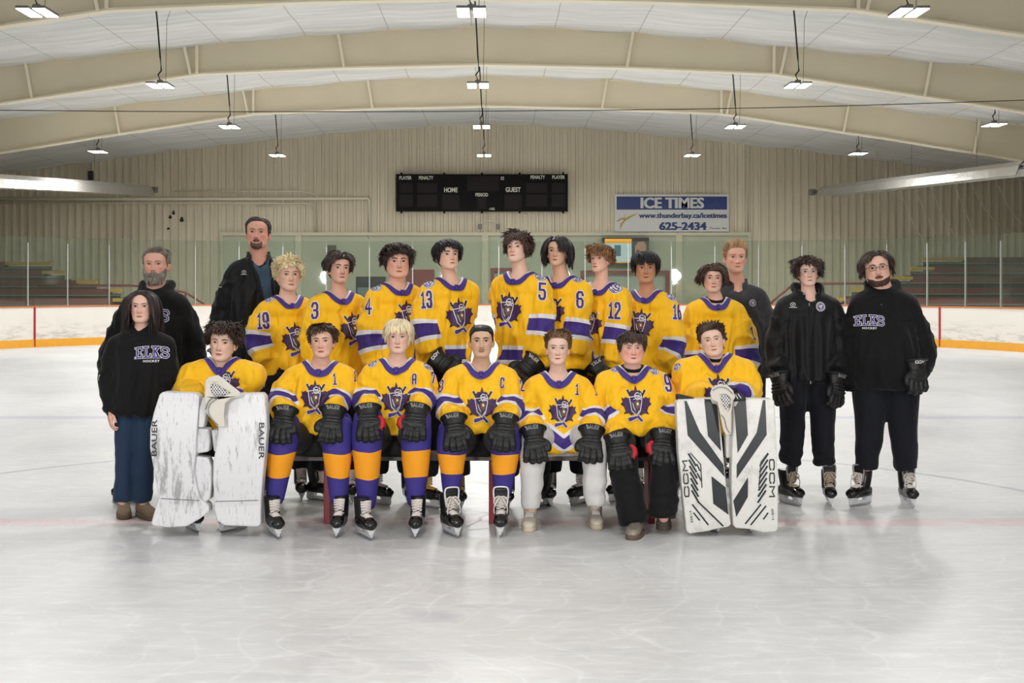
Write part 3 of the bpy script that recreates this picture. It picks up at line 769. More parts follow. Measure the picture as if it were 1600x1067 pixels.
# dark patches where the cladding is damaged
for (x, y) in ((271, 332), (266, 338), (284, 343), (263, 357), (152, 262)):
    pass
mb = MB()
for (x, y, w, h) in ((271, 332, 2.2, 4.5), (266, 339, 2.5, 3.5), (284, 343, 3, 5), (263, 357, 2, 2.5)):
    a = [(x + w * math.cos(t) * (1 + .3 * math.sin(3 * t)), y + h * math.sin(t) * (1 + .25 * math.cos(2 * t))) for t in np.linspace(0, 6.28, 10)[:-1]]
    V, F = poly2d(a); mb.add([wp(p, q, YW - .06) for p, q in V], F)
structure(mb.build('wall_hole', mat('dark_hole', rgb(50, 48, 42), .9)))
tag(wrect(137, 267, 144, 281, YW - .3, .2, 'junction_box', mat('black_box', rgb(34, 32, 30), .5)), 'small black box on the end wall above the left heater', 'box')

# ---- bench
M_BRED = mat('red_bench_steel', rgb(140, 34, 42), .4, var=.08, vscale=12); M_PLANK = mat('grey_bench_top', rgb(120, 112, 108), .6, var=.15, vscale=14)
zb = px(0, 716, 9.45).z; bx0, bx1 = px(446, 0, 9.5).x, px(1052, 0, 9.5).x
bn = empty('team_bench', ((bx0 + bx1) / 2, 9.6, 0), 'long low bench with grey seat board and red legs under the seated players', 'bench'); og = ((bx0 + bx1) / 2, 9.6, 0)
MB().box(((bx0 + bx1) / 2, 9.6, zb), (bx1 - bx0, .3, .035), 0, bev=.006).build('seat_board', M_PLANK, bn, origin=og)
for x in (512, 769, 1017):
    X = px(x, 0, 9.5).x
    MB().box((X, 9.6, zb / 2 - .01), (.045, .28, zb - .02), 0, bev=.005).build('leg', M_BRED, bn, origin=og)
# ================================================================= PEOPLE
ZUP = Vector((0, 0, 1))
def skin_mat(name, col, rough=.5):
    m = bpy.data.materials.new(name); m.use_nodes = True; t = NT(m)
    a = t.attr('tone', True)
    n = t.noise(90, 3, t.worldpos())
    c = t.mix(1.0, a, col, 'MULTIPLY')
    t.color(t.mix(t.math('MULTIPLY', n, .12), c, tuple(x * .8 for x in col[:3]) + (1,)))
    t.b.inputs['Roughness'].default_value = rough; t.b.inputs['Specular IOR Level'].default_value = .35
    t.b.inputs['Subsurface Weight'].default_value = .08; t.b.inputs['Subsurface Radius'].default_value = (.02, .008, .004)
    t.b.inputs['Subsurface Scale'].default_value = .3
    return m
SKIN = {}
def get_skin(c):
    if c not in SKIN:
        k = .12 if c[0] > 200 else .06
        SKIN[c] = skin_mat('skin', rgb(*[v + (255 - v) * k for v in c]))
    return SKIN[c]
HAIRM = {}
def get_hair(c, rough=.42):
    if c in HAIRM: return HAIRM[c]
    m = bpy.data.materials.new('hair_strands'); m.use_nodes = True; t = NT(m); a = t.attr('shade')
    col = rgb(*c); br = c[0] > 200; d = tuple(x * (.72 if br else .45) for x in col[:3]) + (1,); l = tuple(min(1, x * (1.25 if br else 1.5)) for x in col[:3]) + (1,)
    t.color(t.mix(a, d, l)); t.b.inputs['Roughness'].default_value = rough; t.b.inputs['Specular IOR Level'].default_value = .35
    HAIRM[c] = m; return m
M_EYEW = mat('eye_white', rgb(176, 166, 160), .3); M_PUPIL = mat('pupil', rgb(18, 14, 12), .2)
M_LASH = mat('lash_line', rgb(46, 32, 28), .6)
IRIS = {'brown': mat('brown_iris', rgb(74, 48, 34), .25), 'blue': mat('blue_grey_iris', rgb(96, 112, 120), .25), 'dark': mat('dark_iris', rgb(46, 32, 26), .25)}

# head profile: z, half width, front y, back y (crown-to-chin 0.23)
HP = np.array([(-.1125, .014, -.070, -.045), (-.108, .029, -.079, -.028), (-.098, .0415, -.0845, -.010), (-.085, .0515, -.086, .010), (-.068, .0585, -.0835, .030), (-.05, .0635, -.085, .048),
    (-.03, .0675, -.0855, .066), (-.01, .0705, -.084, .080), (.01, .0725, -.0835, .090), (.03, .0735, -.0885, .097), (.05, .0755, -.0875, .099), (.07, .0735, -.0795, .095), (.088, .066, -.0655, .084),
    (.101, .053, -.047, .066), (.110, .034, -.024, .042), (.1145, .014, -.002, .018)])
def head_mesh(P):
    wide, jaw, nose = P.get('wide', 1), P.get('jaw', 1), P.get('nose', 1)
    nr = 84; t = np.linspace(0, 1, nr); zz = -.1125 + .227 * t
    from numpy import interp
    fine = cat(HP, 8); o = np.argsort(fine[:, 0]); fine = fine[o]
    W = interp(zz, fine[:, 0], fine[:, 1]); FR = interp(zz, fine[:, 0], fine[:, 2]); BK = interp(zz, fine[:, 0], fine[:, 3])
    low = np.clip((-zz - .0) / .11, 0, 1); W = W * wide * 1.10 * (1 + (jaw - 1) * low * .9)
    nc = 112; u = np.arange(nc) / nc * 2 * math.pi; th = u + .55 * np.sin(u)          # denser at the back of sin -> shifted to the face
    th = u - .62 * np.sin(u)                                                           # th=0 is the face, dense there
    V = []
    for i in range(nr):
        cy = (FR[i] + BK[i]) / 2 if zz[i] > -.02 else (FR[i] + BK[i]) / 2
        kb = min(1, max(0, (zz[i] + .03) / .11)); kb = kb * kb * (3 - 2 * kb); mid = FR[i] * (.35 + .15 * kb) + BK[i] * (.65 - .15 * kb)
        c, s = np.cos(th), np.sin(th)
        ef = 2 / 2.25; sx = np.sign(s) * abs(s) ** ef; cf = np.sign(c) * abs(c) ** ef
        y = np.where(c > 0, mid + (FR[i] - mid) * cf, mid + (BK[i] - mid) * (-cf))
        V.append(np.stack([W[i] * sx, y, np.full(nc, zz[i])], 1))
    V = np.vstack(V); x, y, z = V[:, 0], V[:, 1], V[:, 2]
    front = np.clip((-y - .0) / .05, 0, 1)
    g = lambda cx, cz, sx, sz: np.exp(-((x - cx) / sx) ** 2 - ((z - cz) / sz) ** 2)
    d = np.zeros(len(V))
    # nose: ridge growing to the tip
    zt = -.036
    k = np.clip((.024 - z) / (.024 - zt), 0, 1); ridge = (.003 + .021 * k ** 1.5) * np.where(z > zt, 1, np.exp(-((z - zt) / .0065) ** 2)) * np.where(z < .024, 1, np.exp(-((z - .024) / .012) ** 2))
    d += nose * ridge * np.exp(-(x / (.0075 + .005 * k * P.get('nw', 1))) ** 2)
    for s in (-1, 1):
        d += .0085 * nose * g(s * .0135 * P.get('nw', 1), -.036, .0065, .0075)
        d -= .0105 * g(s * .031, .004, .017, .0105) + .004 * g(s * .017, .008, .006, .01)
        d += .0045 * g(s * .030, .027, .020, .0065)
        d += .0055 * g(s * .044, -.018, .016, .016)
        d += .002 * g(s * .031, -.006, .014, .005)
        d -= .004 * g(s * .046, -.055, .012, .02) * (2 - wide)
        d -= .0028 * g(s * .027, -.064, .005, .008)
    d += .0065 * g(0, -.0605, .021, .0045) + .0075 * g(0, -.0705, .018, .005) - .0045 * g(0, -.0655, .022, .0016)
    d -= .003 * g(0, -.0805, .02, .005) + .0 ; d += .006 * g(0, -.098, .016, .011)
    d += .003 * g(0, -.05, .016, .008)
    y -= d * front
    V[:, 1] = y
    F = []
    for i in range(nr - 1):
        for j in range(nc): F.append((i * nc + j, i * nc + (j + 1) % nc, (i + 1) * nc + (j + 1) % nc, (i + 1) * nc + j))
    F.append(tuple(range(nc))[::-1]); F.append(tuple((nr - 1) * nc + j for j in range(nc)))
    # tone map
    tone = np.ones((len(V), 3)); blush = P.get('blush', .5)
    gg = lambda cx, cz, sx, sz: np.exp(-((x - cx) / sx) ** 2 - ((z - cz) / sz) ** 2) * (front > 0)
    for s in (-1, 1):
        q = gg(s * .043, -.028, .02, .024)[:, None] * blush; tone = tone * (1 - q) + tone * np.array([1.0, .70, .66]) * q
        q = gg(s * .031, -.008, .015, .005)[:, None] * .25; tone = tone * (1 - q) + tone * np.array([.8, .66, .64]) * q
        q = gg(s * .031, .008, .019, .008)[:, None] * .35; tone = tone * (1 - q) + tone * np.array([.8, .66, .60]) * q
        q = gg(s * .008, -.0455, .005, .0035)[:, None] * .75; tone = tone * (1 - q) + tone * np.array([.35, .2, .18]) * q
    q = gg(0, -.036, .016, .012)[:, None] * (.25 + blush * .6); tone = tone * (1 - q) + tone * np.array([1, .72, .68]) * q
    for (cx, cz, sx, sz, a, colr) in P.get('marks', []):
        q = np.clip(gg(cx, cz, sx, sz) * 1.3, 0, 1)[:, None] * a; tone = tone * (1 - q) + tone * np.array(colr) * q
    return V, F, tone

def face_patches(bv, P, mb):
    """eyes, brows, lips laid on the head surface. materials: 1 white 2 iris 3 pupil 4 lash 5 brow 6 lip 7 mouth line"""
    def surf(x, z, off):
        h = bv.ray_cast(Vector((x, -.2, z)), Vector((0, 1, 0)), .4)
        return (x, (h[0].y if h[0] else -.08) - off, z)
    ez = .004; eo = P.get('eye', 1.0) * .84; ew = .0152; sq = P.get('slant', .0012)
    for s in (-1, 1):
        cx = s * .0325
        def edge(u, up):
            h = (.0062 if up else .0042) * eo * max(0, 1 - u * u) ** .6
            return h if up else -h
        nu, nv = 12, 6; V = []; F = []
        for i in range(nu + 1):
            u = -1 + 2 * i / nu
            for j in range(nv + 1):
                v = j / nv; zt, zb = edge(u, True), edge(u, False); zq = zb + (zt - zb) * v
                V.append(surf(cx + u * ew, ez + zq + u * s * sq, -.0005 + .0032 * (1 - u * u) * (1 - (2 * v - 1) ** 2 * .6)))
        for i in range(nu):
            for j in range(nv): a = i * (nv + 1) + j; F.append((a, a + nv + 1, a + nv + 2, a + 1))
        mb.add(V, F, 1)
        for (rad, mi, off, gz) in ((.0066, 2, .0036, .0008), (.0033, 3, .0042, .0008)):
            V = []; n = 16; gx = P.get('gaze', 0) * .002
            for q_ in (1, .66, .33, .04):
              for k in range(n):
                a = 2 * math.pi * k / n; X = gx + rad * q_ * math.cos(a); Z = gz + rad * q_ * math.sin(a); u = X / ew
                Z = min(Z, edge(u, True) - .0004); Z = max(Z, edge(u, False) + .0003)
                V.append(surf(cx + X, ez + Z + u * s * sq, off))
            mb.add(V, [(l * n + k, l * n + (k + 1) % n, (l + 1) * n + (k + 1) % n, (l + 1) * n + k) for l in range(3) for k in range(n)] + [tuple(range(3 * n, 4 * n))], mi)
        # upper lash / lid line and fold
        for (mi, up, th, off) in ((4, True, .0026 * P.get('lash', 1), .0036), (4, False, .0007, .002)):
            V = []; F = []
            for i in range(nu + 1):
                u = -1.06 + 2.12 * i / nu; uu = max(-1, min(1, u)); zb = edge(uu, up); q = th * (1 - .75 * uu * uu)
                V += [surf(cx + u * ew, ez + zb + u * s * sq - (0 if up else q), off * (1 - .5 * uu * uu)), surf(cx + u * ew, ez + zb + q * (1 if up else 0) + u * s * sq, off * (1 - .5 * uu * uu))]
            F = [(2 * i, 2 * i + 2, 2 * i + 3, 2 * i + 1) for i in range(nu)]
            mb.add(V, F, mi)
        # brow
        V = []; F = []; n = 14; bt = P.get('brow', 1.0); bz = P.get('browz', 0)
        for i in range(n + 1):
            u = i / n; X = s * (.0125 + .042 * u); Z = .0205 + bz + .0062 * math.sin(math.pi * min(1, u * .82 + .05)) - .004 * u * u; th = .0060 * bt * (math.sin(math.pi * min(1, u * .8 + .22)) ** .7 if u < 1 else .15)
            V += [surf(X, Z - th / 2, .0006), surf(X, Z, .0022), surf(X, Z + th / 2, .0006)]
        for i in range(n): F += [(3 * i, 3 * i + 3, 3 * i + 4, 3 * i + 1), (3 * i + 1, 3 * i + 4, 3 * i + 5, 3 * i + 2)]
        mb.add(V, F, 5)
    if P.get('mo'):
        V = []; F = []; n = 14
        for i in range(n + 1):
            u = -1 + 2 * i / n; z = -.0545 - .0035 * u * u; th = .0055 * (1 - u * u * .75) - .0015 * math.exp(-(u / .15) ** 2)
            V += [surf(u * .0265, z - th / 2, .0005), surf(u * .0265, z, .0022), surf(u * .0265, z + th / 2, .0005)]
        for i in range(n): F += [(3 * i, 3 * i + 3, 3 * i + 4, 3 * i + 1), (3 * i + 1, 3 * i + 4, 3 * i + 5, 3 * i + 2)]
        mb.add(V, F, 5)
    mw = .0225 * P.get('mouth', 1.0); lf = P.get('lip', 1.0); sm = P.get('smile', 0)
    def curve(u): return -.0655 + .0012 * math.cos(u * math.pi * 2) * (abs(u) < .5) + sm * u * u * .004
    for (mi, f0, f1) in ((6, lambda u: 0, lambda u: .0052 * lf * (1 - abs(u) ** 1.7) - .0010 * math.exp(-(u / .16) ** 2)), (6, lambda u: 0, lambda u: -.0066 * lf * (1 - u * u) ** .8), (7, lambda u: -.0006 * (1 - u * u), lambda u: .0008 * (1 - u * u))):
        V = []; F = []; n = 14; m = 3
        for i in range(n + 1):
            u = -1 + 2 * i / n
            for j in range(m + 1):
                v = j / m; V.append(surf(u * mw, curve(u) + f0(u) + (f1(u) - f0(u)) * v, (.0006 + .0016 * math.sin(math.pi * v) * (1 - u * u)) if mi == 6 else .0012))
        for i in range(n):
            for j in range(m): a = i * (m + 1) + j; F.append((a, a + m + 1, a + m + 2, a + 1))
        mb.add(V, F, mi)

def ear_mesh(s, wide):
    V = []; F = []; n = 18
    P = []
    for i in range(n):
        a = 2 * math.pi * i / n; P.append((math.cos(a) * .0165 * (1 + .15 * math.sin(a)), math.sin(a) * .031))
    cx, cy, cz = s * .0755 * wide, .004, -.014
    lay = [(0, 1.0, .0), (.008, 1.02, .004), (.012, .9, .006), (.010, .68, .0065), (.006, .4, .005), (.005, .1, .004)]
    lay = [(-.012, .8, -.002), (.0, .95, .002), (.006, 1.0, .006), (.0095, .9, .008), (.008, .68, .0075), (.004, .4, .006), (.003, .1, .005)]
    for (o, k, b) in lay:
        for (p, q) in P:
            rd = math.sqrt(max(0, 1 - (q * k / .0325) ** 2)) * (1 - .3 * (q < 0) * abs(q) / .031)
            V.append((cx + s * (.0 + o * (.35 + .65 * rd) + .30 * max(0, p * k + .012) * rd), cy + p * k + b + .12 * q * k, cz + q * k * .92))
    for l in range(len(lay) - 1):
        for j in range(n): F.append((l * n + j, l * n + (j + 1) % n, (l + 1) * n + (j + 1) % n, (l + 1) * n + j))
    return V, F

def hair_line(phi, P):
    """lowest z of hair for direction phi (0 face, pi back)"""
    a = abs(phi); hl = P.get('hl', .078); side = P.get('side', .0); back = P.get('back', -.075)
    return float(np.interp(a, [0, .55, .95, 1.25, 1.5, 1.75, 2.1, math.pi], [hl, hl - .004, hl - .03, side + .0, side - .022, min(side, -.0) - .03, back, back - .01]))

def make_hair(HV, HF, bv, P, seed):
    """cap that hugs the skull and several hundred tapering locks; local head coordinates"""
    rs = np.random.RandomState(seed); V = np.array(HV); st = P['style']
    n = len(V); C = np.array([0, .008, .012]); D = V - C; D /= np.linalg.norm(D, axis=1)[:, None]
    phi = np.arctan2(V[:, 0], -V[:, 1]); vol = P.get('vol', .016)
    hlv = np.interp(np.abs(phi), [0, .55, .95, 1.25, 1.5, 1.75, 2.1, math.pi], [hair_line(a, P) for a in (0, .55, .95, 1.25, 1.5, 1.75, 2.1, math.pi)])
    m = np.clip((V[:, 2] - hlv) / .014 + .3, 0, 1); m = m * m * (3 - 2 * m)
    off = -.008 + (.008 + vol * (.45 if P.get('len', .05) > .012 else 1)) * m * (1 + .12 * wn(V, 90, seed))
    CV = V + D * off[:, None]
    mb = MB(); mb.add(CV, HF, 0); shade = [.35] * len(CV)
    if st == 'buzz':
        return mb, np.full(len(CV), .3)
    N = P.get('n', 420); L0 = P.get('len', .06); lift = P.get('lift', .5); curl = P.get('curl', 0); mess = P.get('mess', .25); wd = P.get('wd', .0055)
    N = int(N * 1.5); roots = []
    tries = 0
    while len(roots) < N and tries < N * 30:
        tries += 1
        z = rs.uniform(-.08, 1); ph = rs.uniform(-math.pi, math.pi); r = math.sqrt(max(0, 1 - z * z)) if z > 0 else 1
        d = Vector((math.sin(ph) * r, -math.cos(ph) * r, z)) if z > 0 else Vector((math.sin(ph), -math.cos(ph), z * 1.2)); d.normalize()
        h = bv.ray_cast(Vector(C) + d * .3, -d, .6)
        if h[0] is None: continue
        p = h[0]; phh = math.atan2(p.x, -p.y)
        if p.z < hair_line(phh, P) + .004: continue
        roots.append((p, d))
    cro = Vector(P.get('crown', (0, .035, .11)))
    part = P.get('part', None)
    RP = np.array([tuple(r[0]) for r in roots]); CN = np.stack([wn(RP, 38, seed + 40 + i, 6) for i in range(3)], 1) * .8
    LN = wn(RP, 55, seed + 50, 6); SN = wn(RP, 70, seed + 51, 6)
    for ri, (p, nrm) in enumerate(roots):
        t = (p - cro); t = t - nrm * t.dot(nrm)
        if t.length < .004: t = Vector((rs.randn(), rs.randn(), 0)); t = t - nrm * t.dot(nrm)
        t.normalize()
        fl = t
        if st == 'fringe':                       # top falls forward over the forehead
            if p.y < .03 and p.z > .05: fl = (t * .4 + Vector((P.get('sweep', 0), -1, -.2))); 
        elif st == 'back': fl = Vector((p.x * 4, 1, .1 + P.get('up', 0)))
        elif st == 'part':
            fl = Vector((1.0 if p.x > part else -1.0, -.35 if p.y < 0 else .2, -.1))
        elif st == 'up': fl = Vector((rs.randn() * .3 + P.get('sweep', 0), -.5, .6))
        fl = fl - nrm * fl.dot(nrm); fl.normalize()
        phh = abs(math.atan2(p.x, -p.y)); L = L0 * rs.uniform(.75, 1.2)
        top = np.clip((p.z - .03) / .05, 0, 1)
        L *= P.get('sidek', .55) * (1 - top) + 1.0 * top
        if phh > 1.9: L *= P.get('backk', 1.0)
        if phh < .7 and p.z > .04: L *= P.get('frontk', 1.0)
        cv = Vector(CN[ri]); L *= 1 + .22 * LN[ri]
        d = (nrm * lift * .8 + fl * (1.1 - lift * .4) + cv * mess * 1.1 + Vector(rs.randn(3) * mess * .22)).normalized()
        K = 8; q = p.copy(); pts = [tuple(q - nrm * .004)]; ph0 = rs.uniform(0, 6.28); ax1 = (Vector(CN[ri]) + Vector(rs.randn(3) * .5)).normalized(); ph0 = LN[ri] * 2.5 + rs.uniform(-.6, .6)
        grav = P.get('grav', .35)
        for k in range(K):
            q = q + d * (L / K)
            if curl:
                q = q + (ax1 * math.sin(ph0 + k * 1.5) + nrm * math.cos(ph0 + k * 1.5)) * curl
            c2 = Vector(C); dd = q - c2; ln = dd.length; dn = dd.normalized()
            h = bv.ray_cast(c2 + dn * .3, -dn, .6)
            mn = ((h[0] - c2).length if h[0] is not None and q.z > -.11 else (.062 if q.z > -.2 else 0)) + vol * (.5 + .4 * rs.rand()) * (1 - .35 * k / K)
            if h[0] is None or q.z < -.085: # around the neck
                rr = math.hypot(q.x, q.y - .02)
                if rr < .07: q = Vector((q.x / max(rr, 1e-4) * .07, .02 + (q.y - .02) / max(rr, 1e-4) * .07, q.z))
            elif ln < mn: q = c2 + dn * mn
            pts.append(tuple(q))
            d = (d * (1 - grav * .5) + Vector((0, 0, -1)) * grav * .5 + cv * mess * .12 + Vector(rs.randn(3) * mess * .05)).normalized()
            # stay tangential
            if (h[0] is not None) and q.z > -.08: 
                s_ = d.dot(dn)
                if s_ < 0: d = (d - dn * s_ * .9).normalized()
        w = wd * rs.uniform(.6, 1.25); w *= 1.25; rad = [w * .8] + [w * (1 - (k / K) ** 3 * .9) for k in range(1, K + 1)]
        v, f = tube(pts, rad, 5, ry=[r * .38 for r in rad], cap=False, up=tuple(nrm))
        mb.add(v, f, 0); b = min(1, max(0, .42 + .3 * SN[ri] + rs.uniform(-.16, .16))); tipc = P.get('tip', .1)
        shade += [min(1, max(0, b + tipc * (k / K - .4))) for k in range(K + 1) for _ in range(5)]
    return mb, np.array(shade)

# ---------------------------------------------------------------- cloth materials
M_YJ = rgb(248, 172, 6); M_PU = rgb(64, 44, 126); M_WH = rgb(226, 224, 226)
def jersey_mat():
    m = bpy.data.materials.new('yellow_jersey_knit'); m.use_nodes = True; t = NT(m)
    s = t.math('ADD', t.math('ABSOLUTE', t.attr('sl')), t.math('MULTIPLY', t.math('LESS_THAN', t.attr('ia'), .5), 5.0)); h = t.math('ADD', t.attr('hz'), t.math('MULTIPLY', t.math('GREATER_THAN', t.attr('ia'), .5), 5.0))
    def lt(v, x): return t.math('LESS_THAN', v, x)
    c = t.mix(t.noise(7, 3, t.worldpos()), rgb(250, 187, 16), rgb(255, 199, 28))
    c = t.mix(lt(s, .078), c, M_WH); c = t.mix(lt(s, .047), c, M_PU)
    inb = t.math('MULTIPLY', lt(h, .150), t.math('GREATER_THAN', h, .02)); c = t.mix(inb, c, M_WH)
    inb = t.math('MULTIPLY', lt(h, .122), t.math('GREATER_THAN', h, .048)); c = t.mix(inb, c, M_PU)
    t.color(c); t.b.inputs['Roughness'].default_value = .62; t.b.inputs['Specular IOR Level'].default_value = .3
    t.b.inputs['Sheen Weight'].default_value = .12
    t.bump(t.math('ADD', t.math('ABSOLUTE', t.math('SUBTRACT', t.noise(6, 2, t.worldpos((1.3, 1.3, .5))), .5)), 0.0), .7, .09)
    return m
M_JERSEY = jersey_mat()
def sock_mat():
    m = bpy.data.materials.new('striped_hockey_sock'); m.use_nodes = True; t = NT(m); h = t.attr('hz')
    P = t.worldpos(); pu = t.mix(t.noise(5, 2, P), rgb(50, 42, 128), rgb(60, 46, 128))
    inb = t.math('MULTIPLY', t.math('LESS_THAN', h, .66), t.math('GREATER_THAN', h, .315))
    sn = t.ramp(t.noise(26, 6, t.worldpos((1, 1, .5)), .75), [(.66, (0, 0, 0, 1)), (.72, (1, 1, 1, 1))])
    c = t.mix(inb, pu, rgb(242, 158, 20)); c = t.mix(t.math('MULTIPLY', sn, .25), c, rgb(190, 190, 215))
    t.color(c); t.b.inputs['Roughness'].default_value = .75
    t.bump(t.noise(300, 2, t.worldpos((1, 1, .3))), .2, .004); return m
M_SOCK = sock_mat()
def fab(name, c, rough=.8, b=.5, scale=9):
    if name in MATS: return MATS[name]
    m = mat(name, rgb(*c), rough, spec=.25); t = NT(m)
    t.bump(t.noise(scale, 5, t.worldpos((1, 1, .5))), b, .02); t.b.inputs['Sheen Weight'].default_value = .08; return m
M_BLK = fab('black_fleece', (12, 12, 14)); M_JKT = fab('black_softshell', (11, 12, 15), .6); M_GRY = fab('charcoal_jacket_cloth', (62, 62, 66), .7)
M_NAVY2 = fab('dark_navy_track_cloth', (16, 18, 27)); M_JEAN = fab('blue_denim', (34, 54, 78), .8, .5, 14); M_WPT = fab('white_sweat_cloth', (206, 204, 202))
M_HPANT = fab('black_hockey_pant_cloth', (20, 20, 22), .65)
M_TEE = fab('slate_blue_tee', (62, 84, 104)); M_GTEE = fab('grey_tee', (110, 112, 104))
M_LEA = mat('black_glove_leather', rgb(13, 13, 15), .5, spec=.5, bump=.35, bscale=38, bdist=.006)
M_LEA2 = mat('black_glove_cuff_nylon', rgb(20, 20, 22), .5, bump=.3, bscale=90)
M_REDP = mat('red_glove_palm', rgb(180, 30, 44), .6)
M_GTXT = mat('silver_cuff_lettering', rgb(150, 150, 150), .4); M_WT2 = mat('white_print', rgb(226, 226, 226), .5)
M_PUR = mat('purple_twill', M_PU, .6); M_WHT = mat('white_twill', M_WH, .6); M_DPUR = mat('dark_purple_twill', rgb(66, 34, 84), .6)
M_NUM = mat('number_purple_twill', rgb(70, 40, 110), .6)
M_OUT = mat('crest_black_twill', rgb(40, 30, 36), .6); M_BRN = mat('crest_brown_thread', rgb(112, 84, 60), .7); M_GRN = mat('crest_grey_thread', rgb(90, 96, 104), .7)
M_BOOT = mat('skate_boot_black', rgb(22, 22, 24), .32, spec=.5); M_CAP = mat('glossy_toe_cap', rgb(16, 16, 17), .16, spec=.6)
M_HOLD = mat('white_blade_holder', rgb(214, 216, 218), .3); M_STEEL = mat('skate_steel', rgb(180, 184, 188), .18, .95)
M_LACE = mat('waxed_white_laces', rgb(220, 212, 206), .6); M_LACEY = mat('yellow_laces', rgb(206, 160, 40), .6); M_LACET = mat('tan_laces', rgb(178, 162, 140), .6)
M_LINER = mat('grey_skate_liner', rgb(150, 148, 146), .7)

# ---------------------------------------------------------------- crest drawing (unit width about 1)
LEAF = [(0, .62), (.06, .42), (.12, .45), (.19, .40), (.24, .30), (.20, .20), (.30, .17), (.36, .22), (.44, .16), (.52, .20), (.48, .06), (.55, -.04), (.44, -.12), (.38, -.26), (.45, -.38), (.28, -.34), (.16, -.42), (.10, -.38)]
LEAFP = LEAF + [(-x, y) for x, y in reversed(LEAF[1:])]
SHIELD = [(-.25, .22), (-.22, .02), (-.17, -.26), (.02, -.46), (.13, -.30), (.2, .05), (.21, .22), (0, .25), (-.25, .22)]
def sc(P, k, dx=0, dy=0): return [(x * k + dx, y * k + dy) for x, y in P]
def crest_layers(w):
    k = w
    L = []
    def st(lines, wd): V, F = stroke2d([[(x * k, y * k) for x, y in l] for l in lines], wd * k); return (V, F)
    # sticks behind
    sticks = [[(-.30, .45), (-.18, .22)], [(.33, .44), (.18, .18)]]
    L.append((st(sticks, .10), 5)); L.append((st(sticks, .075), 0))
    outer = sc(LEAFP, 1.035 * k); L.append((poly2d(outer), 0)); L.append((poly2d(sc(LEAFP, .97 * k)), 1))
    blade = [(-.30, -.60), (-.28, -.50), (-.06, -.47), (.04, -.38), (.10, -.44), (.26, -.62), (.18, -.68), (.04, -.54), (-.06, -.60), (-.26, -.67)]
    L.append((poly2d(sc(blade, 1.0 * k)), 2))
    L.append((st([blade + [blade[0]]], .018), 5))
    L.append((poly2d(sc(SHIELD[:-1], k)), 1))
    L.append((st([SHIELD], .026), 5))
    L.append((poly2d(sc([(-.02, .12), (.10, .10), (.16, -.04), (.12, -.16), (.02, -.22), (-.06, -.10), (-.08, .02)], k)), 3))
    L.append((poly2d(sc([(.0, .02), (.07, .04), (.09, -.05), (.03, -.08)], k)), 5))
    L.append((st([[(-.16, .04), (-.12, -.14), (-.02, -.34), (.04, -.40)]], .045), 4))
    L.append((st([[(-.13, .0), (-.10, -.12), (-.04, -.24)], [(.0, -.42), (.06, -.34), (.1, -.26)], [(-.1, .14), (-.02, .17), (.03, .13)]], .022), 5))
    ant = [[(.02, .16), (-.04, .22), (-.04, .32), (.04, .38), (.10, .36)], [(.02, .16), (.08, .14), (.14, .18), (.2, .26), (.16, .36)], [(.0, .28), (.08, .28)], [(.1, .22), (.12, .3)], [(.05, .2), (.17, .14)]]
    L.append((st(ant, .028), 5))
    return L
CREST_M = [M_OUT, M_DPUR, M_PUR, M_BRN, M_GRN, M_WHT]
def number_layers(s, h, w=None):
    w = w or h * (.24 if len(s) > 1 else .34); t = h * .155
    a = digits(s, w, h, t * 1.7, .62); b = digits(s, w, h, t, .62)
    return [(a, 1), (b, 0)]
def shoulder_patch(w):
    L = [(poly2d([(math.cos(a) * w * .5, math.sin(a) * w * .5 * (1 + .06 * math.sin(3 * a))) for a in np.linspace(0, 6.28, 17)[:-1]]), 1)]
    L.append((stroke2d([[(math.cos(a) * w * .43, math.sin(a) * w * .43) for a in np.linspace(0, 6.2832, 17)]], w * .05), 0))
    L.append((stroke2d([sc([(-.25, .1), (-.3, .25), (-.1, .3), (0, .1), (.1, .3), (.3, .25), (.25, .05)], w), sc([(-.2, -.05), (-.05, -.25), (.1, -.3), (.2, -.1)], w), sc([(-.3, -.15), (-.15, -.32)], w), sc([(-.05, .05), (.1, -.1)], w)], w * .08), 0))
    return L

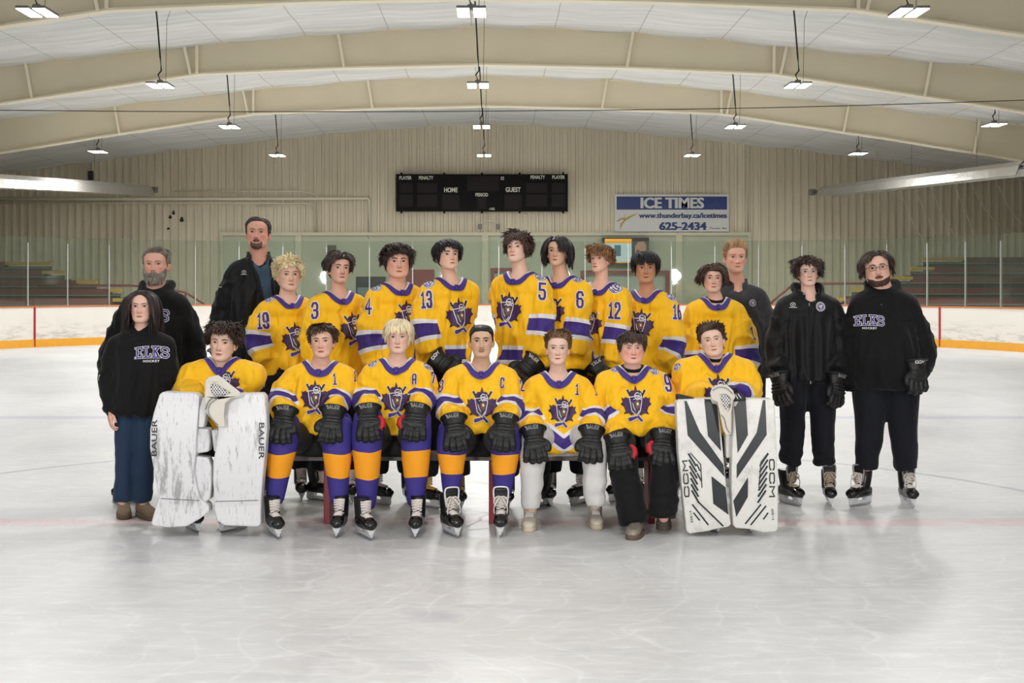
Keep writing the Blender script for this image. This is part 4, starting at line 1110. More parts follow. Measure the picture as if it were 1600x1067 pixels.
# ---------------------------------------------------------------- gloves and skates, built once
def build_glove():
    P = []
    P.append(tube(cat([(0, .0, .082), (0, 0, .055), (0, -.002, .015), (0, -.004, -.02)], 4), [.076 - .0022 * i for i in range(13)], 20, ry=[.056 - .0018 * i for i in range(13)], up=(0, 1, 0), roundcap=False))
    P.append(rings([((0, -.002, .03), (1, 0, 0), (0, 1, 0), .046, .036), ((0, -.004, 0), (1, 0, 0), (0, 1, 0), .052, .036), ((0, -.006, -.035), (1, 0, 0), (0, 1, 0), .059, .036), ((0, -.006, -.075), (1, 0, 0), (0, 1, 0), .062, .033), ((0, -.002, -.10), (1, 0, 0), (0, 1, 0), .058, .026)], 2.6, 28))
    for i, (x, L) in enumerate(((-.045, .090), (-.0152, .110), (.0152, .114), (.045, .104))):
        sp = x * .26
        q = cat([(x, -.008, -.085), (x + sp * .3, -.010, -.085 - L * .40), (x + sp * .8, -.002, -.085 - L * .76), (x + sp * 1.0, .020, -.085 - L * .97)], 6)
        m = len(q); r = [.0202 * (1 - .07 * k / m) * (1 - .16 * (abs(math.sin(k / m * math.pi * 2.5 + .3)) < .25)) for k in range(m)]
        P.append(tube(q, r, 10, roundcap=True, up=(0, 1, 0)))
    q = cat([(.040, .004, -.02), (.066, -.004, -.05), (.078, -.008, -.085), (.076, -.002, -.115)], 5); m = len(q)
    P.append(tube(q, [.024 - .004 * k / m for k in range(m)], 12, roundcap=True, up=(0, 1, 0)))
    # padded rolls on the back of the hand
    for (z, w) in ((-.012, .047), (-.040, .054), (-.068, .057)):
        for s in (-1, 1): P.append(tube([(s * w * .95, -.026, z), (s * w * .5, -.037, z), (s * .006, -.037, z)], [.009, .010, .009], 8, roundcap=True))
    # cuff roll
    P.append(tube([(math.cos(a) * .075, math.sin(a) * .061, .08) for a in np.linspace(0, 2 * math.pi, 25)[:-1]], .008, 6, closed=True))
    V, N, F = remesh(P, .0056, 1, .4); V = V * np.array([1.12, 1.05, .84]); return V, F
GLV, GLF = build_glove()
def glove_text(txt, mirror=1, scale=1):
    V, F = fit(text2d(txt, 1, .012), .088, .022) if txt != 'CCM' else block(txt, .075, .022); bv = bvh_of(GLV, GLF); out = []
    V, F = subdiv2d((V, F), .02)
    for (x, y) in V:
        ang = x / .062; d = Vector((math.sin(ang), -math.cos(ang), 0)); o = Vector((0, 0, .052 + y))
        h = bv.ray_cast(o + d * .2, -d, .4); out.append(tuple((h[0] if h[0] else o) + d * .0015))
    return out, F
GTX = {k: glove_text(k) for k in ('BAUER', 'TRUE', 'CCM')}
def xform(V, M):
    V = np.asarray(V); A = np.array(M); return V @ A[:3, :3].T + A[:3, 3]
def basis(z_to, y_hint, loc, sx=1, s=1):
    """matrix whose -z points along z_to and -y roughly along y_hint; sx mirrors"""
    z = -Vector(z_to).normalized(); y = -Vector(y_hint); y = (y - z * y.dot(z)).normalized(); x = y.cross(z)
    M = Matrix(((x.x * sx * s, y.x * s, z.x * s, loc[0]), (x.y * sx * s, y.y * s, z.y * s, loc[1]), (x.z * sx * s, y.z * s, z.z * s, loc[2]), (0, 0, 0, 1)))
    return M
def put_glove(parent, og, loc, fingers, back, thumb=1, scale=1.0, text='BAUER', tm=None, red=False, label=None):
    M = basis(fingers, back, loc, thumb, scale); flip = thumb < 0
    F = [f[::-1] for f in GLF] if flip else GLF
    V = xform(GLV, M); g = mesh_ob('glove', V, F, M_LEA, parent, origin=og)
    if label: g['label'] = label
    tv, tf = GTX[text]; M2 = basis(fingers, back, loc, 1, scale)
    if flip: tv = [(-a, b, c) for a, b, c in tv]; tv = [(a, b, c) for a, b, c in tv]
    tv2, tf2 = GTX[text]
    # keep the letters readable: un-mirror before placing
    if flip: VV = xform([(a, b, c) for a, b, c in tv2], M2)
    else: VV = xform(tv2, M)
    t = mesh_ob('cuff_lettering', VV, tf2, tm or M_GTXT, g, origin=og, smooth=False)
    if red:
        r = tube([(.080, -.010, -.02), (.098, -.008, -.045), (.100, -.006, -.075), (.088, -.004, -.10)], [.014, .020, .020, .012], 12, ry=[.024, .032, .032, .022], up=(0, 1, 0), roundcap=True)
        F2 = [f[::-1] for f in r[1]] if flip else r[1]
        mesh_ob('thumb_palm', xform(r[0], M), F2, M_REDP, g, origin=og)
    return g

def build_skate():
    P = [tube(cat([(0, -.128, .108), (0, -.10, .112), (0, -.04, .122), (0, .03, .125), (0, .095, .118)], 5), [.036, .0405, .042, .043, .043, .0435, .043, .0425, .042, .041, .040, .039, .038, .038, .038, .038, .038, .0375, .037, .036, .034], 20, ry=[.022, .027, .031, .033, .034, .036, .038, .040, .041, .042, .042, .042, .042, .042, .042, .042, .042, .042, .041, .040, .038], roundcap=True)]
    P.append(tube(cat([(0, .03, .13), (0, .048, .18), (0, .062, .235), (0, .062, .262)], 4), .046, 20, ry=[.056, .056, .054, .052, .052, .052, .053, .054, .055, .056, .058, .06, .06], up=(0, 1, 0)))
    P.append(rings([((0, -.005, .080), (1, 0, 0), (0, 1, 0), .034, .135), ((0, -.005, .092), (1, 0, 0), (0, 1, 0), .039, .140), ((0, -.003, .105), (1, 0, 0), (0, 1, 0), .040, .138)], 2.4, 24))
    V, N, F = remesh(P, .0062, 3, .4)
    F = np.array([f for f in F if len(f) == 4]); fc = V[F].mean(1)
    mi = np.where((fc[:, 1] < -.086) & (fc[:, 2] < .146), 1, 0)
    boot = (V, [tuple(f) for f in F], mi)
    h = MB()
    # holder: two towers and a runner
    for (y0, y1) in ((-.125, -.045), (.045, .125)):
        h.add([(-.026, y0, .083), (.026, y0, .083), (.026, y1, .083), (-.026, y1, .083), (-.007, y0 + .005, .028), (.007, y0 + .005, .028), (.007, y1 - .01, .028), (-.007, y1 - .01, .028)], [(0, 1, 2, 3), (7, 6, 5, 4), (0, 4, 5, 1), (1, 5, 6, 2), (2, 6, 7, 3), (3, 7, 4, 0)])
    h.add([(-.007, -.138, .045), (.007, -.138, .045), (.007, .138, .045), (-.007, .138, .045), (-.0045, -.130, .018), (.0045, -.130, .018), (.0045, .134, .018), (-.0045, .134, .018)], [(0, 1, 2, 3), (7, 6, 5, 4), (0, 4, 5, 1), (1, 5, 6, 2), (2, 6, 7, 3), (3, 7, 4, 0)])
    b = MB(); n = 14; pr = []
    for i in range(n + 1):
        y = -.142 + .288 * i / n; e = abs(y - .002) / .144; pr.append((y, .02 * max(0, (e - .8) / .2) ** 2))
    poly = pr + [(.140, .022), (-.136, .022)]
    b.prism(poly, -.0022, .0022, 'x')
    # tongue
    t = rings([((0, -.018, .175), (1, 0, 0), (0, 1, .2), .030, .010), ((0, -.012, .215), (1, 0, 0), (0, 1, .25), .036, .011), ((0, -.008, .255), (1, 0, 0), (0, 1, .2), .041, .010), ((0, -.012, .288), (1, 0, 0), (0, 1, .1), .042, .009), ((0, -.020, .302), (1, 0, 0), (0, 1, .0), .034, .008)], 2.8, 20)
    # liner edge on tongue
    e = tube(cat([(-.033, -.024, .19), (-.041, -.021, .25), (-.042, -.024, .29), (-.028, -.032, .309), (.028, -.032, .309), (.042, -.024, .29), (.041, -.021, .25), (.033, -.024, .19)], 4), .0052, 6)
    # laces
    L = MB(); bv = bvh_of(*boot[:2]); bt = bvh_of(*t)
    def onboot(x, f, off=.003):
        y, z = np.interp(f, [0, .35, .7, 1], [-.085, -.052, -.028, -.020]), np.interp(f, [0, .35, .7, 1], [.155, .180, .212, .245])
        d = Vector((0, -.75, .66)).normalized(); o = Vector((x, y, z))
        hit = bv.ray_cast(o + d * .15, -d, .3); h2 = bt.ray_cast(o + d * .15, -d, .3)
        c = [q[0] for q in (hit, h2) if q[0] is not None]
        if not c: return tuple(o)
        p = max(c, key=lambda q: q.dot(d)); return tuple(p + d * off)
    rows = 9
    for i in range(rows):
        f = i / (rows - 1); w = .024 + .010 * f
        L.tube([onboot(x, f + .05 * math.sin(x * 50), .004) for x in (-w, -w * .5, 0, w * .5, w)], .0042, 5)
        if i < rows - 1: 
            g = (i + 1) / (rows - 1)
            L.tube([onboot(-w, f), onboot(0, (f + g) / 2, .0055), onboot(w, g)], .0030, 5); L.tube([onboot(w, f), onboot(0, (f + g) / 2, .0065), onboot(-w, g)], .0030, 5)
    top = Vector(onboot(0, 1, .008)); bow = MB()
    for s in (-1, 1):
        bow.tube(cat([tuple(top), tuple(top + Vector((s * .022, -.012, .002))), tuple(top + Vector((s * .040, -.022, -.022))), tuple(top + Vector((s * .032, -.024, -.045))), tuple(top + Vector((s * .010, -.014, -.012)))], 4), .0038, 5)
        bow.tube(cat([tuple(top), tuple(top + Vector((s * .02, -.024, -.02))), tuple(top + Vector((s * .038, -.034, -.06))), tuple(top + Vector((s * .036, -.030, -.1)))], 4), .0036, 5)
    lo = lambda V_: [(p[0] * 1.06, p[1], p[2] - .014) for p in V_]
    L2 = MB(); L2.add(L.v, L.f); L2.add(bow.v, bow.f); L2.v = lo(L2.v); L.v = lo(L.v)
    h.v = [(p[0], p[1], .018 + (p[2] - .018) * .80) for p in h.v]; bv_ = np.array(lo(boot[0]))
    return (bv_, boot[1], boot[2]), h, b, (lo(t[0]), t[1]), (lo(e[0]), e[1]), L, L2
SK = build_skate()
SKM = {}
def put_skate(parent, og, loc, yaw, lace=None, pitch=0, scale=1.0, tongue=True, liner=None, spin_roll=0):
    """toe points along yaw (0 = towards the camera)"""
    boot, h, b, t, e, L, L2 = SK; L = L2 if liner else L; lace = lace or M_LACE
    M = Matrix.Translation(loc) @ Matrix.Rotation(yaw, 4, 'Z') @ Matrix.Rotation(pitch, 4, 'X') @ Matrix.Rotation(spin_roll, 4, 'Y') @ Matrix.Scale(scale, 4)
    key = (id(lace), id(liner))
    def inst(name, V, F, m, par, mi=None, smooth=True):
        k = (name, m if not isinstance(m, list) else tuple(m))
        kk = str(k)
        if kk not in SKM:
            o = mesh_ob(name, V, F, m, None, mi, smooth); SKM[kk] = o.data; bpy.data.objects.remove(o)
        o = bpy.data.objects.new(name.rstrip('_'), SKM[kk]); COL.objects.link(o); o.parent = par; return o
    o = inst('skate', boot[0], boot[1], [M_BOOT, M_CAP], parent, boot[2])
    o.matrix_local = Matrix.Translation(-Vector(og)) @ M
    inst('blade_holder', h.v, h.f, M_HOLD, o, smooth=False); inst('blade', b.v, b.f, M_STEEL, o, smooth=False)
    if liner: inst('tongue', t[0], t[1], M_BOOT, o); inst('tongue_trim', e[0], e[1], liner, o)
    inst('laces', L.v, L.f, lace, o) if not liner else inst('laces_', L.v, L.f, lace, o)
    return o

# ---------------------------------------------------------------- clothing and body
def seg_nearest(P, A):
    """distance and arc length of the nearest point on polyline A for points P"""
    A = np.asarray(A); best = np.full(len(P), 1e9); tt = np.zeros(len(P)); acc = 0
    for i in range(len(A) - 1):
        a, b = A[i], A[i + 1]; d = b - a; L = np.linalg.norm(d) + 1e-9
        u = np.clip(((P - a) @ d) / (L * L), 0, 1); q = a + u[:, None] * d; r = np.linalg.norm(P - q, axis=1)
        m = r < best; best[m] = r[m]; tt[m] = acc + u[m] * L; acc += L
    d = A[-1] - A[-2]; L = np.linalg.norm(d); u = ((P - A[-1]) @ d) / L; m = (u > 0) & (tt > acc - 1e-3); tt[m] = acc + u[m]
    return best, tt, acc

def soft_t(P, A, sig=.05):
    A = np.asarray([tuple(p) for p in A], float); seg = np.linalg.norm(np.diff(A, axis=0), axis=1); cum = np.concatenate([[0], np.cumsum(seg)]); ts = np.linspace(-.05, cum[-1] + .12, 46)
    d0 = (A[1] - A[0]) / seg[0]; d1 = (A[-1] - A[-2]) / seg[-1]
    Q = np.stack([np.interp(np.clip(ts, 0, cum[-1]), cum, A[:, k]) for k in range(3)], 1) + np.minimum(ts, 0)[:, None] * d0 + np.maximum(ts - cum[-1], 0)[:, None] * d1
    D = ((P[:, None, :] - Q[None]) ** 2).sum(2); D -= D.min(1)[:, None]; w = np.exp(-D / (2 * sig * sig)); return (w * ts).sum(1) / w.sum(1)

def person(S):
    """S: one person's measurements, all world metres or pixel+depth tuples"""
    d = S['d']; seed = S['seed']; yaw = math.radians(S.get('yaw', 0))
    sd = Vector((math.cos(yaw), math.sin(yaw), 0)); fw = Vector((math.sin(yaw), -math.cos(yaw), 0))
    base = px(S['cx'], 446, d); base.z = 0; base.y += S.get('basedy', 0)
    og = tuple(base)
    root = empty('person', og, S['label'], 'person', S.get('group'))
    def W(t, dd=0):                      # (x, y, extra depth) -> world
        return px(t[0], t[1], d + (t[2] if len(t) > 2 else 0) + dd)
    # ---- head
    hx, ytop, ychin = S['head'][:3]; hd = S.get('headd', 0)
    ctr = px(hx, (ytop + ychin) / 2, d + hd - .02); hh = (ychin - ytop) * (d + hd) / FPX; hs = hh / .227
    hy, hp, hr = [math.radians(a) for a in S.get('look', (0, 0, 0))]
    RM = Matrix.Rotation(hy, 3, 'Z') @ Matrix.Rotation(hr, 3, 'Y') @ Matrix.Rotation(-hp, 3, 'X')
    MH = Matrix.Translation(ctr) @ RM.to_4x4() @ Matrix.Scale(hs, 4)
    fp = S.get('face', {})
    HV, HF, tone = head_mesh(fp); bvh = bvh_of(HV, HF)
    skin = get_skin(S['skin'])
    mb = MB(); mb.add(HV, HF, 0)
    for s in (-1, 1): v, f = ear_mesh(s, fp.get('wide', 1)); mb.add(v, f, 0)
    nh = len(mb.v); tones = [tone, np.tile([1, .82, .78], (nh - len(HV), 1))]
    face_patches(bvh, fp, mb); tones.append(np.ones((len(mb.v) - nh, 3)))
    headV = xform(np.array(mb.v), MH)
    # ---- skeleton points
    nb = W(S['neck'])                                            # neck base (centre)
    sw = S.get('sw', .19)
    sl = S.get('shl'); sr = S.get('shr')
    SL = W(sl) if sl else nb - sd * sw - ZUP * .10
    SR = W(sr) if sr else nb + sd * sw - ZUP * .10
    seated = S.get('seated', False)
    armL = [SL] + [W(p) for p in S['armL']]; armR = [SR] + [W(p) for p in S['armR']]
    hem = W(S['hem']) if len(S['hem']) > 1 else None             # centre of the hem
    # ---- body
    bp = []
    neck0 = MH @ Vector((0, .022, -.045)); nr = S.get('neckr', .056) * hs
    q = cat([tuple(neck0 + Vector((0, 0, .02))), tuple(neck0.lerp(nb, .5)), tuple(nb + ZUP * .015), tuple(nb - ZUP * .06)], 5)
    m = len(q); rr = np.interp(np.linspace(0, 1, m), [0, .35, .68, .85, 1], [nr, nr * .98, min(nr * 1.12, .068), min(nr * 1.4, .08), .09])
    bp.append(tube(q, rr, 20, up=tuple(fw)))
    bp.append(rings([(tuple(nb + ZUP * .012), sd, fw, min(.064 * hs, .066), .056), (tuple(nb - ZUP * .012), sd, fw, .082, .062), (tuple(nb - ZUP * .035 + fw * .006), sd, fw, .096, .068), (tuple(nb - ZUP * .065 + fw * .018), sd, fw, .10, .082), (tuple(nb - ZUP * .10 + fw * .02), sd, fw, .11, .09)], 2.1, 24))
    bp.append(tube([tuple(SL), tuple(nb - ZUP * .07), tuple(SR)], [.045, .06, .045], 14, roundcap=True))
    pel = W(S['pelvis']) if 'pelvis' in S else Vector((base.x, base.y, px(0, S['hem'][1], d).z + .03))
    bp.append(rings([(tuple(nb - ZUP * .06), sd, fw, .09, .06), (tuple(nb.lerp(pel, .3) - fw * .02), sd, fw, .13, .085), (tuple(nb.lerp(pel, .6) - fw * .02), sd, fw, .125, .085), (tuple(pel), sd, fw, .13, .09), (tuple(pel - ZUP * .08), sd, fw, .11, .09)], 2.2, 20))
    for side_, A in (('L', armL), ('R', armR)):
        if not (S.get('bare') and side_ in S['bare']): A = A[:-1] + [A[-1] + (A[-2] - A[-1]).normalized() * .07]
        bp.append(tube([tuple(p) for p in A], [.045, .038, .027][:len(A)] + [.026] * (len(A) - 3), 12, roundcap=True))
    legs = []
    for key in ('legL', 'legR'):
        if key in S:
            L = [W(p) for p in S[key]]; legs.append(L); bp.append(tube(cat([tuple(p) for p in L], 4), np.interp(np.linspace(0, 1, 4 * (len(L) - 1) + 1), [0, .5, .75, 1], [.075, .05, .048, .036]), 12, roundcap=True))
        else: legs.append(None)
    BV, BN, BF = remesh(bp, .0135, 4)
    allm = MB(); allm.add(BV, BF, 0); allm.v += [tuple(p) for p in headV]; o = len(BV); allm.f += [tuple(i + o for i in f) for f in mb.f]; allm.m += mb.m
    tn = np.vstack([np.tile([.97, .92, .90], (len(BV), 1))] + tones)
    # bare hands
    for (side, A) in (('L', armL), ('R', armR)):
        if S.get('bare') and side in S['bare']:
            hp_ = A[-1]; dr = (A[-1] - A[-2]).normalized(); M = basis(dr, fw * .4 + sd * (-.9 if side == 'L' else .9), hp_, 1 if side == 'L' else -1)
            hpz = [rings([((0, 0, .01), (1, 0, 0), (0, 1, 0), .026, .019), ((0, 0, -.03), (1, 0, 0), (0, 1, 0), .036, .017), ((0, .002, -.07), (1, 0, 0), (0, 1, 0), .041, .015), ((0, .006, -.088), (1, 0, 0), (0, 1, 0), .037, .012)], 2.4, 18)]
            for i, (x, L_) in enumerate(((-.030, .055), (-.0105, .068), (.0105, .072), (.030, .064))):
                hpz.append(tube(cat([(x, .004, -.08), (x, .010, -.08 - L_ * .45), (x, .030, -.08 - L_ * .8), (x, .046, -.08 - L_ * .82)], 3), [.0092 - .0003 * k for k in range(10)], 8, roundcap=True, up=(0, 1, 0)))
            hpz.append(tube(cat([(.028, .004, -.02), (.046, .012, -.05), (.05, .022, -.078), (.046, .03, -.098)], 3), [.012 - .0003 * k for k in range(10)], 8, roundcap=True, up=(0, 1, 0)))
            hv, hn, hf = remesh(hpz, .004, 2); hv = xform(hv, M)
            if side != 'L': hf = [f[::-1] for f in hf]
            allm.add(hv, hf, 0); tn = np.vstack([tn, np.tile([1, .88, .86], (len(hv), 1))])
    browc = S.get('browc', (60, 44, 34)); lipc = tuple(int(a * b) for a, b in zip(S['skin'], fp.get('lipc', (.9, .70, .68))))
    key = str(browc)
    bm_ = mat('brow_hair_%s' % abs(hash(browc) % 9999), rgb(*browc), .7); lm_ = mat('lip_%s' % abs(hash(lipc) % 9999), rgb(*lipc), .45); ml_ = mat('mouth_line', rgb(96, 48, 44), .6)
    body = mesh_ob('body', allm.v, allm.f, [skin, M_EYEW, IRIS[S.get('iris', 'brown')], M_PUPIL, M_LASH, bm_, lm_, ml_], root, allm.m, True, og, attrs={'tone': tn})
    # ---- hair
    if 'hair' in S:
        hm, sh = make_hair(HV, HF, bvh, S['hair'], seed)
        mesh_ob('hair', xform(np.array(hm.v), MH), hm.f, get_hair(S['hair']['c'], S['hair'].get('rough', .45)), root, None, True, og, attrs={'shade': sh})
    for nm, bd in (('beard', S.get('beard')), ('moustache', S.get('moustache'))):
        if not bd: continue
        V = np.array(HV); z0, z1, ang = bd.get('z', (-.12, -.045, 1.5)); phi = np.abs(np.arctan2(V[:, 0], -V[:, 1] - .0)); 
        top = np.interp(phi, [0, .25, .42, .75, 1.1, 1.5], bd.get('top', [-.074, -.073, -.055, -.04, -.02, .0]))
        if nm == 'moustache': k = np.clip((V[:, 2] + .061) / .003, 0, 1) * np.clip((-.0465 - V[:, 2]) / .004, 0, 1) * np.clip((.026 - np.abs(V[:, 0])) / .006, 0, 1)
        else: k = np.clip((top - V[:, 2]) / .008, 0, 1) * np.clip((ang - phi) / .15, 0, 1); 
        if nm == 'beard' and bd.get('stache', True):
            k = np.maximum(k, np.clip((1 - (V[:, 0] / .031) ** 2 - ((V[:, 2] + .0545 + 7 * V[:, 0] ** 2) / .0068) ** 2) * 3, 0, 1) * (V[:, 1] < -.03))
        D = V - np.array([0, 0, -.02]); D /= np.linalg.norm(D, axis=1)[:, None]
        D = D * .7 + np.array([0, -.3, -.35 * bd.get('drop', 0)]) 
        off = -.004 + (.004 + bd.get('vol', .006)) * k * (1 + .3 * wn(V, 160, seed)) + bd.get('chin', 0) * k * np.clip((-V[:, 2] - .08) / .03, 0, 1)
        CV = V + D * off[:, None]
        b_ = MB(); b_.add(CV, HF); sh = list(.4 + .25 * wn(V, 120, seed + 3))
        rs = np.random.RandomState(seed); idx = np.where(k > .55)[0]
        if bd.get('locks'):
            for i in rs.choice(idx, bd['locks']):
                p = Vector(CV[i]); Ln = bd.get('len', .02) * rs.uniform(.6, 1.2); dr = (Vector(D[i]) * .6 + Vector((0, -.1, -1)) * .9 + Vector(rs.randn(3) * .25)).normalized()
                pts = [tuple(p - dr * .004), tuple(p + dr * Ln * .5), tuple(p + dr * Ln + Vector((0, .003, -.002)))]
                v, f = tube(pts, [.0022, .0018, .0004], 4, cap=False); b_.add(v, f); c_1 = rs.uniform(0, 1); sh += [c_1] * len(v)
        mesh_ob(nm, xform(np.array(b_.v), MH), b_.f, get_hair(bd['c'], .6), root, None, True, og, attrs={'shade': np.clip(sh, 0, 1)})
    if S.get('glasses'):
        gm = mat('spectacle_frame_%s' % S['glasses'], rgb(40, 34, 40) if S['glasses'] == 'dark' else rgb(190, 182, 186), .25); g = MB()
        for s in (-1, 1):
            pts = [(s * .0325 + .0225 * (abs(math.cos(a)) ** .7) * np.sign(math.cos(a)), -.098 - .002 * math.cos(a) * s * -1, .001 + .0155 * (abs(math.sin(a)) ** .8) * np.sign(math.sin(a))) for a in np.linspace(0, 2 * math.pi, 25)[:-1]]
            g.tube(pts, .0016, 6, closed=True)
            g.tube([(s * .055, -.097, .008), (s * .073, -.085, .008), (s * .077, .0, .004), (s * .078, .02, -.006)], .0016, 6)
        g.tube([(-.010, -.099, .004), (0, -.103, .007), (.010, -.099, .004)], .0016, 6)
        mesh_ob('glasses', xform(np.array(g.v), MH), g.f, gm, root, None, True, og)
    # ---- upper garment
    tp = S['top']; kind = tp['kind']
    tw, td = tp.get('w', .2), tp.get('dp', .13)         # chest half sizes
    hw, hdp = tp.get('hw', tw), tp.get('hd', td)
    cp = []
    lean = S.get('lean', 0)
    chest = nb - ZUP * .20 + fw * (.02)
    R = []
    hemc = hem
    for k, (a, b) in zip((0, .12, .35, .6, .82, 1.0), ((hw, hdp), (hw, hdp), (hw * .45 + tw * .55, (hdp + td) / 2), (tw, td), (tw * .98, td * .92), (tw * .80, td * .62))):
        c = hemc.lerp(nb - ZUP * .075, k); bel = tp.get('belly', 0) * math.sin(math.pi * min(1, k * 1.3)) if k < .77 else 0
        R.append((tuple(c + fw * bel * .5), sd, fw, a, b + bel * .5))
    cp.append(rings(R, 2.35, 36))
    pad = tp.get('pad', .078)
    cp.append(tube(cat([tuple(SL), tuple(nb - ZUP * (.066 + .0) - sd * .09 + fw * .01), tuple(nb - ZUP * .055 + fw * .008), tuple(nb - ZUP * .066 + sd * .09 + fw * .01), tuple(SR)], 4), np.interp(np.linspace(0, 1, 17), [0, .25, .5, .75, 1], [pad, pad * .98, pad * .95, pad * .98, pad]), 18, roundcap=True, up=tuple(fw)))
    cp.append(tube([tuple(nb - ZUP * .10 - sd * .11 + fw * .035), tuple(nb - ZUP * .092 + fw * .048), tuple(nb - ZUP * .10 + sd * .11 + fw * .035)], [.066, .070, .066], 16, roundcap=True, up=tuple(fw)))
    sr0, sr1, sr2 = tp.get('sl', (.082, .078, .075))
    arms = []
    for A in (armL, armR):
        Q = cat([tuple(p) for p in A[:3]], 6); m = len(Q)
        cp.append(tube(Q, np.interp(np.linspace(0, 1, m), [0, .25, .55, 1], [pad * .95, sr0, sr1, sr2]), 18, roundcap=False, up=tuple(fw)))
        arms.append(Q)
    if tp.get('skirt'):   # fabric lying over the lap
        for (a, b_, r_) in tp['skirt']: cp.append(tube([tuple(W(a)), tuple(W(b_))], r_, 14, roundcap=True))
    if tp.get('hood'):
        hc = nb - fw * .055 + ZUP * .03; k = tp['hood']
        cp.append(tube([tuple(hc + sd * math.cos(a) * .095 * k + fw * (math.sin(a) * .085 * k + .01) + ZUP * (.030 - .062 * max(0, math.sin(a)))) for a in np.linspace(0, 2 * math.pi, 21)[:-1]], .038 * k, 10, closed=True))
        cp.append(tube([tuple(hc - fw * .05 + ZUP * .0), tuple(hc - fw * .10 - ZUP * .10)], [.07 * k, .05 * k], 12, roundcap=True))
    V, N, F = remesh(cp, .0115, 7, .55)
    # which vertices belong to a sleeve
    sl_attr = np.full(len(V), 9.0); isarm = np.zeros(len(V), bool); armt = np.zeros(len(V))
    core = (V - np.array(tuple(hemc))) ; axis = np.array(tuple(nb - hemc)); 
    tt_ = np.clip((core @ axis) / (axis @ axis), 0, 1); cc = np.array(tuple(hemc)) + tt_[:, None] * axis; rel = V - cc
    dt = np.sqrt((rel @ np.array(tuple(sd)) / tw) ** 2 + (rel @ np.array(tuple(fw)) / (td + .03)) ** 2)
    bestd = np.full(len(V), 1e9)
    for A, st in zip(arms, tp.get('stripe', (None, None))):
        dist, t, Ltot = seg_nearest(V, A); da = dist / (sr1 * 1.15)
        m = ((da < dt * 1.22) | (seated & (dist < sr1 * 1.25))) & (t > .07) & (dist < sr1 * 1.6); isarm |= m; armt[m] = t[m] / Ltot
        if st is not None:
            m2 = (dist < bestd); tsf = soft_t(V, A); sl_attr[m2] = tsf[m2] - st * Ltot; bestd = np.minimum(bestd, dist)
        else:
            m2 = (dist < bestd); sl_attr[m2] = 9; bestd = np.minimum(bestd, dist)
    # hem measured down the front
    hz = V[:, 2] - hemc.z + tp.get('hemoff', 0) - tp.get('hemv', 0) * np.abs((V - np.array(tuple(hemc))) @ np.array(tuple(sd))); ia = isarm.astype(float); FQ = np.array([f for f in F if len(f) == 4])
    for _ in range(5):
        acc_ = np.zeros(len(V)); cnt = np.zeros(len(V))
        for k_ in range(4):
            np.add.at(acc_, FQ[:, k_], ia[FQ[:, (k_ + 1) % 4]] + ia[FQ[:, k_ - 1]]); np.add.at(cnt, FQ[:, k_], 2)
        ia = .5 * ia + .5 * acc_ / np.maximum(cnt, 1)
    if not tp.get('hemstripe', False): hz = np.full(len(V), 9.0)
    # folds
    amp = tp.get('fold', .0075) * 2.9
    U = np.stack([V @ np.array(tuple(sd)), V @ np.array(tuple(fw)), V[:, 2]], 1)
    f1 = wn(U, 40, seed * 7 + 1, 9, (1, 1, .22)); f1 = .75 - np.abs(f1) ** .8 * 1.3
    f2 = wn(U, 22, seed * 7 + 2, 7, (1, 1, .6))
    f3 = wn(U, 36, seed * 7 + 3, 9, (.55, .55, .9)); f3 = .75 - np.abs(f3) * 1.3
    up_k = np.clip((nb.z - V[:, 2]) / .22, .15, 1)
    disp = np.where(isarm, amp * (.55 * f3 + .35 * f1), amp * up_k * (.8 * f1 + .25 * f2))
    V = V + N * disp[:, None]
    nkx, nky = .091 * S.get('neckw', 1), .079
    if kind == 'hoodie': nkx, nky = .03, .03
    lx = (V - np.array(tuple(nb))) @ np.array(tuple(sd)); ly = (V - np.array(tuple(nb))) @ np.array(tuple(fw)); lz = V[:, 2] - nb.z
    vn = S.get('vneck', .02)
    fr = np.clip(ly / nky, 0, 1); ky_ = nky + vn * np.clip(1 - np.abs(lx) / nkx, 0, 1) * (ly > 0)
    rr_ = np.sqrt((lx / nkx) ** 2 + (ly / ky_) ** 2); hole = np.clip((1.0 - rr_) / .12, 0, 1) * (lz > -.16)
    if kind != 'hoodie' or True: V[:, 2] -= hole * .05
    gname = {'jersey': 'jersey', 'hoodie': 'hoodie', 'jacket': 'jacket'}[kind]
    gm = M_JERSEY if kind == 'jersey' else tp['m']
    G = mesh_ob(gname, V, F, gm, root, None, True, og, attrs={'sl': sl_attr, 'hz': hz, 'ia': ia})
    bg = bvh_of(V, F)
    # ---- collar
    if kind == 'jersey':
        na = 56; nt = 7; CVx = []; CF = []; wv = S.get('vneck', .02); kx, ky = .086 * S.get('neckw', 1), .074
        prev = None
        def bgz(p):
            h = bg.ray_cast(p + ZUP * .3, -ZUP, .7); return h[0].z if h[0] is not None else nb.z - .08
        for i in range(na):
            a = 2 * math.pi * i / na; s_, c2 = math.sin(a), math.cos(a)      # a=0 is the front
            vv = max(0, 1 - abs(s_)) ** 1.5 if c2 > 0 else 0
            for j in range(nt):
                t = j / (nt - 1); wdt = .036 + .006 * vv; r = 1
                x = (kx + wdt * t) * s_; y = (ky + wdt * t * .95) * c2 + wv * vv
                p = nb + sd * x + fw * y
                h = bg.ray_cast(p + ZUP * .3, -ZUP, .7)
                z = h[0].z if h[0] is not None else nb.z - .08
                CVx.append([p.x, p.y, z])
        CVx = np.array(CVx).reshape(na, nt, 3)
        z0 = np.array([bgz(nb + sd * (kx + .014) * math.sin(2 * math.pi * i / na) + fw * ((ky + .014) * math.cos(2 * math.pi * i / na) + wv * (max(0, 1 - abs(math.sin(2 * math.pi * i / na))) ** 1.5 if math.cos(2 * math.pi * i / na) > 0 else 0))) for i in range(na)])
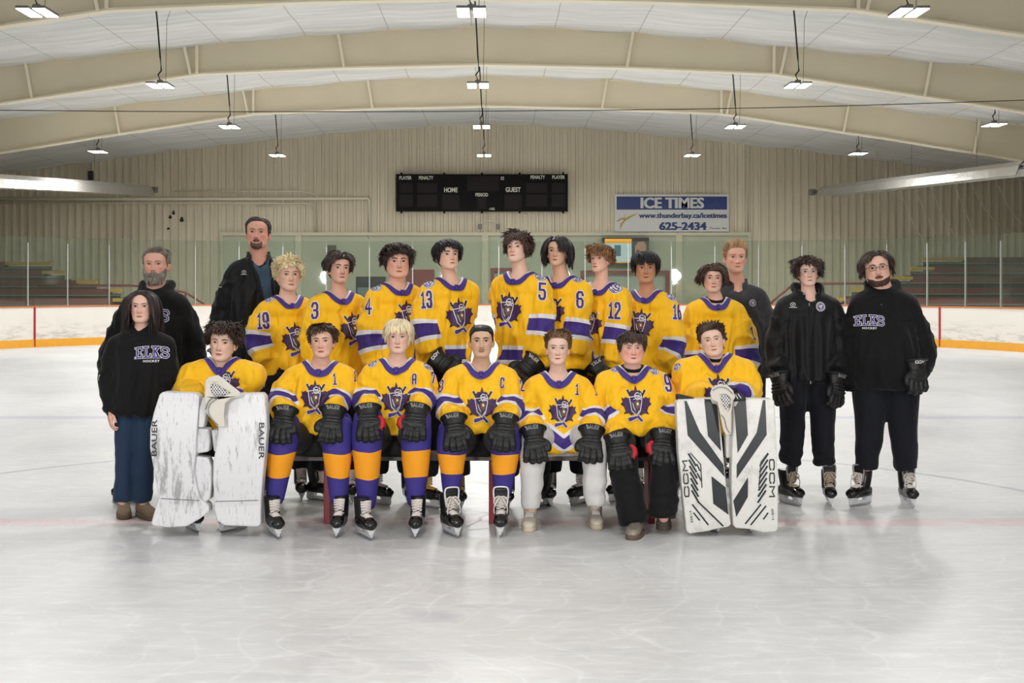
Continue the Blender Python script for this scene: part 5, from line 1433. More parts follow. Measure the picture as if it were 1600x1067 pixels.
        CVx[:, 0, 2] = z0 + .002; CVx[:, 1, 2] = z0 + .001
        # limit steepness in front so the band stays a band
        for i in range(na):
            a = 2 * math.pi * i / na
            for j in range(1, nt): CVx[i, j, 2] = max(CVx[i, j, 2], CVx[i, j - 1, 2] - .009)
        for _ in range(2): CVx[:, :, 2] = (np.roll(CVx[:, :, 2], 1, 0) + np.roll(CVx[:, :, 2], -1, 0) + 2 * CVx[:, :, 2]) / 4
        prof = np.array([.010, .009, .0075, .006, .0055, .005, .002]); CVx[:, :, 2] += prof[None, :]; CVx[:, :, 1] += 0
        offs = np.array([(fw.x * math.cos(2 * math.pi * i / na) + sd.x * math.sin(2 * math.pi * i / na), fw.y * math.cos(2 * math.pi * i / na) + sd.y * math.sin(2 * math.pi * i / na), 0) for i in range(na)])
        CVx += offs[:, None, :] * (.004 * np.linspace(0, 1, nt))[None, :, None]
        inner = CVx[:, 0, :] - np.array([0, 0, .03]); allv = np.concatenate([inner[:, None, :], CVx], 1); n2 = nt + 1; mi = []
        for i in range(na):
            for j in range(n2 - 1):
                CF.append((i * n2 + j, i * n2 + j + 1, ((i + 1) % na) * n2 + j + 1, ((i + 1) % na) * n2 + j)); mi.append(1 if j < 3 else 0)
        mesh_ob('collar', allv.reshape(-1, 3), CF, [M_PUR, M_WHT], G, mi, True, og)
        # tie at the front point
        fp_ = Vector(CVx[0, 2]); tb = MB(); tb.box(fp_ + fw * .012 - ZUP * .006, (.022, .012, .040), 0, rz=yaw, rx=-.5, bev=.004); tb.box(fp_ + fw * .012 + ZUP * .006, (.030, .012, .014), 0, rz=yaw, bev=.004)
        tb.build('collar_tie', M_PUR, G, True, og)
        if S.get('under'):
            U_ = tube([tuple(nb + sd * math.sin(a) * .068 + fw * (math.cos(a) * .06 + .008) + ZUP * (.012 - .03 * max(0, math.cos(a)))) for a in np.linspace(0, 2 * math.pi, 25)[:-1]], .012, 8, closed=True)
            mesh_ob('undershirt', U_[0], U_[1], M_BLK, root, None, True, og)
        if 'crest' in S:
            x, y, w, cyaw = S['crest'][:4]; p = on(bg, x, y, d)
            decal('crest', bg, p, math.radians(cyaw), crest_layers(w), CREST_M, G, og, .018, .004, .0011, roll=math.radians(S['crest'][4] if len(S['crest']) > 4 else 0))
        for i, (txt, x, y, h, nyaw, roll) in enumerate(S.get('nums', [])):
            dd = decal('number', bg, on(bg, x, y, d), math.radians(nyaw), number_layers(txt, h), [M_NUM, M_WHT], G, og, .012, .004, .0015, roll=math.radians(roll))
        for (x, y, w, nyaw, pitch) in S.get('patch', []):
            decal('shoulder_patch', bg, on(bg, x, y, d), math.radians(nyaw), shoulder_patch(w), [M_NUM, M_WHT], G, og, .03, .003, .0012, pitch=math.radians(pitch))
    if S.get('decals'):
        for fn in S['decals']: fn(bg, G, og, d, yaw)
    S['_'] = dict(root=root, og=og, nb=nb, sd=sd, fw=fw, G=G, bg=bg, armL=armL, armR=armR, legs=legs, d=d, MH=MH, W=W)
    # ---- legs clothing
    pn = S.get('pants')
    if pn:
        cp = []
        r = pn['r']
        pc = pel
        cp.append(rings([(tuple(pc + ZUP * .03), sd, fw, pn.get('pw', .17) * .94, pn.get('pd', .12) * .9), (tuple(pc), sd, fw, pn.get('pw', .17), pn.get('pd', .12)), (tuple(pc - ZUP * .09), sd, fw, pn.get('pw', .17) * .92, .12)], 2.3, 28))
        ends = []
        for L in legs:
            if L is None: continue
            Q = cat([tuple(p) for p in L[:pn.get('upto', 9)]], 6); m = len(Q)
            cp.append(tube(Q, np.interp(np.linspace(0, 1, m), np.linspace(0, 1, len(r)), r), 20, roundcap=pn.get('upto', 9) < 9, up=tuple(fw)))
        V, N, F = remesh(cp, .0125, 4)
        U = V; f = wn(V, 22, seed + 5, 7, (1, 1, .5)); f3 = wn(V, 24, seed + 9, 7, (.4, .4, 1.5))
        zlow = np.clip((.62 - V[:, 2]) / .4, 0, 1)
        V = V + N * (pn.get('fold', .006) * (.6 * (1 - np.abs(f) * 1.5) + pn.get('bunch', .5) * zlow * (1 - np.abs(f3) * 1.6)))[:, None]
        mesh_ob(pn.get('name', 'trousers'), V, F, pn['m'], root, None, True, og)
    if S.get('socks'):
        for L in legs:
            if L is None: continue
            knee, ank = L[1], L[2]; K = 22; Q = []; R1 = []; R2 = []; hzs = []
            top = knee + ZUP * .055 + Vector((0, .05, 0)); pts = cat([tuple(top + Vector((0, .10, .0))), tuple(top + Vector((0, .012, .004))), tuple(knee + Vector((0, -.018, -.03))), tuple(knee.lerp(ank, .4) + Vector((0, -.012, 0))), tuple(knee.lerp(ank, .75)), tuple(ank)], 5)
            m = len(pts); tr = np.linspace(0, 1, m)
            sk = S['socks']
            ra = np.interp(tr, [0, .2, .4, .55, .8, 1], [.085, .092, .098, .090, .068, .058]) * sk
            v, f = tube(pts, ra, 28, ry=ra * 1.02, up=(0, 1, .2), roundcap=True)
            v = np.array(v); hzv = (v[:, 2] - ank.z) / (knee.z + .05 - ank.z)
            cen = knee.x; hzv = hzv + .010 * np.cos((v[:, 0] - (knee.x + ank.x) / 2) * 20) + .008 * np.sin(v[:, 0] * 30 + seed)
            v += (.0022 * wn(v, 40, seed))[:, None]
            mesh_ob('sock', v, f, M_SOCK, root, None, True, og, attrs={'hz': hzv})
    for sk in S.get('skates', []):
        x, y, ya = sk['at'][:3]; D = EYE * FPX / (y - VY); loc = px(x, y, D); loc.z = 0
        put_skate(root, og, loc, math.radians(ya), sk.get('lace'), 0, sk.get('s', 1.0), liner=sk.get('liner'))
    for g in S.get('gloves', []):
        loc = px(*g['at']); put_glove(root, og, loc, g.get('f', (0, -.45, -.9)), g.get('b', (0, -.9, .45)), g.get('t', 1), g.get('s', 1.0), g.get('txt', 'BAUER'), g.get('tm'), g.get('red', False))
    return S['_']
ONLY = None
# ================================================================= THE TEAM, one entry per person
BR = {'c': (64, 48, 38)}
def elks(cx, cy, w, yawd=0, k=1.0):
    def fn(bg, G, og, d, yaw):
        h = w * .30; cw = w / 5.0
        a = digits('ELKS', cw, h, w * .075, .32, .012); b = digits('ELKS', cw, h, w * .043, .32, .012)
        c = on(bg, cx, cy, d); decal('chest_lettering', bg, c, math.radians(yawd), [(a, 1), (b, 0)], [M_PUR, M_WT2], G, og, .03, .004, .0015)
        decal('chest_lettering', bg, c - ZUP * (h * .5 + w * .095), math.radians(yawd), [(fit(text2d('HOCKEY', 1, .03, 1, spacing=1.15), w * .50, w * .078), 0)], [M_WT2], G, og, .03, .004)
    return fn
def badge(cx, cy, w, yawd=0):
    def fn(bg, G, og, d, yaw):
        C = lambda r: [(math.cos(a) * r, math.sin(a) * r) for a in np.linspace(0, 2 * math.pi, 21)]
        L = [(poly2d(C(w * .5)[:-1]), 0), (poly2d(C(w * .44)[:-1]), 1), (stroke2d([C(w * .36)], w * .035), 0),
             (stroke2d([sc([(-.2, .15), (-.1, -.05), (.02, -.25)], w), sc([(-.05, .2), (.1, .05), (.15, -.15)], w), sc([(-.2, 0), (0, .05), (.22, .12)], w), sc([(0, -.1), (.12, .18)], w)], w * .06), 2)]
        decal('round_badge', bg, on(bg, cx, cy, d), math.radians(yawd), L, [M_WT2, M_NUM, M_WT2], G, og, .03, .003)
    return fn
def maker(cx, cy, w, yawd=0):
    def fn(bg, G, og, d, yaw):
        C = [(math.cos(a) * w * .34, math.sin(a) * w * .27 + w * .12) for a in np.linspace(0, 2 * math.pi, 21)]
        L = [(stroke2d([C], w * .06), 0), (stroke2d([[(-w * .15, w * .19), (-w * .05, w * .19), (-w * .05, w * .03)], [(w * .16, w * .19), (w * .05, w * .19), (w * .05, w * .03)]], w * .05), 0), (stroke2d([[(-w * .5, -w * .30), (w * .5, -w * .30)]], w * .07), 0)]
        decal('maker_mark', bg, on(bg, cx, cy, d), math.radians(yawd), L, [M_WT2], G, og, .03, .003)
    return fn
def sleeve_text(txt, cx, cy, w, yawd, roll):
    def fn(bg, G, og, d, yaw):
        decal('sleeve_lettering', bg, on(bg, cx, cy, d), math.radians(yawd), [(fit(text2d(txt, 1, .03), w, w * .22), 0)], [M_WT2], G, og, .03, .003, roll=math.radians(roll))
    return fn
JT = dict(kind='jersey', w=.195, dp=.125, hw=.205, hd=.13, pad=.080, sl=(.090, .088, .078), stripe=(.56, .56))
def jt(**k): q = dict(JT); q.update(k); return q
HP_ = dict(name='hockey_pants', m=M_HPANT, r=[.115, .12, .112, .10], upto=2, pw=.18, fold=.004)
G2 = 'team members seated on the bench'; G1 = 'team members standing behind the bench'; G0 = 'people standing at the ends of the group'

def seated(label, seed, cx, head, neck, gl, gr, kl, kr, al, ar, **k):
    """gl/gr glove centres, kl/kr knee pixels, al/ar ankle pixels"""
    D = k.pop('d', 9.45); kd = k.pop('kd', 9.17); ad = k.pop('ad', 9.12); ny = neck[1]
    spread = k.pop('spread', 52); ey = k.pop('ey', 42)
    gd = kd - .03
    S = dict(label=label, group=G2, d=D, cx=cx, seed=seed, head=head, neck=(neck[0], neck[1], .0), sw=k.pop('sw', .175), headd=-.04,
             hem=k.pop('hem', (cx, 676, .0)), pelvis=(cx, 690, .05), seated=True,
             armL=[(gl[0] - (4 if gl[0] < cx - 45 else 12), (ny + gl[1]) / 2 + 12, -.02), (gl[0] + 1, gl[1] - 12, gd - D + .10)],
             armR=[(gr[0] + (4 if gr[0] > cx + 45 else 12), (ny + gr[1]) / 2 + 12, -.02), (gr[0] - 1, gr[1] - 12, gd - D + .10)],
             legL=[(cx - 24, 682, .05), (kl[0], kl[1], kd - D), (al[0], al[1], ad - D)], legR=[(cx + 24, 682, .05), (kr[0], kr[1], kd - D), (ar[0], ar[1], ad - D)],
             pants=dict(HP_), top=jt(**k.pop('top', {})))
    gt = k.pop('gt', 'BAUER'); red = k.pop('red', False); tm = k.pop('tm', None)
    S['gloves'] = [dict(at=(gl[0], gl[1] - 1, gd - .02), f=(k.pop('gfl', .06), -.60, -.80), b=(-.15, -.80, .60), t=1, txt=gt, tm=tm, red=red, s=1.0),
                   dict(at=(gr[0], gr[1] - 1, gd - .02), f=(k.pop('gfr', -.06), -.60, -.80), b=(.15, -.80, .60), t=-1, txt=gt, tm=tm, red=red, s=1.0)]
    if k.pop('gloves_none', False): S['gloves'] = []
    S.update(k); return S

PEOPLE = []
# ---------------- front row, left to right
PEOPLE.append(seated('seated goalie in yellow jersey with scuffed all-white leg pads, far left of bench', 11, 348, (348.5, 508, 565), (348, 565), (300, 640), (352, 640), (296, 672), (372, 672), (303, 790), (372, 790),
    d=9.5, kd=9.2, ad=9.15, sw=.215, ey=30, gloves_none=True, skin=(226, 184, 162), look=(-4, 2, 4), iris='dark', browc=(46, 34, 28),
    face=dict(wide=.97, jaw=.95, blush=.45, brow=1.1, slant=.0022, eye=.92, lip=1.25, lipc=(.86, .58, .56)),
    hair=dict(c=(58, 42, 34), style='crown', len=.052, vol=.024, curl=.007, lift=.9, mess=.7, n=620, grav=.2, hl=.066, side=.012, sidek=.7, wd=.0052, crown=(0, .02, .1)),
    top=dict(w=.235, hw=.25, dp=.15, hd=.16, sl=(.115, .12, .10), pad=.095, stripe=(None, .86), fold=.011), crest=(350, 600, 0.174, 0),
    nums=[('1', 271, 604, 0.077, -38, 8)], skates=[dict(at=(300, 829, 30)), dict(at=(366, 829, -30))]))
PEOPLE.append(seated('seated player with short spiky brown hair, between the white-pad goalie and the bleached-blond A player', 12, 497, (503.5, 508, 560), (501, 567), (443, 656), (519, 655), (443, 682), (527, 682), (430, 778), (529, 778),
    skin=(222, 170, 146), look=(0, 3, -2), iris='dark', browc=(66, 48, 38), face=dict(wide=1.0, jaw=.98, blush=.6, brow=1.0, slant=.0018, lip=1.2, lipc=(.86, .56, .54), nw=1.1),
    hair=dict(c=(84, 62, 46), style='fringe', len=.042, vol=.014, lift=.6, mess=.5, n=560, grav=.12, hl=.068, side=-.005, sweep=.35, wd=.0042, backk=1.3),
    crest=(492, 620, 0.174, 0), nums=[('1', 523, 592, .068, 26, 0), ('17', 557, 587, .066, 16, -4)], socks=1.0, gfl=-.10, gfr=-.02,
    skates=[dict(at=(428, 838, 22)), dict(at=(531, 836, -4))], top=dict(hem_=1)))
PEOPLE.append(seated('seated player with bleached blond bowl-cut hair, letter A and number 7 on jersey', 13, 621, (622.5, 502, 553), (621, 563), (575, 653), (650, 652), (574, 672), (650, 672), (573, 786), (650, 782),
    skin=(228, 184, 164), look=(0, 2, 0), iris='blue', browc=(150, 120, 88), face=dict(wide=.98, jaw=.95, blush=.5, brow=.8, lipc=(.84, .60, .58)),
    hair=dict(c=(238, 216, 178), style='fringe', len=.052, vol=.020, lift=.3, mess=.1, n=620, grav=.5, hl=.062, side=-.045, sidek=.75, back=-.09, backk=1.2, tip=.2, wd=.0055),
    crest=(619, 624, 0.178, 0), nums=[('A', 647, 592, .062, 12, 0), ('7', 677, 590, .066, 16, -5)], patch=[(668, 562, .075, 20, -35), (577, 563, .07, -25, -35)], socks=1.04, red=True,
    skates=[dict(at=(570, 840, 24)), dict(at=(652, 837, -3))]))
PEOPLE.append(seated('seated player with black buzz cut and thin moustache, middle of the bench', 14, 752, (752.5, 508, 560), (752, 569), (710, 668), (789, 668), (706, 690), (790, 690), (706, 766), (786, 766),
    skin=(206, 160, 128), look=(0, 3, -1), iris='dark', browc=(36, 28, 26), lash=1.2, face=dict(wide=.97, jaw=.97, blush=.25, brow=1.35, mo=1, lash=1.4, lipc=(.82, .60, .56), marks=[(0, -.10, .03, .008, .35, (.6, .5, .48))]),
    hair=dict(c=(26, 22, 22), style='buzz', vol=.004, len=.004, hl=.066, side=.004, back=-.06),
    crest=(753, 632, 0.181, 0), nums=[('C', 784, 598, .062, 30, 0), ('0', 690, 603, .07, -24, 5), ('2', 815, 602, .066, 30, -5)], socks=1.0, gt='BAUER',
    skates=[dict(at=(704, 836, 22), s=1.04, liner=M_WHT), dict(at=(783, 835, -3), s=1.04, liner=M_WHT)]))
PEOPLE.append(seated('seated player in white sweatpants and beige sneakers, light brown hair', 15, 874, (871.5, 520, 571), (872, 584), (834, 686), (924, 686), (835, 696), (925, 696), (830, 795), (930, 790),
    sw=.155, skin=(228, 186, 166), look=(-2, 4, 1), iris='blue', browc=(120, 90, 66), face=dict(wide=.95, jaw=.92, blush=.45, brow=.8, lipc=(.84, .60, .58)),
    hair=dict(c=(126, 98, 72), style='up', len=.040, vol=.012, lift=.8, mess=.4, n=560, grav=.02, hl=.072, side=.012, sidek=.4, wd=.0042),
    crest=(879, 642, 0.163, 4, -4), nums=[('1', 902, 608, .066, 12, -6), ('1', 931, 606, .066, 30, -6)], vneck=.022, under=False, top=dict(hemstripe=True, hemoff=.03, hemv=.75, w=.18, hw=.18, hd=.14, sl=(.085, .085, .075), stripe=(.62, .62)), hem=(880, 704, -.05),
    pants=dict(name='sweatpants', m=M_WPT, r=[.105, .108, .100, .088, .082, .078, .060], pw=.17, fold=.008, bunch=.5), shoes='sneaker'))
PEOPLE.append(seated('seated heavyset player with red cheeks, number 9 on sleeve and black track pants', 16, 992, (987.5, 520, 569), (988, 575), (966, 698), (1037, 692), (970, 704), (1036, 702), (990, 818), (1037, 810),
    sw=.18, skin=(226, 172, 152), look=(2, 1, 0), iris='blue', browc=(90, 66, 50), face=dict(wide=1.12, jaw=1.2, blush=1.0, brow=.9, lipc=(.84, .58, .56), marks=[(.05, -.06, .03, .04, .4, (1, .66, .62)), (-.05, -.06, .03, .04, .4, (1, .66, .62))]),
    hair=dict(c=(72, 52, 42), style='fringe', len=.05, vol=.013, lift=.35, mess=.25, n=520, grav=.3, hl=.060, side=-.01, sweep=-.3),
    under=True, crest=(994, 630, 0.178, 0), nums=[('9', 1043, 598, 0.099, 16, 0)], patch=[(1020, 566, .07, 20, -30), (957, 571, .07, -30, -35)], red=True, top=dict(w=.215, hw=.225, dp=.15, hd=.17, belly=.04),
    pants=dict(name='track_pants', m=M_BLK, r=[.11, .104, .100, .098, .096, .092, .088], pw=.19, fold=.009, bunch=.6), shoes='slipper', ad=9.05))
PEOPLE.append(seated('seated goalie in yellow jersey with black-striped white leg pads, right end of bench', 17, 1126, (1112.5, 508, 558), (1116, 559), (1100, 640), (1150, 640), (1098, 672), (1172, 672), (1100, 800), (1180, 800),
    d=9.5, kd=9.2, ad=9.15, sw=.205, gloves_none=True, skin=(228, 184, 162), look=(-6, 6, -10), iris='blue', browc=(96, 70, 52), face=dict(wide=1.02, jaw=1.02, blush=.5, brow=1.0, eye=.75, smile=1, lipc=(.84, .58, .56)),
    hair=dict(c=(84, 62, 48), style='up', len=.036, vol=.012, lift=.7, mess=.4, n=560, grav=.02, hl=.070, side=.012, sweep=.5, sidek=.4, wd=.0042),
    under=True, crest=(1124, 614, 0.200, 0), top=dict(w=.235, hw=.25, dp=.15, hd=.16, sl=(.115, .12, .10), pad=.095, stripe=(None, .98), fold=.011), vneck=.02,
    patch=[(1058, 573, .06, -35, -25)], skates=[dict(at=(1112, 829, 10)), dict(at=(1174, 829, -10))]))

# ---------------- back row
def stand(label, seed, cx, d, yaw, head, neck, near, far, hem, **k):
    """near / far: (elbow px, wrist px) of the left and right arm in the photo"""
    fy = k.pop('feet', 790); sy = VY + EYE * FPX / d; ppm = FPX / d
    S = dict(label=label, group=k.pop('group', G1), d=d, cx=cx, seed=seed, yaw=yaw, head=head, neck=neck, sw=.165, hem=(cx, hem), armL=list(near), armR=list(far), top=jt(**k.pop('top', {})))
    st = k.pop('stance', .11); y0 = sy; hip = sy - .92 * ppm
    yr = math.radians(yaw); c, s = math.cos(yr), math.sin(yr); ls = k.pop('ls', 1.0); hip = sy - .92 * ls * ppm
    ldx = k.pop('legdx', 0); cuffz = k.pop('cuff', .24)
    for key, sg in (('legL', -1), ('legR', 1)):
        ox = sg * st * c * ppm; oy = sg * st * s
        S[key] = [(cx + ox * .9, hip, oy), (cx + ox * 1.0 + ldx * .6, sy - .52 * ls * ppm, oy - .03), (cx + ox * 1.15 + ldx, sy - cuffz * ppm, oy)]
    S['pelvis'] = (cx, sy - .98 * ls * ppm)
    S['pants'] = k.pop('pants', dict(name='hockey_pants', m=M_NAVY2, r=[.12, .11, .095, .085, .08], pw=.17, fold=.005))
    lc = k.pop('lace', M_LACE); ty = k.pop('toes', (yaw + 25, yaw - 15)); so = k.pop('so', (0, 0))
    ln_ = M_LINER if k.pop('liner_', None) else None
    if k.pop('sk', True): S['skates'] = [dict(at=(cx - st * 1.15 * c * ppm + so[0], sy + st * s * -6, ty[0]), lace=lc, liner=ln_), dict(at=(cx + st * 1.15 * c * ppm + so[1], sy + st * s * 6, ty[1]), lace=lc, liner=ln_)]
    S.update(k); return S
PEOPLE.append(stand('standing player with curly platinum blond hair and number 19 on sleeve', 21, 446, 10.55, 26, (451, 406, 456.5), (449, 465),
    [(401, 528, -.10), (413, 566, -.14)], [(492, 530, .10), (486, 570, .05)], 606, skin=(226, 180, 158), look=(20, 5, 0), iris='brown', browc=(110, 84, 60),
    face=dict(wide=.98, jaw=.97, blush=.4, brow=.95, lipc=(.84, .62, .58)), hair=dict(c=(236, 214, 172), style='crown', len=.042, vol=.018, curl=.006, lift=.85, mess=.6, n=640, grav=.12, hl=.056, side=.0, sidek=.6, wd=.0045, tip=.2),
    crest=(463, 529, 0.196, 24, 6), nums=[('19', 410, 501, 0.107, -6, 4)], patch=[(417, 464, .08, -10, -40)], top=dict(stripe=(.60, .6), sl=(.092, .09, .08))))
PEOPLE.append(stand('standing player with wavy dark brown hair, thin goatee and number 3 on sleeve', 22, 524, 10.45, 26, (530, 397, 445), (528, 458),
    [(487, 530, -.10), (494, 580, -.14)], [(572, 530, .1), (568, 575, .05)], 600, skin=(216, 166, 142), look=(22, 6, 3), iris='dark', browc=(52, 38, 30),
    face=dict(wide=.94, jaw=.92, blush=.35, brow=1.1, nose=1.15, lipc=(.82, .60, .56), marks=[(0, -.102, .022, .009, .5, (.55, .45, .42)), (0, -.052, .022, .004, .35, (.55, .45, .42))]),
    hair=dict(c=(62, 46, 38), style='part', part=.01, len=.070, vol=.024, curl=.003, lift=.45, mess=.3, n=560, grav=.3, hl=.066, side=-.01, sidek=.55),
    crest=(552, 512, 0.192, 24, 6), nums=[('3', 492, 485, 0.107, -8, 4)], top=dict(stripe=(None, None))))
PEOPLE.append(stand('standing player with thick wavy dark hair combed forward and number 4 on sleeve', 23, 614, 10.3, 26, (621, 385, 436), (619, 445),
    [(577, 520, -.10), (588, 575, -.14)], [(660, 520, .1), (655, 570, .05)], 600, skin=(222, 166, 142), look=(12, 4, 0), iris='dark', browc=(48, 34, 28),
    face=dict(wide=1.06, jaw=1.08, blush=.7, brow=1.15, lipc=(.82, .56, .54)), hair=dict(c=(48, 34, 30), style='fringe', len=.055, vol=.026, curl=.004, lift=.35, mess=.3, n=600, grav=.3, hl=.060, side=-.02, sweep=.6, sidek=.6, backk=1.2),
    crest=(638, 494, 0.192, 24, 6), nums=[('4', 575, 478, 0.107, -14, 4)], patch=[(584, 446, .08, -20, -35)], top=dict(stripe=(.62, .62), w=.205, hw=.215, sl=(.095, .095, .085))))
PEOPLE.append(stand('standing player with black curtain-fringe hair and number 13 on sleeve', 24, 692, 10.15, 24, (700, 378, 424.5), (703, 437),
    [(662, 505, -.10), (672, 552, -.14)], [(722, 500, .10), (716, 552, .05)], 571, skin=(224, 178, 152), look=(22, 12, 0), iris='dark', browc=(34, 26, 24),
    face=dict(wide=1.0, jaw=.98, blush=.35, brow=1.3, lipc=(.84, .60, .56)), hair=dict(c=(30, 25, 25), style='fringe', len=.060, vol=.026, lift=.3, mess=.2, n=600, grav=.35, hl=.062, side=-.02, sweep=.25, sidek=.6),
    crest=(719, 492, 0.200, 24, 6), nums=[('13', 666, 468, 0.107, -2, 4)], patch=[(664, 438, .09, -10, -40)], top=dict(stripe=(.63, .6), hemstripe=True), lace=M_LACEY,
    gloves=[dict(at=(690, 566, 9.92), f=(.75, -.3, -.5), b=(.1, -.9, .3), t=1, txt='CCM', tm=M_WT2)]))
PEOPLE.append(stand('tallest player of the back row, tousled brown hair, number 5 on sleeve', 25, 819, 10.15, -26, (808, 366, 413), (813, 428),
    [(792, 500, .10), (796, 545, .05)], [(848, 500, -.10), (840, 556, -.14)], 572, skin=(230, 186, 164), look=(-22, 12, -2), iris='brown', browc=(84, 60, 44),
    face=dict(wide=.95, jaw=.93, blush=.35, brow=1.0, nose=1.1, lipc=(.84, .56, .54)), hair=dict(c=(76, 56, 46), style='fringe', sweep=-.8, len=.060, vol=.026, curl=.005, lift=.35, mess=.35, n=600, grav=.25, hl=.056, side=-.03, sidek=.7, backk=1.3),
    crest=(793, 483, 0.200, -24, -6), nums=[('5', 847, 455, 0.107, 6, -4)], patch=[(844, 425, .09, 14, -40)], top=dict(stripe=(.56, .56), hemstripe=True),
    gloves=[dict(at=(826, 572, 9.9), f=(-.6, -.3, -.6), b=(-.1, -.9, .3), t=-1, txt='BAUER', tm=M_WT2)]))
PEOPLE.append(stand('standing player with long straight black hair and number 6 on sleeve', 26, 884, 10.3, -26, (871, 371, 417.5), (877, 434),
    [(842, 500, .10), (848, 560, .05)], [(902, 508, -.10), (898, 556, -.14)], 575, skin=(216, 168, 138), look=(-14, 6, 0), iris='dark', browc=(32, 24, 22),
    face=dict(wide=.94, jaw=.92, blush=.3, brow=1.1, smile=1, lipc=(.84, .60, .56)), hair=dict(c=(34, 27, 26), style='part', part=-.02, len=.150, vol=.018, lift=.22, mess=.12, n=720, grav=.75, hl=.074, side=-.005, sidek=.85, frontk=.8, back=-.09, backk=1.0, wd=.006),
    nums=[('6', 906, 468, 0.107, 6, -4)], patch=[(902, 436, .08, 20, -40)], top=dict(stripe=(.60, .60), hemstripe=True), crest=(862, 485, 0.192, -24, -6), lace=M_LACE))
PEOPLE.append(stand('standing player with wavy ginger-brown hair over the eyes and number 12 on sleeve', 27, 946, 10.45, -28, (938, 385, 427), (940, 444),
    [(920, 525, .10), (925, 575, .05)], [(963, 522, -.10), (956, 566, -.14)], 585, skin=(230, 180, 156), look=(-34, 6, -2), iris='blue', browc=(130, 92, 62),
    face=dict(wide=.97, jaw=.94, blush=.6, brow=.9, nose=1.1, lipc=(.84, .54, .52)), hair=dict(c=(140, 100, 66), style='fringe', len=.066, vol=.022, curl=.005, lift=.55, mess=.35, n=620, grav=.22, hl=.054, side=.0, sidek=.6, tip=.25),
    crest=(921, 505, 0.185, -26, -6), nums=[('12', 960, 485, 0.107, 6, -4)], patch=[(962, 449, .105, 12, -25)], top=dict(stripe=(.58, .58), hemstripe=True, w=.185), 
    gloves=[dict(at=(938, 579, 10.15), f=(.5, -.3, -.6), b=(.1, -.9, .3), t=-1, txt='TRUE', tm=M_WT2)]))
PEOPLE.append(stand('standing player with straight black fringe, brown skin and number 16 on sleeve', 28, 1022, 10.6, -20, (1009, 396, 443.5), (1011, 456),
    [(984, 530, .08), (990, 580, .05)], [(1052, 538, -.08), (1036, 572, -.16)], 600, skin=(192, 138, 104), look=(-4, 2, 0), iris='dark', browc=(30, 24, 22),
    face=dict(wide=1.02, jaw=.98, blush=.2, brow=1.1, nw=1.15, slant=.002, lipc=(.80, .58, .56)), hair=dict(c=(26, 22, 22), style='fringe', len=.058, vol=.024, lift=.3, mess=.2, n=600, grav=.35, hl=.060, side=-.02, sweep=.1, sidek=.6),
    crest=(1000, 507, 0.192, -18, -6), nums=[('16', 1058, 487, 0.099, 16, -4)], patch=[(1048, 453, .09, 22, -35)], top=dict(stripe=(.66, .66))))
PEOPLE.append(stand('standing player with shaggy windswept brown hair, in front of the man in the grey jacket', 29, 1126, 10.85, 4, (1114, 415, 459), (1117, 468),
    [(1086, 560, .0), (1092, 600, -.05)], [(1166, 545, -.02), (1164, 592, -.08)], 620, skin=(228, 178, 156), look=(-4, 6, 1), iris='dark', browc=(60, 44, 34), under=True,
    face=dict(wide=.99, jaw=.97, blush=.5, brow=1.1, lipc=(.84, .58, .56)), hair=dict(c=(78, 56, 46), style='part', part=-.02, len=.085, vol=.022, lift=.4, mess=.35, n=620, grav=.28, hl=.058, side=-.02, sidek=.85, back=-.085, backk=1.15),
    crest=(1113, 528, 0.207, 0), nums=[('1', 1175, 520, 0.086, 30, 0)], top=dict(w=.215, hw=.23, sl=(.1, .098, .09), stripe=(.66, .66)), vneck=.02))
# ---------------- adults and staff
PEOPLE.append(stand('tall man with goatee in open black jacket over a blue tee, standing behind at left', 31, 396, 11.0, 12, (403, 341, 390), (404, 405), 
    [(345, 500, .0), (350, 556, -.12)], [(448, 500, .05), (440, 560, -.05)], 580, group=G0, skin=(206, 146, 124), look=(2, 6, 1), iris='dark', browc=(70, 52, 44), neckr=.066,
    face=dict(wide=1.03, jaw=1.08, blush=.75, brow=.9, lipc=(.80, .60, .58)), hair=dict(c=(64, 48, 42), style='back', len=.022, vol=.006, lift=.5, mess=.3, n=900, grav=.25, hl=.080, side=-.01, sidek=.5, wd=.0026, frontk=1.2),
    beard=dict(c=(96, 76, 66), vol=.004, z=(-.12, -.045, .62), top=[-.076, -.074, -.06, -.055, -.06, -.07], locks=90, len=.008),
    top=dict(kind='jacket', m=M_JKT, w=.235, dp=.14, hw=.235, hd=.15, pad=.085, sl=(.09, .085, .078), hem_=1, fold=.007), pants=dict(name='trousers', m=M_BLK, r=[.12, .11, .095, .085, .08], pw=.18, fold=.005), special='openjacket',
    decals=[maker(381, 426, .045, 8), sleeve_text('BAUER', 337, 437, 0.034, -40, 0)], gloves=[dict(at=(344, 556, 10.72), f=(.3, -.2, -.9), b=(-.4, -.9, .1), t=1, txt='BAUER', tm=M_WT2)]))
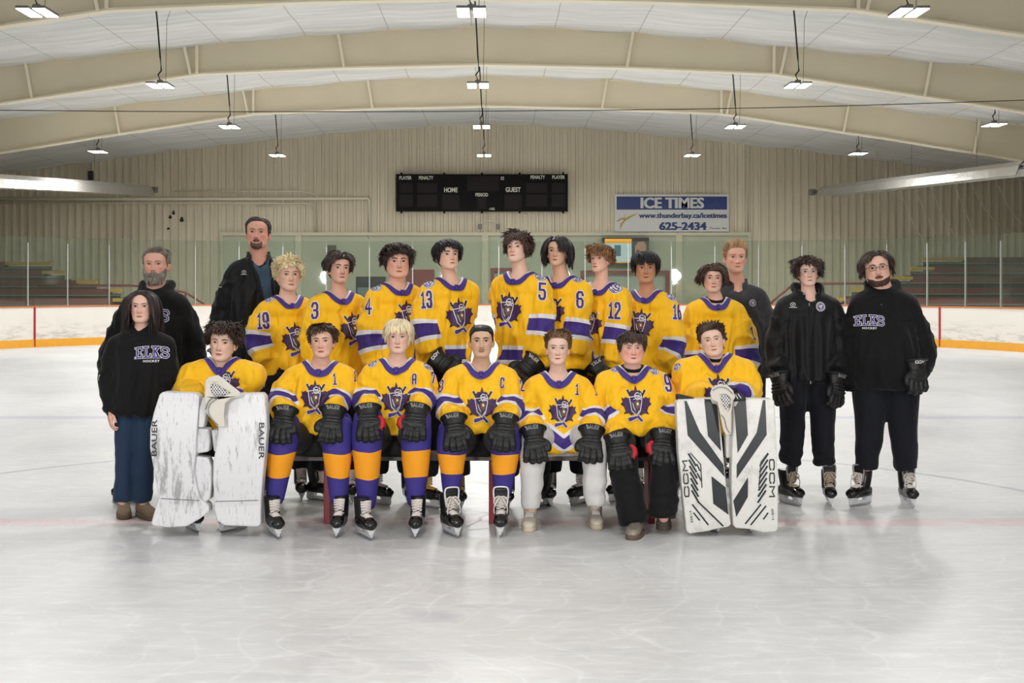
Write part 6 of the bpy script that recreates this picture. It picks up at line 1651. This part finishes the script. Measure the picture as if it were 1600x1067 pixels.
PEOPLE.append(stand('man with full grey beard and short grey hair in black hoodie, behind the woman', 32, 240, 10.35, 0, (244, 388, 440), (243, 458),
    [(176, 560, .05), (186, 610, -.05)], [(302, 545, .05), (300, 600, -.05)], 606, group=G0, skin=(208, 152, 130), look=(0, 1, 0), iris='brown', browc=(120, 104, 94), neckr=.066,
    face=dict(wide=1.04, jaw=1.06, blush=.7, brow=.8, eye=.8, smile=1, lipc=(.82, .60, .58)), hair=dict(c=(124, 112, 100), style='back', len=.024, vol=.006, lift=.6, mess=.35, n=900, grav=.2, hl=.076, side=-.01, sidek=.4, up=.6, wd=.0026),
    beard=dict(c=(134, 126, 118), vol=.010, z=(-.12, -.045, 1.3), drop=.6, chin=.012, locks=420, len=.018),
    top=dict(kind='hoodie', m=M_BLK, w=.245, dp=.15, hw=.245, hd=.16, pad=.095, sl=(.10, .1, .085), belly=.05, hood=1.05), decals=[elks(237, 494, .235)],
    pants=dict(name='trousers', m=M_BLK, r=[.13, .115, .1, .09, .085], pw=.19, fold=.007, bunch=1.), toes=(-70, 40), stance=.14))
PEOPLE.append(stand('woman with long straight dark hair in black hoodie and blue jeans, far left', 33, 216, 9.5, 0, (222, 455, 505), (221, 518),
    [(172, 590, .02), (172, 640, -.06)], [(262, 590, .02), (262, 640, .04)], 648, group=G0, skin=(224, 176, 156), look=(2, 2, 0), iris='dark', browc=(60, 42, 36), neckr=.05, bare='L',
    face=dict(wide=1.0, jaw=1.02, blush=.5, brow=.7, lipc=(.82, .56, .56), lash=1.2), hair=dict(c=(46, 34, 32), style='part', part=.005, len=.235, vol=.012, lift=.08, mess=.06, n=820, grav=.85, hl=.080, side=.02, sidek=.85, back=-.06, backk=1.0, wd=.0058, frontk=1.0),
    top=dict(kind='hoodie', m=M_BLK, w=.19, dp=.13, hw=.20, hd=.15, pad=.075, sl=(.08, .078, .062), hood=.85, fold=.007), decals=[elks(237, 552, .205, 0), sleeve_text('WINTER', 155, 590, 0.043, -50, 80)],
    pants=dict(name='jeans', m=M_JEAN, r=[.098, .092, .076, .066, .062, .060], pw=.15, pd=.095, fold=.006, bunch=.9), sk=False, shoes='boot', stance=.06, legdx=-9, cuff=.145, ls=.87, neckdrop=0))
PEOPLE.append(stand('young man with slicked-back blond hair in dark grey jacket, at the back right', 34, 1154, 11.3, -4, (1149, 380, 427), (1152, 446),
    [(1118, 540, .05), (1120, 590, .05)], [(1200, 530, .02), (1192, 585, -.03)], 590, group=G0, skin=(224, 166, 142), look=(2, 2, 0), iris='blue', browc=(150, 110, 78),
    face=dict(wide=.97, jaw=.97, blush=.8, brow=.8, lipc=(.84, .60, .56), marks=[(0, .05, .04, .02, .3, (1, .75, .7))]), hair=dict(c=(172, 136, 98), style='back', len=.055, vol=.012, lift=.3, mess=.12, n=560, grav=.02, hl=.072, side=-.0, sidek=.6, up=.8, wd=.005, tip=.2),
    top=dict(kind='jacket', m=M_GRY, w=.215, dp=.13, hw=.22, hd=.14, pad=.08, sl=(.085, .082, .075), fold=.008), decals=[badge(1176, 473, .055, 0)], special='zipcollar',
    pants=dict(name='trousers', m=M_BLK, r=[.12, .11, .095, .085, .08], pw=.17, fold=.005)))
PEOPLE.append(stand('young man with fluffy brown hair and clear glasses in black team jacket and gloves', 35, 1262, 10.3, 0, (1262, 404, 448), (1263, 461),
    [(1213, 545, .02), (1218, 580, -.08)], [(1311, 545, .02), (1306, 580, -.08)], 596, group=G0, skin=(228, 184, 164), look=(-2, 3, -2), iris='dark', browc=(70, 50, 40), glasses='clear',
    face=dict(wide=.97, jaw=.96, blush=.4, brow=.9, lipc=(.84, .60, .58)), hair=dict(c=(70, 52, 44), style='crown', len=.080, vol=.026, curl=.005, lift=.6, mess=.45, n=680, grav=.2, frontk=.6, hl=.066, side=-.005, sidek=.85, wd=.0045),
    top=dict(kind='jacket', m=M_JKT, w=.205, dp=.13, hw=.20, hd=.14, pad=.085, sl=(.09, .085, .075), hood=.95, fold=.007), decals=[maker(1239, 477, .05, 0), badge(1282, 479, .068, 4)], special='zip',
    pants=dict(name='track_pants', m=M_NAVY2, r=[.105, .098, .085, .080, .076, .072], pw=.155, fold=.013, bunch=1.4), stance=.11, cuff=.30, toes=(24, -6), lace=M_LACET, so=(0, 6), liner_=1,
    gloves=[dict(at=(1219, 598, 10.12), f=(.1, -.25, -.95), b=(-.75, -.65, .1), t=1, txt='BAUER'), dict(at=(1307, 600, 10.12), f=(-.1, -.25, -.95), b=(.6, -.75, .1), t=-1, txt='BAUER')]))
PEOPLE.append(stand('big man with glasses, short beard and brown hair in black hoodie, far right', 36, 1385, 10.25, -6, (1370, 394, 449), (1380, 457),
    [(1334, 560, .03), (1338, 610, .05)], [(1440, 550, .0), (1430, 585, -.08)], 606, group=G0, skin=(222, 172, 150), look=(-10, 6, -8), iris='brown', browc=(60, 44, 38), glasses='dark', neckr=.068,
    face=dict(wide=1.04, jaw=1.1, blush=.5, brow=1.0, lipc=(.84, .56, .54)), hair=dict(c=(58, 40, 34), style='part', part=.012, len=.075, vol=.014, lift=.25, mess=.12, n=620, grav=.4, hl=.078, side=-.02, sidek=.85, back=-.08),
    beard=dict(c=(74, 54, 46), vol=.003, z=(-.12, -.045, 1.2), locks=140, len=.005, top=[-.076, -.075, -.068, -.058, -.045, -.01]),
    top=dict(kind='hoodie', m=M_BLK, w=.235, dp=.16, hw=.245, hd=.18, pad=.095, sl=(.105, .1, .085), belly=.07, hood=1.05), decals=[elks(1358, 502, .195, -6)],
    pants=dict(name='track_pants', m=M_NAVY2, r=[.135, .125, .105, .092, .084, .080], pw=.2, fold=.008, bunch=1.2), stance=.125, cuff=.27, toes=(-48, 4), so=(-10, 2), liner_=1,
    gloves=[dict(at=(1432, 578, 10.02), f=(.05, -.15, -1), b=(.25, -.95, .1), t=-1, txt='CCM', tm=M_WT2)]))
DONE = {}
for S in PEOPLE:
    if ONLY and S['seed'] not in ONLY: continue
    DONE[S['seed']] = person(S)
# ================================================================= GOALIE GEAR, SHOES, JACKET DETAILS
def scuffed():
    m = bpy.data.materials.new('scuffed_white_pad_skin'); m.use_nodes = True; t = NT(m)
    n = t.noise(16, 6, t.worldpos((1.6, 1, .33)), .72); big = t.noise(3.2, 3, t.worldpos((1, 1, 1)), .5)
    k = t.ramp(t.math('ADD', n, t.math('MULTIPLY', t.math('SUBTRACT', big, .5), .45)), [(.555, (0, 0, 0, 1)), (.66, (1, 1, 1, 1))])
    n2 = t.noise(45, 5, t.worldpos((2.0, 1, .25)), .7); k2 = t.ramp(n2, [(.585, (0, 0, 0, 1)), (.68, (1, 1, 1, 1))])
    c = t.mix(t.math('MULTIPLY', k, .62), rgb(222, 221, 224), rgb(112, 108, 112)); c = t.mix(t.math('MULTIPLY', k2, .6), c, rgb(84, 80, 82))
    t.color(c); t.b.inputs['Roughness'].default_value = .35; t.bump(n, .2, .006); return m
M_SCUF = scuffed()
def softdirt():
    m = bpy.data.materials.new('lightly_marked_pad_skin'); m.use_nodes = True; t = NT(m)
    n = t.noise(9, 6, t.worldpos((1, 1, 1)), .75); k = t.ramp(n, [(.5, (0, 0, 0, 1)), (.66, (1, 1, 1, 1))])
    t.color(t.mix(t.math('MULTIPLY', k, .35), rgb(226, 224, 220), rgb(150, 146, 140))); t.b.inputs['Roughness'].default_value = .35; return m
M_SOFT = softdirt()
M_PBLK = mat('black_pad_graphic', rgb(30, 34, 38), .4, var=.2, vscale=25)
M_CREAM = mat('cream_trapper_leather', rgb(214, 208, 196), .5, bump=.3, bscale=40)
def slab(poly, d, th, name, m, parent, og, bev=.012, bend=None, smooth=True):
    """poly in photo pixels, front face at depth d"""
    b = bmesh.new(); P = [px(x, y, d) for x, y in poly]
    f = b.faces.new([b.verts.new(p) for p in P]); f.normal_update()
    if f.normal.y > 0: f.normal_flip()
    r = bmesh.ops.extrude_face_region(b, geom=[f]); nv = [v for v in r['geom'] if isinstance(v, bmesh.types.BMVert)]
    for v in nv: v.co.y += th
    bmesh.ops.recalc_face_normals(b, faces=b.faces[:])
    if bev: bmesh.ops.bevel(b, geom=b.edges[:], offset=bev, segments=3, affect='EDGES', profile=.6, clamp_overlap=True)
    bmesh.ops.triangulate(b, faces=[f for f in b.faces if len(f.verts) > 4])
    if bend: 
        for _ in range(3):
            E = [e for e in b.edges if e.calc_length() > .06]
            bmesh.ops.subdivide_edges(b, edges=E, cuts=1); bmesh.ops.triangulate(b, faces=[f for f in b.faces if len(f.verts) > 4])
        for v in b.verts: v.co.y += bend(v.co)
    b.verts.index_update(); V = [tuple(v.co) for v in b.verts]; F = [tuple(v.index for v in f.verts) for f in b.faces]; b.free()
    o = mesh_ob(name, V, F, m, parent, None, False, og); return o, V, F
def ppoly(pts, c, d): # photo-pixel polygon to local 2-D metres round centre c (pixel)
    k = d / FPX; return [((x - c[0]) * k, -(y - c[1]) * k) for x, y in pts]
def lay(name, polys, lines, c, d, bv, mats, parent, og, off=.002):
    L = [(poly2d(ppoly(p, c, d)), 0) for p in polys]
    for (ln, w) in lines: L.append((stroke2d([ppoly(ln, c, d)], w * d / FPX), 0))
    return decal(name, bv, px(c[0], c[1], d), 0, L, mats, parent, og, .05, off, .0001)
def padtext(txt, x, y, ln, h, d, bv, roll, m, parent, og):
    k = d / FPX; return decal('pad_lettering', bv, px(x, y, d), 0, [(block(txt, ln * k, h * k) if txt == 'CCM' else fit(text2d(txt, 1, .015), ln * k, h * k), 0)], [m], parent, og, .04, .003, roll=math.radians(roll))
def bend_pad(zb):
    def f(co):
        z = co.z; return -.04 * max(0, (zb - z) / zb) ** 1.2 + .05 * ((z - .5) / .5) ** 2
    return f
if 11 in DONE:
    D = DONE[11]; r, og = D['root'], D['og']; dp = 8.92
    A = [(247, 617), (252, 613), (303, 615), (310, 620), (309, 650), (306, 690), (306, 706), (302, 735), (309, 770), (313, 781), (325, 790), (326, 800), (312, 811), (291, 823), (262, 825), (238, 822), (235, 818), (240, 800), (247, 778), (240, 735), (234, 700), (234, 670), (239, 645)]
    B = [(344, 619), (350, 616), (408, 615), (413, 620), (416, 650), (417, 672), (414, 710), (411, 740), (408, 775), (407, 790), (407, 820), (402, 824), (350, 822), (338, 815), (333, 795), (334, 780), (332, 750), (333, 720), (337, 700), (341, 660)]
    for poly, lab, (tx, ty, rl), seam in ((A, 'scuffed white leg pad on the left', (241, 684, 90), [(247, 779), (318, 783)]), (B, 'scuffed white leg pad on the right', (408.5, 689, -90), [(336, 784), (407, 782)])):
        o, V, F = slab(poly, dp, .12, 'goalie_pad', M_SCUF, r, og, .02, bend_pad(.2)); o['label'] = lab; bv = bvh_of(V, F)
        padtext('BAUER', tx, ty, 57, 8.5, dp, bv, rl, M_PBLK, o, og)
        q = []
        for t in np.linspace(0, 1, 12):
            x = seam[0][0] * (1 - t) + seam[1][0] * t; y = seam[0][1] * (1 - t) + seam[1][1] * t; p = px(x, y, dp); h = bv.ray_cast(p - Vector((0, .5, 0)), Vector((0, 1, 0)), 1)
            if h[0]: q.append(tuple(h[0]))
        MB().tube(q, .003, 5).build('seam', mat('grey_seam', rgb(130, 128, 130), .6), o, origin=og)
    for poly in ([(306, 668), (326, 670), (328, 690), (326, 706), (306, 709)], [(303, 712), (325, 715), (331, 730), (331, 757), (328, 780), (314, 790), (303, 760)], [(330, 672), (341, 671), (340, 706), (334, 706)]):
        slab(poly, dp + .05, .12, 'knee_wrap', M_SCUF, r, og, .015)
    # trapper
    OUT = [(319.5, 620), (320, 596), (325, 589.5), (341, 585.5), (352, 594), (376, 613), (374, 621), (362, 622), (352, 630), (350, 650), (352, 668), (341, 667), (330, 655), (323, 646), (319, 628)]
    HOL = [(329, 601), (336, 599), (360, 614), (352, 617), (342, 621), (331, 617)]
    def trapper(OUT, HOL, d, root, og, cells=6):
        k = .07; tri = tessellate_polygon([[Vector((x, y, 0)) for x, y in OUT], [Vector((x, y, 0)) for x, y in HOL]]); P2 = OUT + HOL; n = len(P2)
        V = [tuple(px(x, y, d)) for x, y in P2] + [tuple(px(x, y, d + k)) for x, y in P2]; F = [tuple(t) for t in tri] + [tuple(n + i for i in reversed(t)) for t in tri]
        a = len(OUT)
        for (s0, m_) in ((0, a), (a, len(HOL))):
            for i in range(m_): j = (i + 1) % m_; F.append((s0 + i, s0 + j, n + s0 + j, n + s0 + i))
        b = bmesh.new(); vs = [b.verts.new(v) for v in V]
        for f in F:
            try: b.faces.new([vs[i] for i in f])
            except ValueError: pass
        bmesh.ops.recalc_face_normals(b, faces=b.faces[:]); E = [e for e in b.edges if len(e.link_faces) == 2 and e.calc_face_angle(0) > .8]
        bmesh.ops.bevel(b, geom=E, offset=.012, segments=2, affect='EDGES', profile=.6, clamp_overlap=True); b.verts.index_update()
        g = mesh_ob('catch_glove', [tuple(v.co) for v in b.verts], [tuple(v.index for v in f.verts) for f in b.faces], M_CREAM, root, None, False, og); b.free()
        xs = [p[0] for p in HOL]; ys = [p[1] for p in HOL]
        mb = MB()
        def inside(x, y):
            c = False; m_ = len(HOL)
            for i in range(m_):
                x1, y1 = HOL[i]; x2, y2 = HOL[i - 1]
                if (y1 > y) != (y2 > y) and x < (x2 - x1) * (y - y1) / (y2 - y1) + x1: c = not c
            return c
        for dr in (1, -1):
            for kx in np.arange(-40, 60, 4.2):
                run = []
                for t in np.arange(0, 40, 1.0):
                    x = xs[0] + kx + dr * t * .75 * (1 if dr > 0 else 1) + (20 if dr < 0 else 0); y = min(ys) - 2 + t
                    if inside(x, y): run.append(tuple(px(x, y, d + .012 + .004 * math.sin(t))))
                    else:
                        if len(run) > 1: mb.tube(run, .0035, 5)
                        run = []
                if len(run) > 1: mb.tube(run, .0035, 5)
        if mb.v: mb.build('pocket_net', M_WHT, g, origin=og)
        V2, F2 = poly2d([(p[0] + (p[0] - sum(xs) / len(xs)) * .25, p[1] + (p[1] - sum(ys) / len(ys)) * .25) for p in HOL])
        bk = MB().prism([(px(x, y, d).x, px(x, y, d).z) for x, y in V2], d + .045, d + .06); bk.build('net_gap_shade', M_OUT, g, origin=og)  # dark sheet added behind the net, its colour paints the shade in the gaps
        return g
    g = trapper(OUT, HOL, dp - .08, r, og)
    MB().tube(cat([tuple(px(x, y, dp - .085)) for x, y in ((321, 640), (327, 626), (338, 620), (350, 619))], 4), .004, 6).build('seam', MATS['grey_seam'], g, origin=og)
    MB().tube(cat([tuple(px(x, y, dp - .085)) for x, y in ((340, 622), (328, 632), (326, 645), (334, 658), (341, 664))], 4), .003, 6).build('seam', MATS['grey_seam'], g, origin=og)
    slab([(316, 622), (325, 617), (326, 630), (318, 668), (309, 668), (311, 640)], dp + .0, .1, 'blocker_edge', M_SCUF, r, og, .012)
if 17 in DONE:
    D = DONE[17]; r, og = D['root'], D['og']; dp = 8.95; Z = lambda L: [(1000 + x / 2.808, 480 + y / 2.808) for x, y in L]
    A = Z([(160, 418), (170, 406), (330, 400), (342, 410), (358, 560), (375, 740), (392, 900), (402, 955), (392, 966), (330, 978), (300, 986), (220, 998), (206, 985), (196, 900), (185, 800), (168, 640)])
    Bp = Z([(412, 412), (420, 402), (580, 402), (592, 412), (600, 600), (605, 800), (609, 975), (600, 988), (545, 992), (480, 976), (425, 972), (412, 960), (402, 800), (402, 700), (406, 560)])
    o, V, F = slab(A, dp, .11, 'goalie_pad', M_SOFT, r, og, .018, lambda c: .03 * ((c.z - .5) / .5) ** 2); bv = bvh_of(V, F); cA = (1100, 724); o['label'] = 'black striped white leg pad on the left'
    thin = []
    for i in range(7):
        y = 645 + i * 27; thin.append((Z([(214 + i * 2.6, y), (244 + i * 2.2, y + 48)]), 3.0))
    thin += [(Z([(222, 640), (266, 690), (272, 790)]), 1.6), (Z([(232, 868), (300, 955)]), 2.4), (Z([(262, 860), (365, 960)]), 2.4), (Z([(238, 905), (262, 935)]), 2.2), (Z([(250, 690), (262, 715)]), 2.2), (Z([(252, 730), (268, 760)]), 2.4)]
    lay('black_graphic', [Z([(196, 412), (206, 412), (262, 545), (366, 690), (372, 745), (209, 562)]), Z([(283, 404), (338, 404), (356, 632), (298, 565)]), Z([(313, 740), (376, 790), (390, 912), (322, 862)])], thin, cA, dp, bv, [M_PBLK], o, og)
    padtext('CCM', 1071.5, 748, 58, 9, dp, bv, 94, M_PBLK, o, og); padtext('AXIS 1.9', 1080.5, 808, 19, 3.6, dp, bv, 98, M_PBLK, o, og)
    o, V, F = slab(Bp, dp, .11, 'goalie_pad', M_SOFT, r, og, .018, lambda c: .03 * ((c.z - .5) / .5) ** 2); bv = bvh_of(V, F); cA = (1180, 724); o['label'] = 'black striped white leg pad on the right'
    thin = []
    for i in range(7):
        y = 645 + i * 27; thin.append((Z([(560 - i * 1.6, y), (528 - i * 1.4, y + 48)]), 3.0))
    thin += [(Z([(560, 640), (530, 680), (522, 790)]), 1.6), (Z([(552, 875), (490, 955)]), 2.4), (Z([(530, 868), (466, 950)]), 2.4), (Z([(562, 905), (545, 930)]), 2.2)]
    lay('black_graphic', [Z([(541, 408), (552, 408), (556, 560), (424, 752), (424, 690), (512, 550)]), Z([(412, 406), (466, 406), (474, 560), (428, 640)]), Z([(474, 745), (474, 832), (424, 922), (410, 850)])], thin, cA, dp, bv, [M_PBLK], o, og)
    padtext('CCM', 1206.5, 747, 60, 9.5, dp, bv, -89, M_PBLK, o, og); padtext('AXIS 1.9', 1208, 804, 18, 3.6, dp, bv, -86, M_PBLK, o, og)
    OUT = [(1109.5, 614), (1112.5, 605.5), (1122.7, 600.8), (1136, 601.3), (1145.4, 609.6), (1149, 620), (1145, 628), (1143, 645), (1143, 678), (1135, 681), (1130, 672.5), (1125.8, 652), (1121, 628), (1112, 625)]
    HOL = [(1124.7, 616.5), (1134, 616), (1142, 622), (1140, 633), (1136, 641.5), (1130, 633)]
    if 11 in DONE:
        g = trapper(OUT, HOL, dp - .09, r, og)
        for q in ([(1113, 610), (1123, 605), (1136, 607), (1145, 616)], [(1127, 648), (1132, 655), (1135, 668), (1140, 676)]): MB().tube(cat([tuple(px(x, y, dp - .095)) for x, y in q], 4), .003, 6).build('seam', MATS['grey_seam'], g, origin=og)
    slab([(1057, 617), (1062, 616), (1086, 622), (1084, 630), (1058, 630)], dp + .05, .08, 'blocker', M_LEA, r, og, .01)
    o, V, F = slab([(1146, 622), (1150, 616), (1157, 614.5), (1164, 618), (1167, 626), (1147, 628)], dp - .03, .08, 'glove', M_LEA, r, og, .012)
    MB().tube([tuple(px(1149, 616.5, dp - .035)), tuple(px(1153, 623, dp - .035))], .003, 5).tube([tuple(px(1153, 615.5, dp - .035)), tuple(px(1158, 622, dp - .035))], .003, 5).build('white_piping', M_WT2, o, origin=og)
    slab(Z([(375, 560), (404, 560), (404, 660), (378, 664)]), dp + .06, .1, 'knee_wrap', M_SOFT, r, og, .015)

def shoe(root, og, toe, heel, up, sole, kind, label=None, sc=1.0):
    toe = Vector(toe); heel = Vector(heel); toe.z = heel.z = 0; ax = (toe - heel).normalized(); L = .285 * sc; toe = heel + ax * L; s_ = ax.cross(ZUP)
    hgt = {'sneaker': .095, 'slipper': .10, 'boot': .15}[kind]; w = .046 * sc
    f = lambda t: heel + ax * L * t
    P = [rings([(tuple(f(t) + ZUP * (.018 + h * .5)), s_, ZUP, a, h * .5) for t, a, h in ((.0, w * .5, .05), (.05, w * .8, .065), (.2, w * .86, .075), (.42, w * .86, .078), (.62, w, .066), (.8, w * 1.04, .056), (.93, w * .82, .046), (1.0, w * .42, .032))], 2.5, 24)]
    P.append(tube([tuple(f(.16) + ZUP * .05), tuple(f(.18) + ZUP * hgt), tuple(f(.17) + ZUP * (hgt + .02))], [.044, .043, .045], 16, ry=[.05, .046, .046], up=tuple(ax)))
    P.append(tube([tuple(f(.2) + ZUP * (hgt * .7)), tuple(f(.45) + ZUP * .06), tuple(f(.6) + ZUP * .05)], [.036, .036, .03], 12, roundcap=True))
    V, N, F = remesh(P, .006, 3)
    o = mesh_ob('boot' if kind == 'boot' else 'shoe', V, F, up, root, None, True, og)
    if label: o['label'] = label
    R_ = [(tuple(f(.5) + ZUP * z), ax, s_, L * .53 * k, w * 1.12 * k) for z, k in ((.0, .97), (.006, 1.0), (.024, 1.0), (.03, .97))]
    v, f_ = rings(R_, 2.7, 32); mesh_ob('sole', v, f_, sole, o, None, True, og)
    if kind == 'sneaker':
        mb = MB(); bv = bvh_of(V, F)
        for i in range(5):
            t = .36 + i * .065; q = []
            for x in (-.026, -.013, 0, .013, .026):
                p = f(t) + s_ * x; h = bv.ray_cast(p + ZUP * .3, -ZUP, .4); q.append(tuple((h[0] if h[0] else p) + ZUP * .003))
            mb.tube(q, .0035, 5)
        mb.build('laces', M_WHT, o, origin=og)
        for sg in (-1, 1):
            q = []
            for t, z in ((.42, .035), (.5, .05), (.62, .055), (.72, .04), (.64, .034), (.42, .035)): q.append(f(t) + s_ * sg * .062 + ZUP * z)
            vv, ff = [], []
            for p in q[:-1]:
                h = bv.ray_cast(p, -s_ * sg, .1); vv.append(tuple((h[0] if h[0] else p) + s_ * sg * .002))
            mesh_ob('side_panel', vv, [tuple(range(len(vv)))], mat('brown_suede', rgb(120, 104, 88), .8), o, None, False, og)
    return o
M_SNK = mat('off_white_sneaker_leather', rgb(210, 200, 184), .5); M_SNS = mat('cream_rubber_sole', rgb(206, 192, 168), .6)
M_SLP = mat('patterned_silver_shoe_cloth', rgb(150, 140, 126), .35, .3, var=.55, vscale=70, bump=.8, bscale=60, bdist=.01); M_SLS = mat('brown_slip_sole', rgb(100, 84, 68), .7)
M_FELT = mat('grey_brown_felt', rgb(98, 90, 82), .85, var=.25, vscale=60, bump=.6, bscale=90)
M_BTT = mat('tan_suede_boot', rgb(132, 112, 90), .8, var=.15, vscale=30, bump=.4, bscale=60)
def gpt(x, y): D = EYE * FPX / (y - VY); p = px(x, y, D); p.z = 0; return p
if 15 in DONE:
    D = DONE[15]
    for (a, t) in (((829, 820), (822, 842)), ((930, 816), (936, 842))): shoe(D['root'], D['og'], gpt(*t), gpt(*a), M_SNK, M_SNS, 'sneaker')
if 16 in DONE:
    D = DONE[16]
    shoe(D['root'], D['og'], gpt(974, 858), gpt(998, 832), M_SLP, M_SLS, 'slipper', 'silver patterned shoe', 1.02); shoe(D['root'], D['og'], gpt(1036, 842), gpt(1037, 818), M_FELT, M_FELT, 'slipper', 'brown felt shoe', .98)
if 33 in DONE:
    D = DONE[33]
    shoe(D['root'], D['og'], gpt(196, 826), gpt(193, 802), M_BTT, M_SLS, 'boot'); shoe(D['root'], D['og'], gpt(252, 818), gpt(218, 805), M_BTT, M_SLS, 'boot')
# open jacket over the tee
if 31 in DONE:
    D = DONE[31]; r, og, bg = D['root'], D['og'], D['bg']; d = D['d']
    V, F = poly2d(ppoly([(390, 398), (399, 413), (407, 419), (416, 413), (421, 399), (426, 420), (427, 462), (425, 520), (414, 470), (403, 440)], (407, 430), d))
    decal('tee_shirt', bg, px(407, 430, d), math.radians(8), [((V, F), 0)], [M_TEE], r, og, .02, .006)
    def edge(pts, rad, name, m):
        q = []
        for x, y in cat(pts, 6): 
            p = px(x, y, d); h = bg.ray_cast(p - Vector((0, .6, 0)), Vector((0, 1, 0)), 1.4)
            if h[0]: q.append(tuple(h[0] - Vector((0, rad * .5, 0))))
        if len(q) > 2: MB().tube(q, rad, 8).build(name, m, r, True, og)
    edge([(386, 397), (395, 412), (405, 432), (414, 465), (421, 505), (424, 540)], .016, 'jacket_edge', M_JKT); edge([(424, 398), (427, 420), (430, 460), (430, 520)], .016, 'jacket_edge', M_JKT)
    edge([(404, 428), (412, 446), (424, 463)], .004, 'lanyard', M_BLK)
def stand_collar(D, m, h=.05, rr=.078, gap=.5, front=0, tuck=0):
    nb, sd, fw, og, r = D['nb'], D['sd'], D['fw'], D['og'], D['root']; V = []; F = []; n = 40; L = ((-.045, 1.35), (-.01, 1.14), (h * .6, 1.0), (h, .99), (h - .004, .93), (h * .4, .92), (-.02, 1.0))
    for i in range(n + 1):
        a = gap / 2 + (2 * math.pi - gap) * i / n; c = math.cos(a); s_ = math.sin(a)
        for (z, k) in L: 
            fz = -.045 * max(0, c) ** 2
            V.append(tuple(nb + sd * s_ * rr * k + fw * (c * rr * k * .9 + .012 * max(0, c)) + ZUP * (z + fz)))
    m_ = len(L)
    for i in range(n):
        for j in range(m_): F.append((i * m_ + j, i * m_ + (j + 1) % m_, (i + 1) * m_ + (j + 1) % m_, (i + 1) * m_ + j))
    F += [tuple(range(m_)), tuple(n * m_ + j for j in reversed(range(m_)))]
    return mesh_ob('jacket_collar', V, F, m, r, None, True, og)
if 34 in DONE:
    D = DONE[34]; stand_collar(D, M_GRY, .055, .08, .9)
    decal('tee_shirt', D['bg'], px(1153, 452, D['d']), math.radians(-4), [(poly2d([(-.04, .03), (.035, .03), (.0, -.035)]), 0)], [M_GTEE], D['root'], D['og'], .02, .005)
if 31 in DONE: stand_collar(DONE[31], M_JKT, .06, .092, 1.5)
if 35 in DONE:
    D = DONE[35]; stand_collar(D, M_JKT, .045, .08, 1.0); d = D['d']; bg = D['bg']
    q = []
    for y in np.linspace(474, 594, 24):
        p = px(1259, y, d); h = bg.ray_cast(p - Vector((0, .6, 0)), Vector((0, 1, 0)), 1.4)
        if h[0]: q.append(tuple(h[0] - Vector((0, .002, 0))))
    z = MB().tube(q, .004, 6).build('zip', M_JKT, D['root'], origin=D['og'])
    for k in (0, -1): MB().box(Vector(q[k]) - Vector((0, .006, .006)), (.008, .006, .022), 0).build('zip_pull', M_GREYM, z, origin=D['og'])
    MB().box(Vector(q[0]) + Vector((-.035, .0, .07)), (.016, .01, .016), 0, bev=.003).build('snap', M_GREYM, D['root'], origin=D['og'])

if 36 in DONE:
    D = DONE[36]; p = px(1428, 618, 10.05); q = px(1429, 676, 10.05)
    MB().tube(cat([tuple(p), tuple((p + q) / 2 + Vector((-.012, 0, 0))), tuple(q), tuple((p + q) / 2 + Vector((.008, 0, -.05))), tuple(p + Vector((.006, 0, 0)))], 5), .0028, 5).build('wrist_strap', M_BLK, D['root'], origin=D['og'])
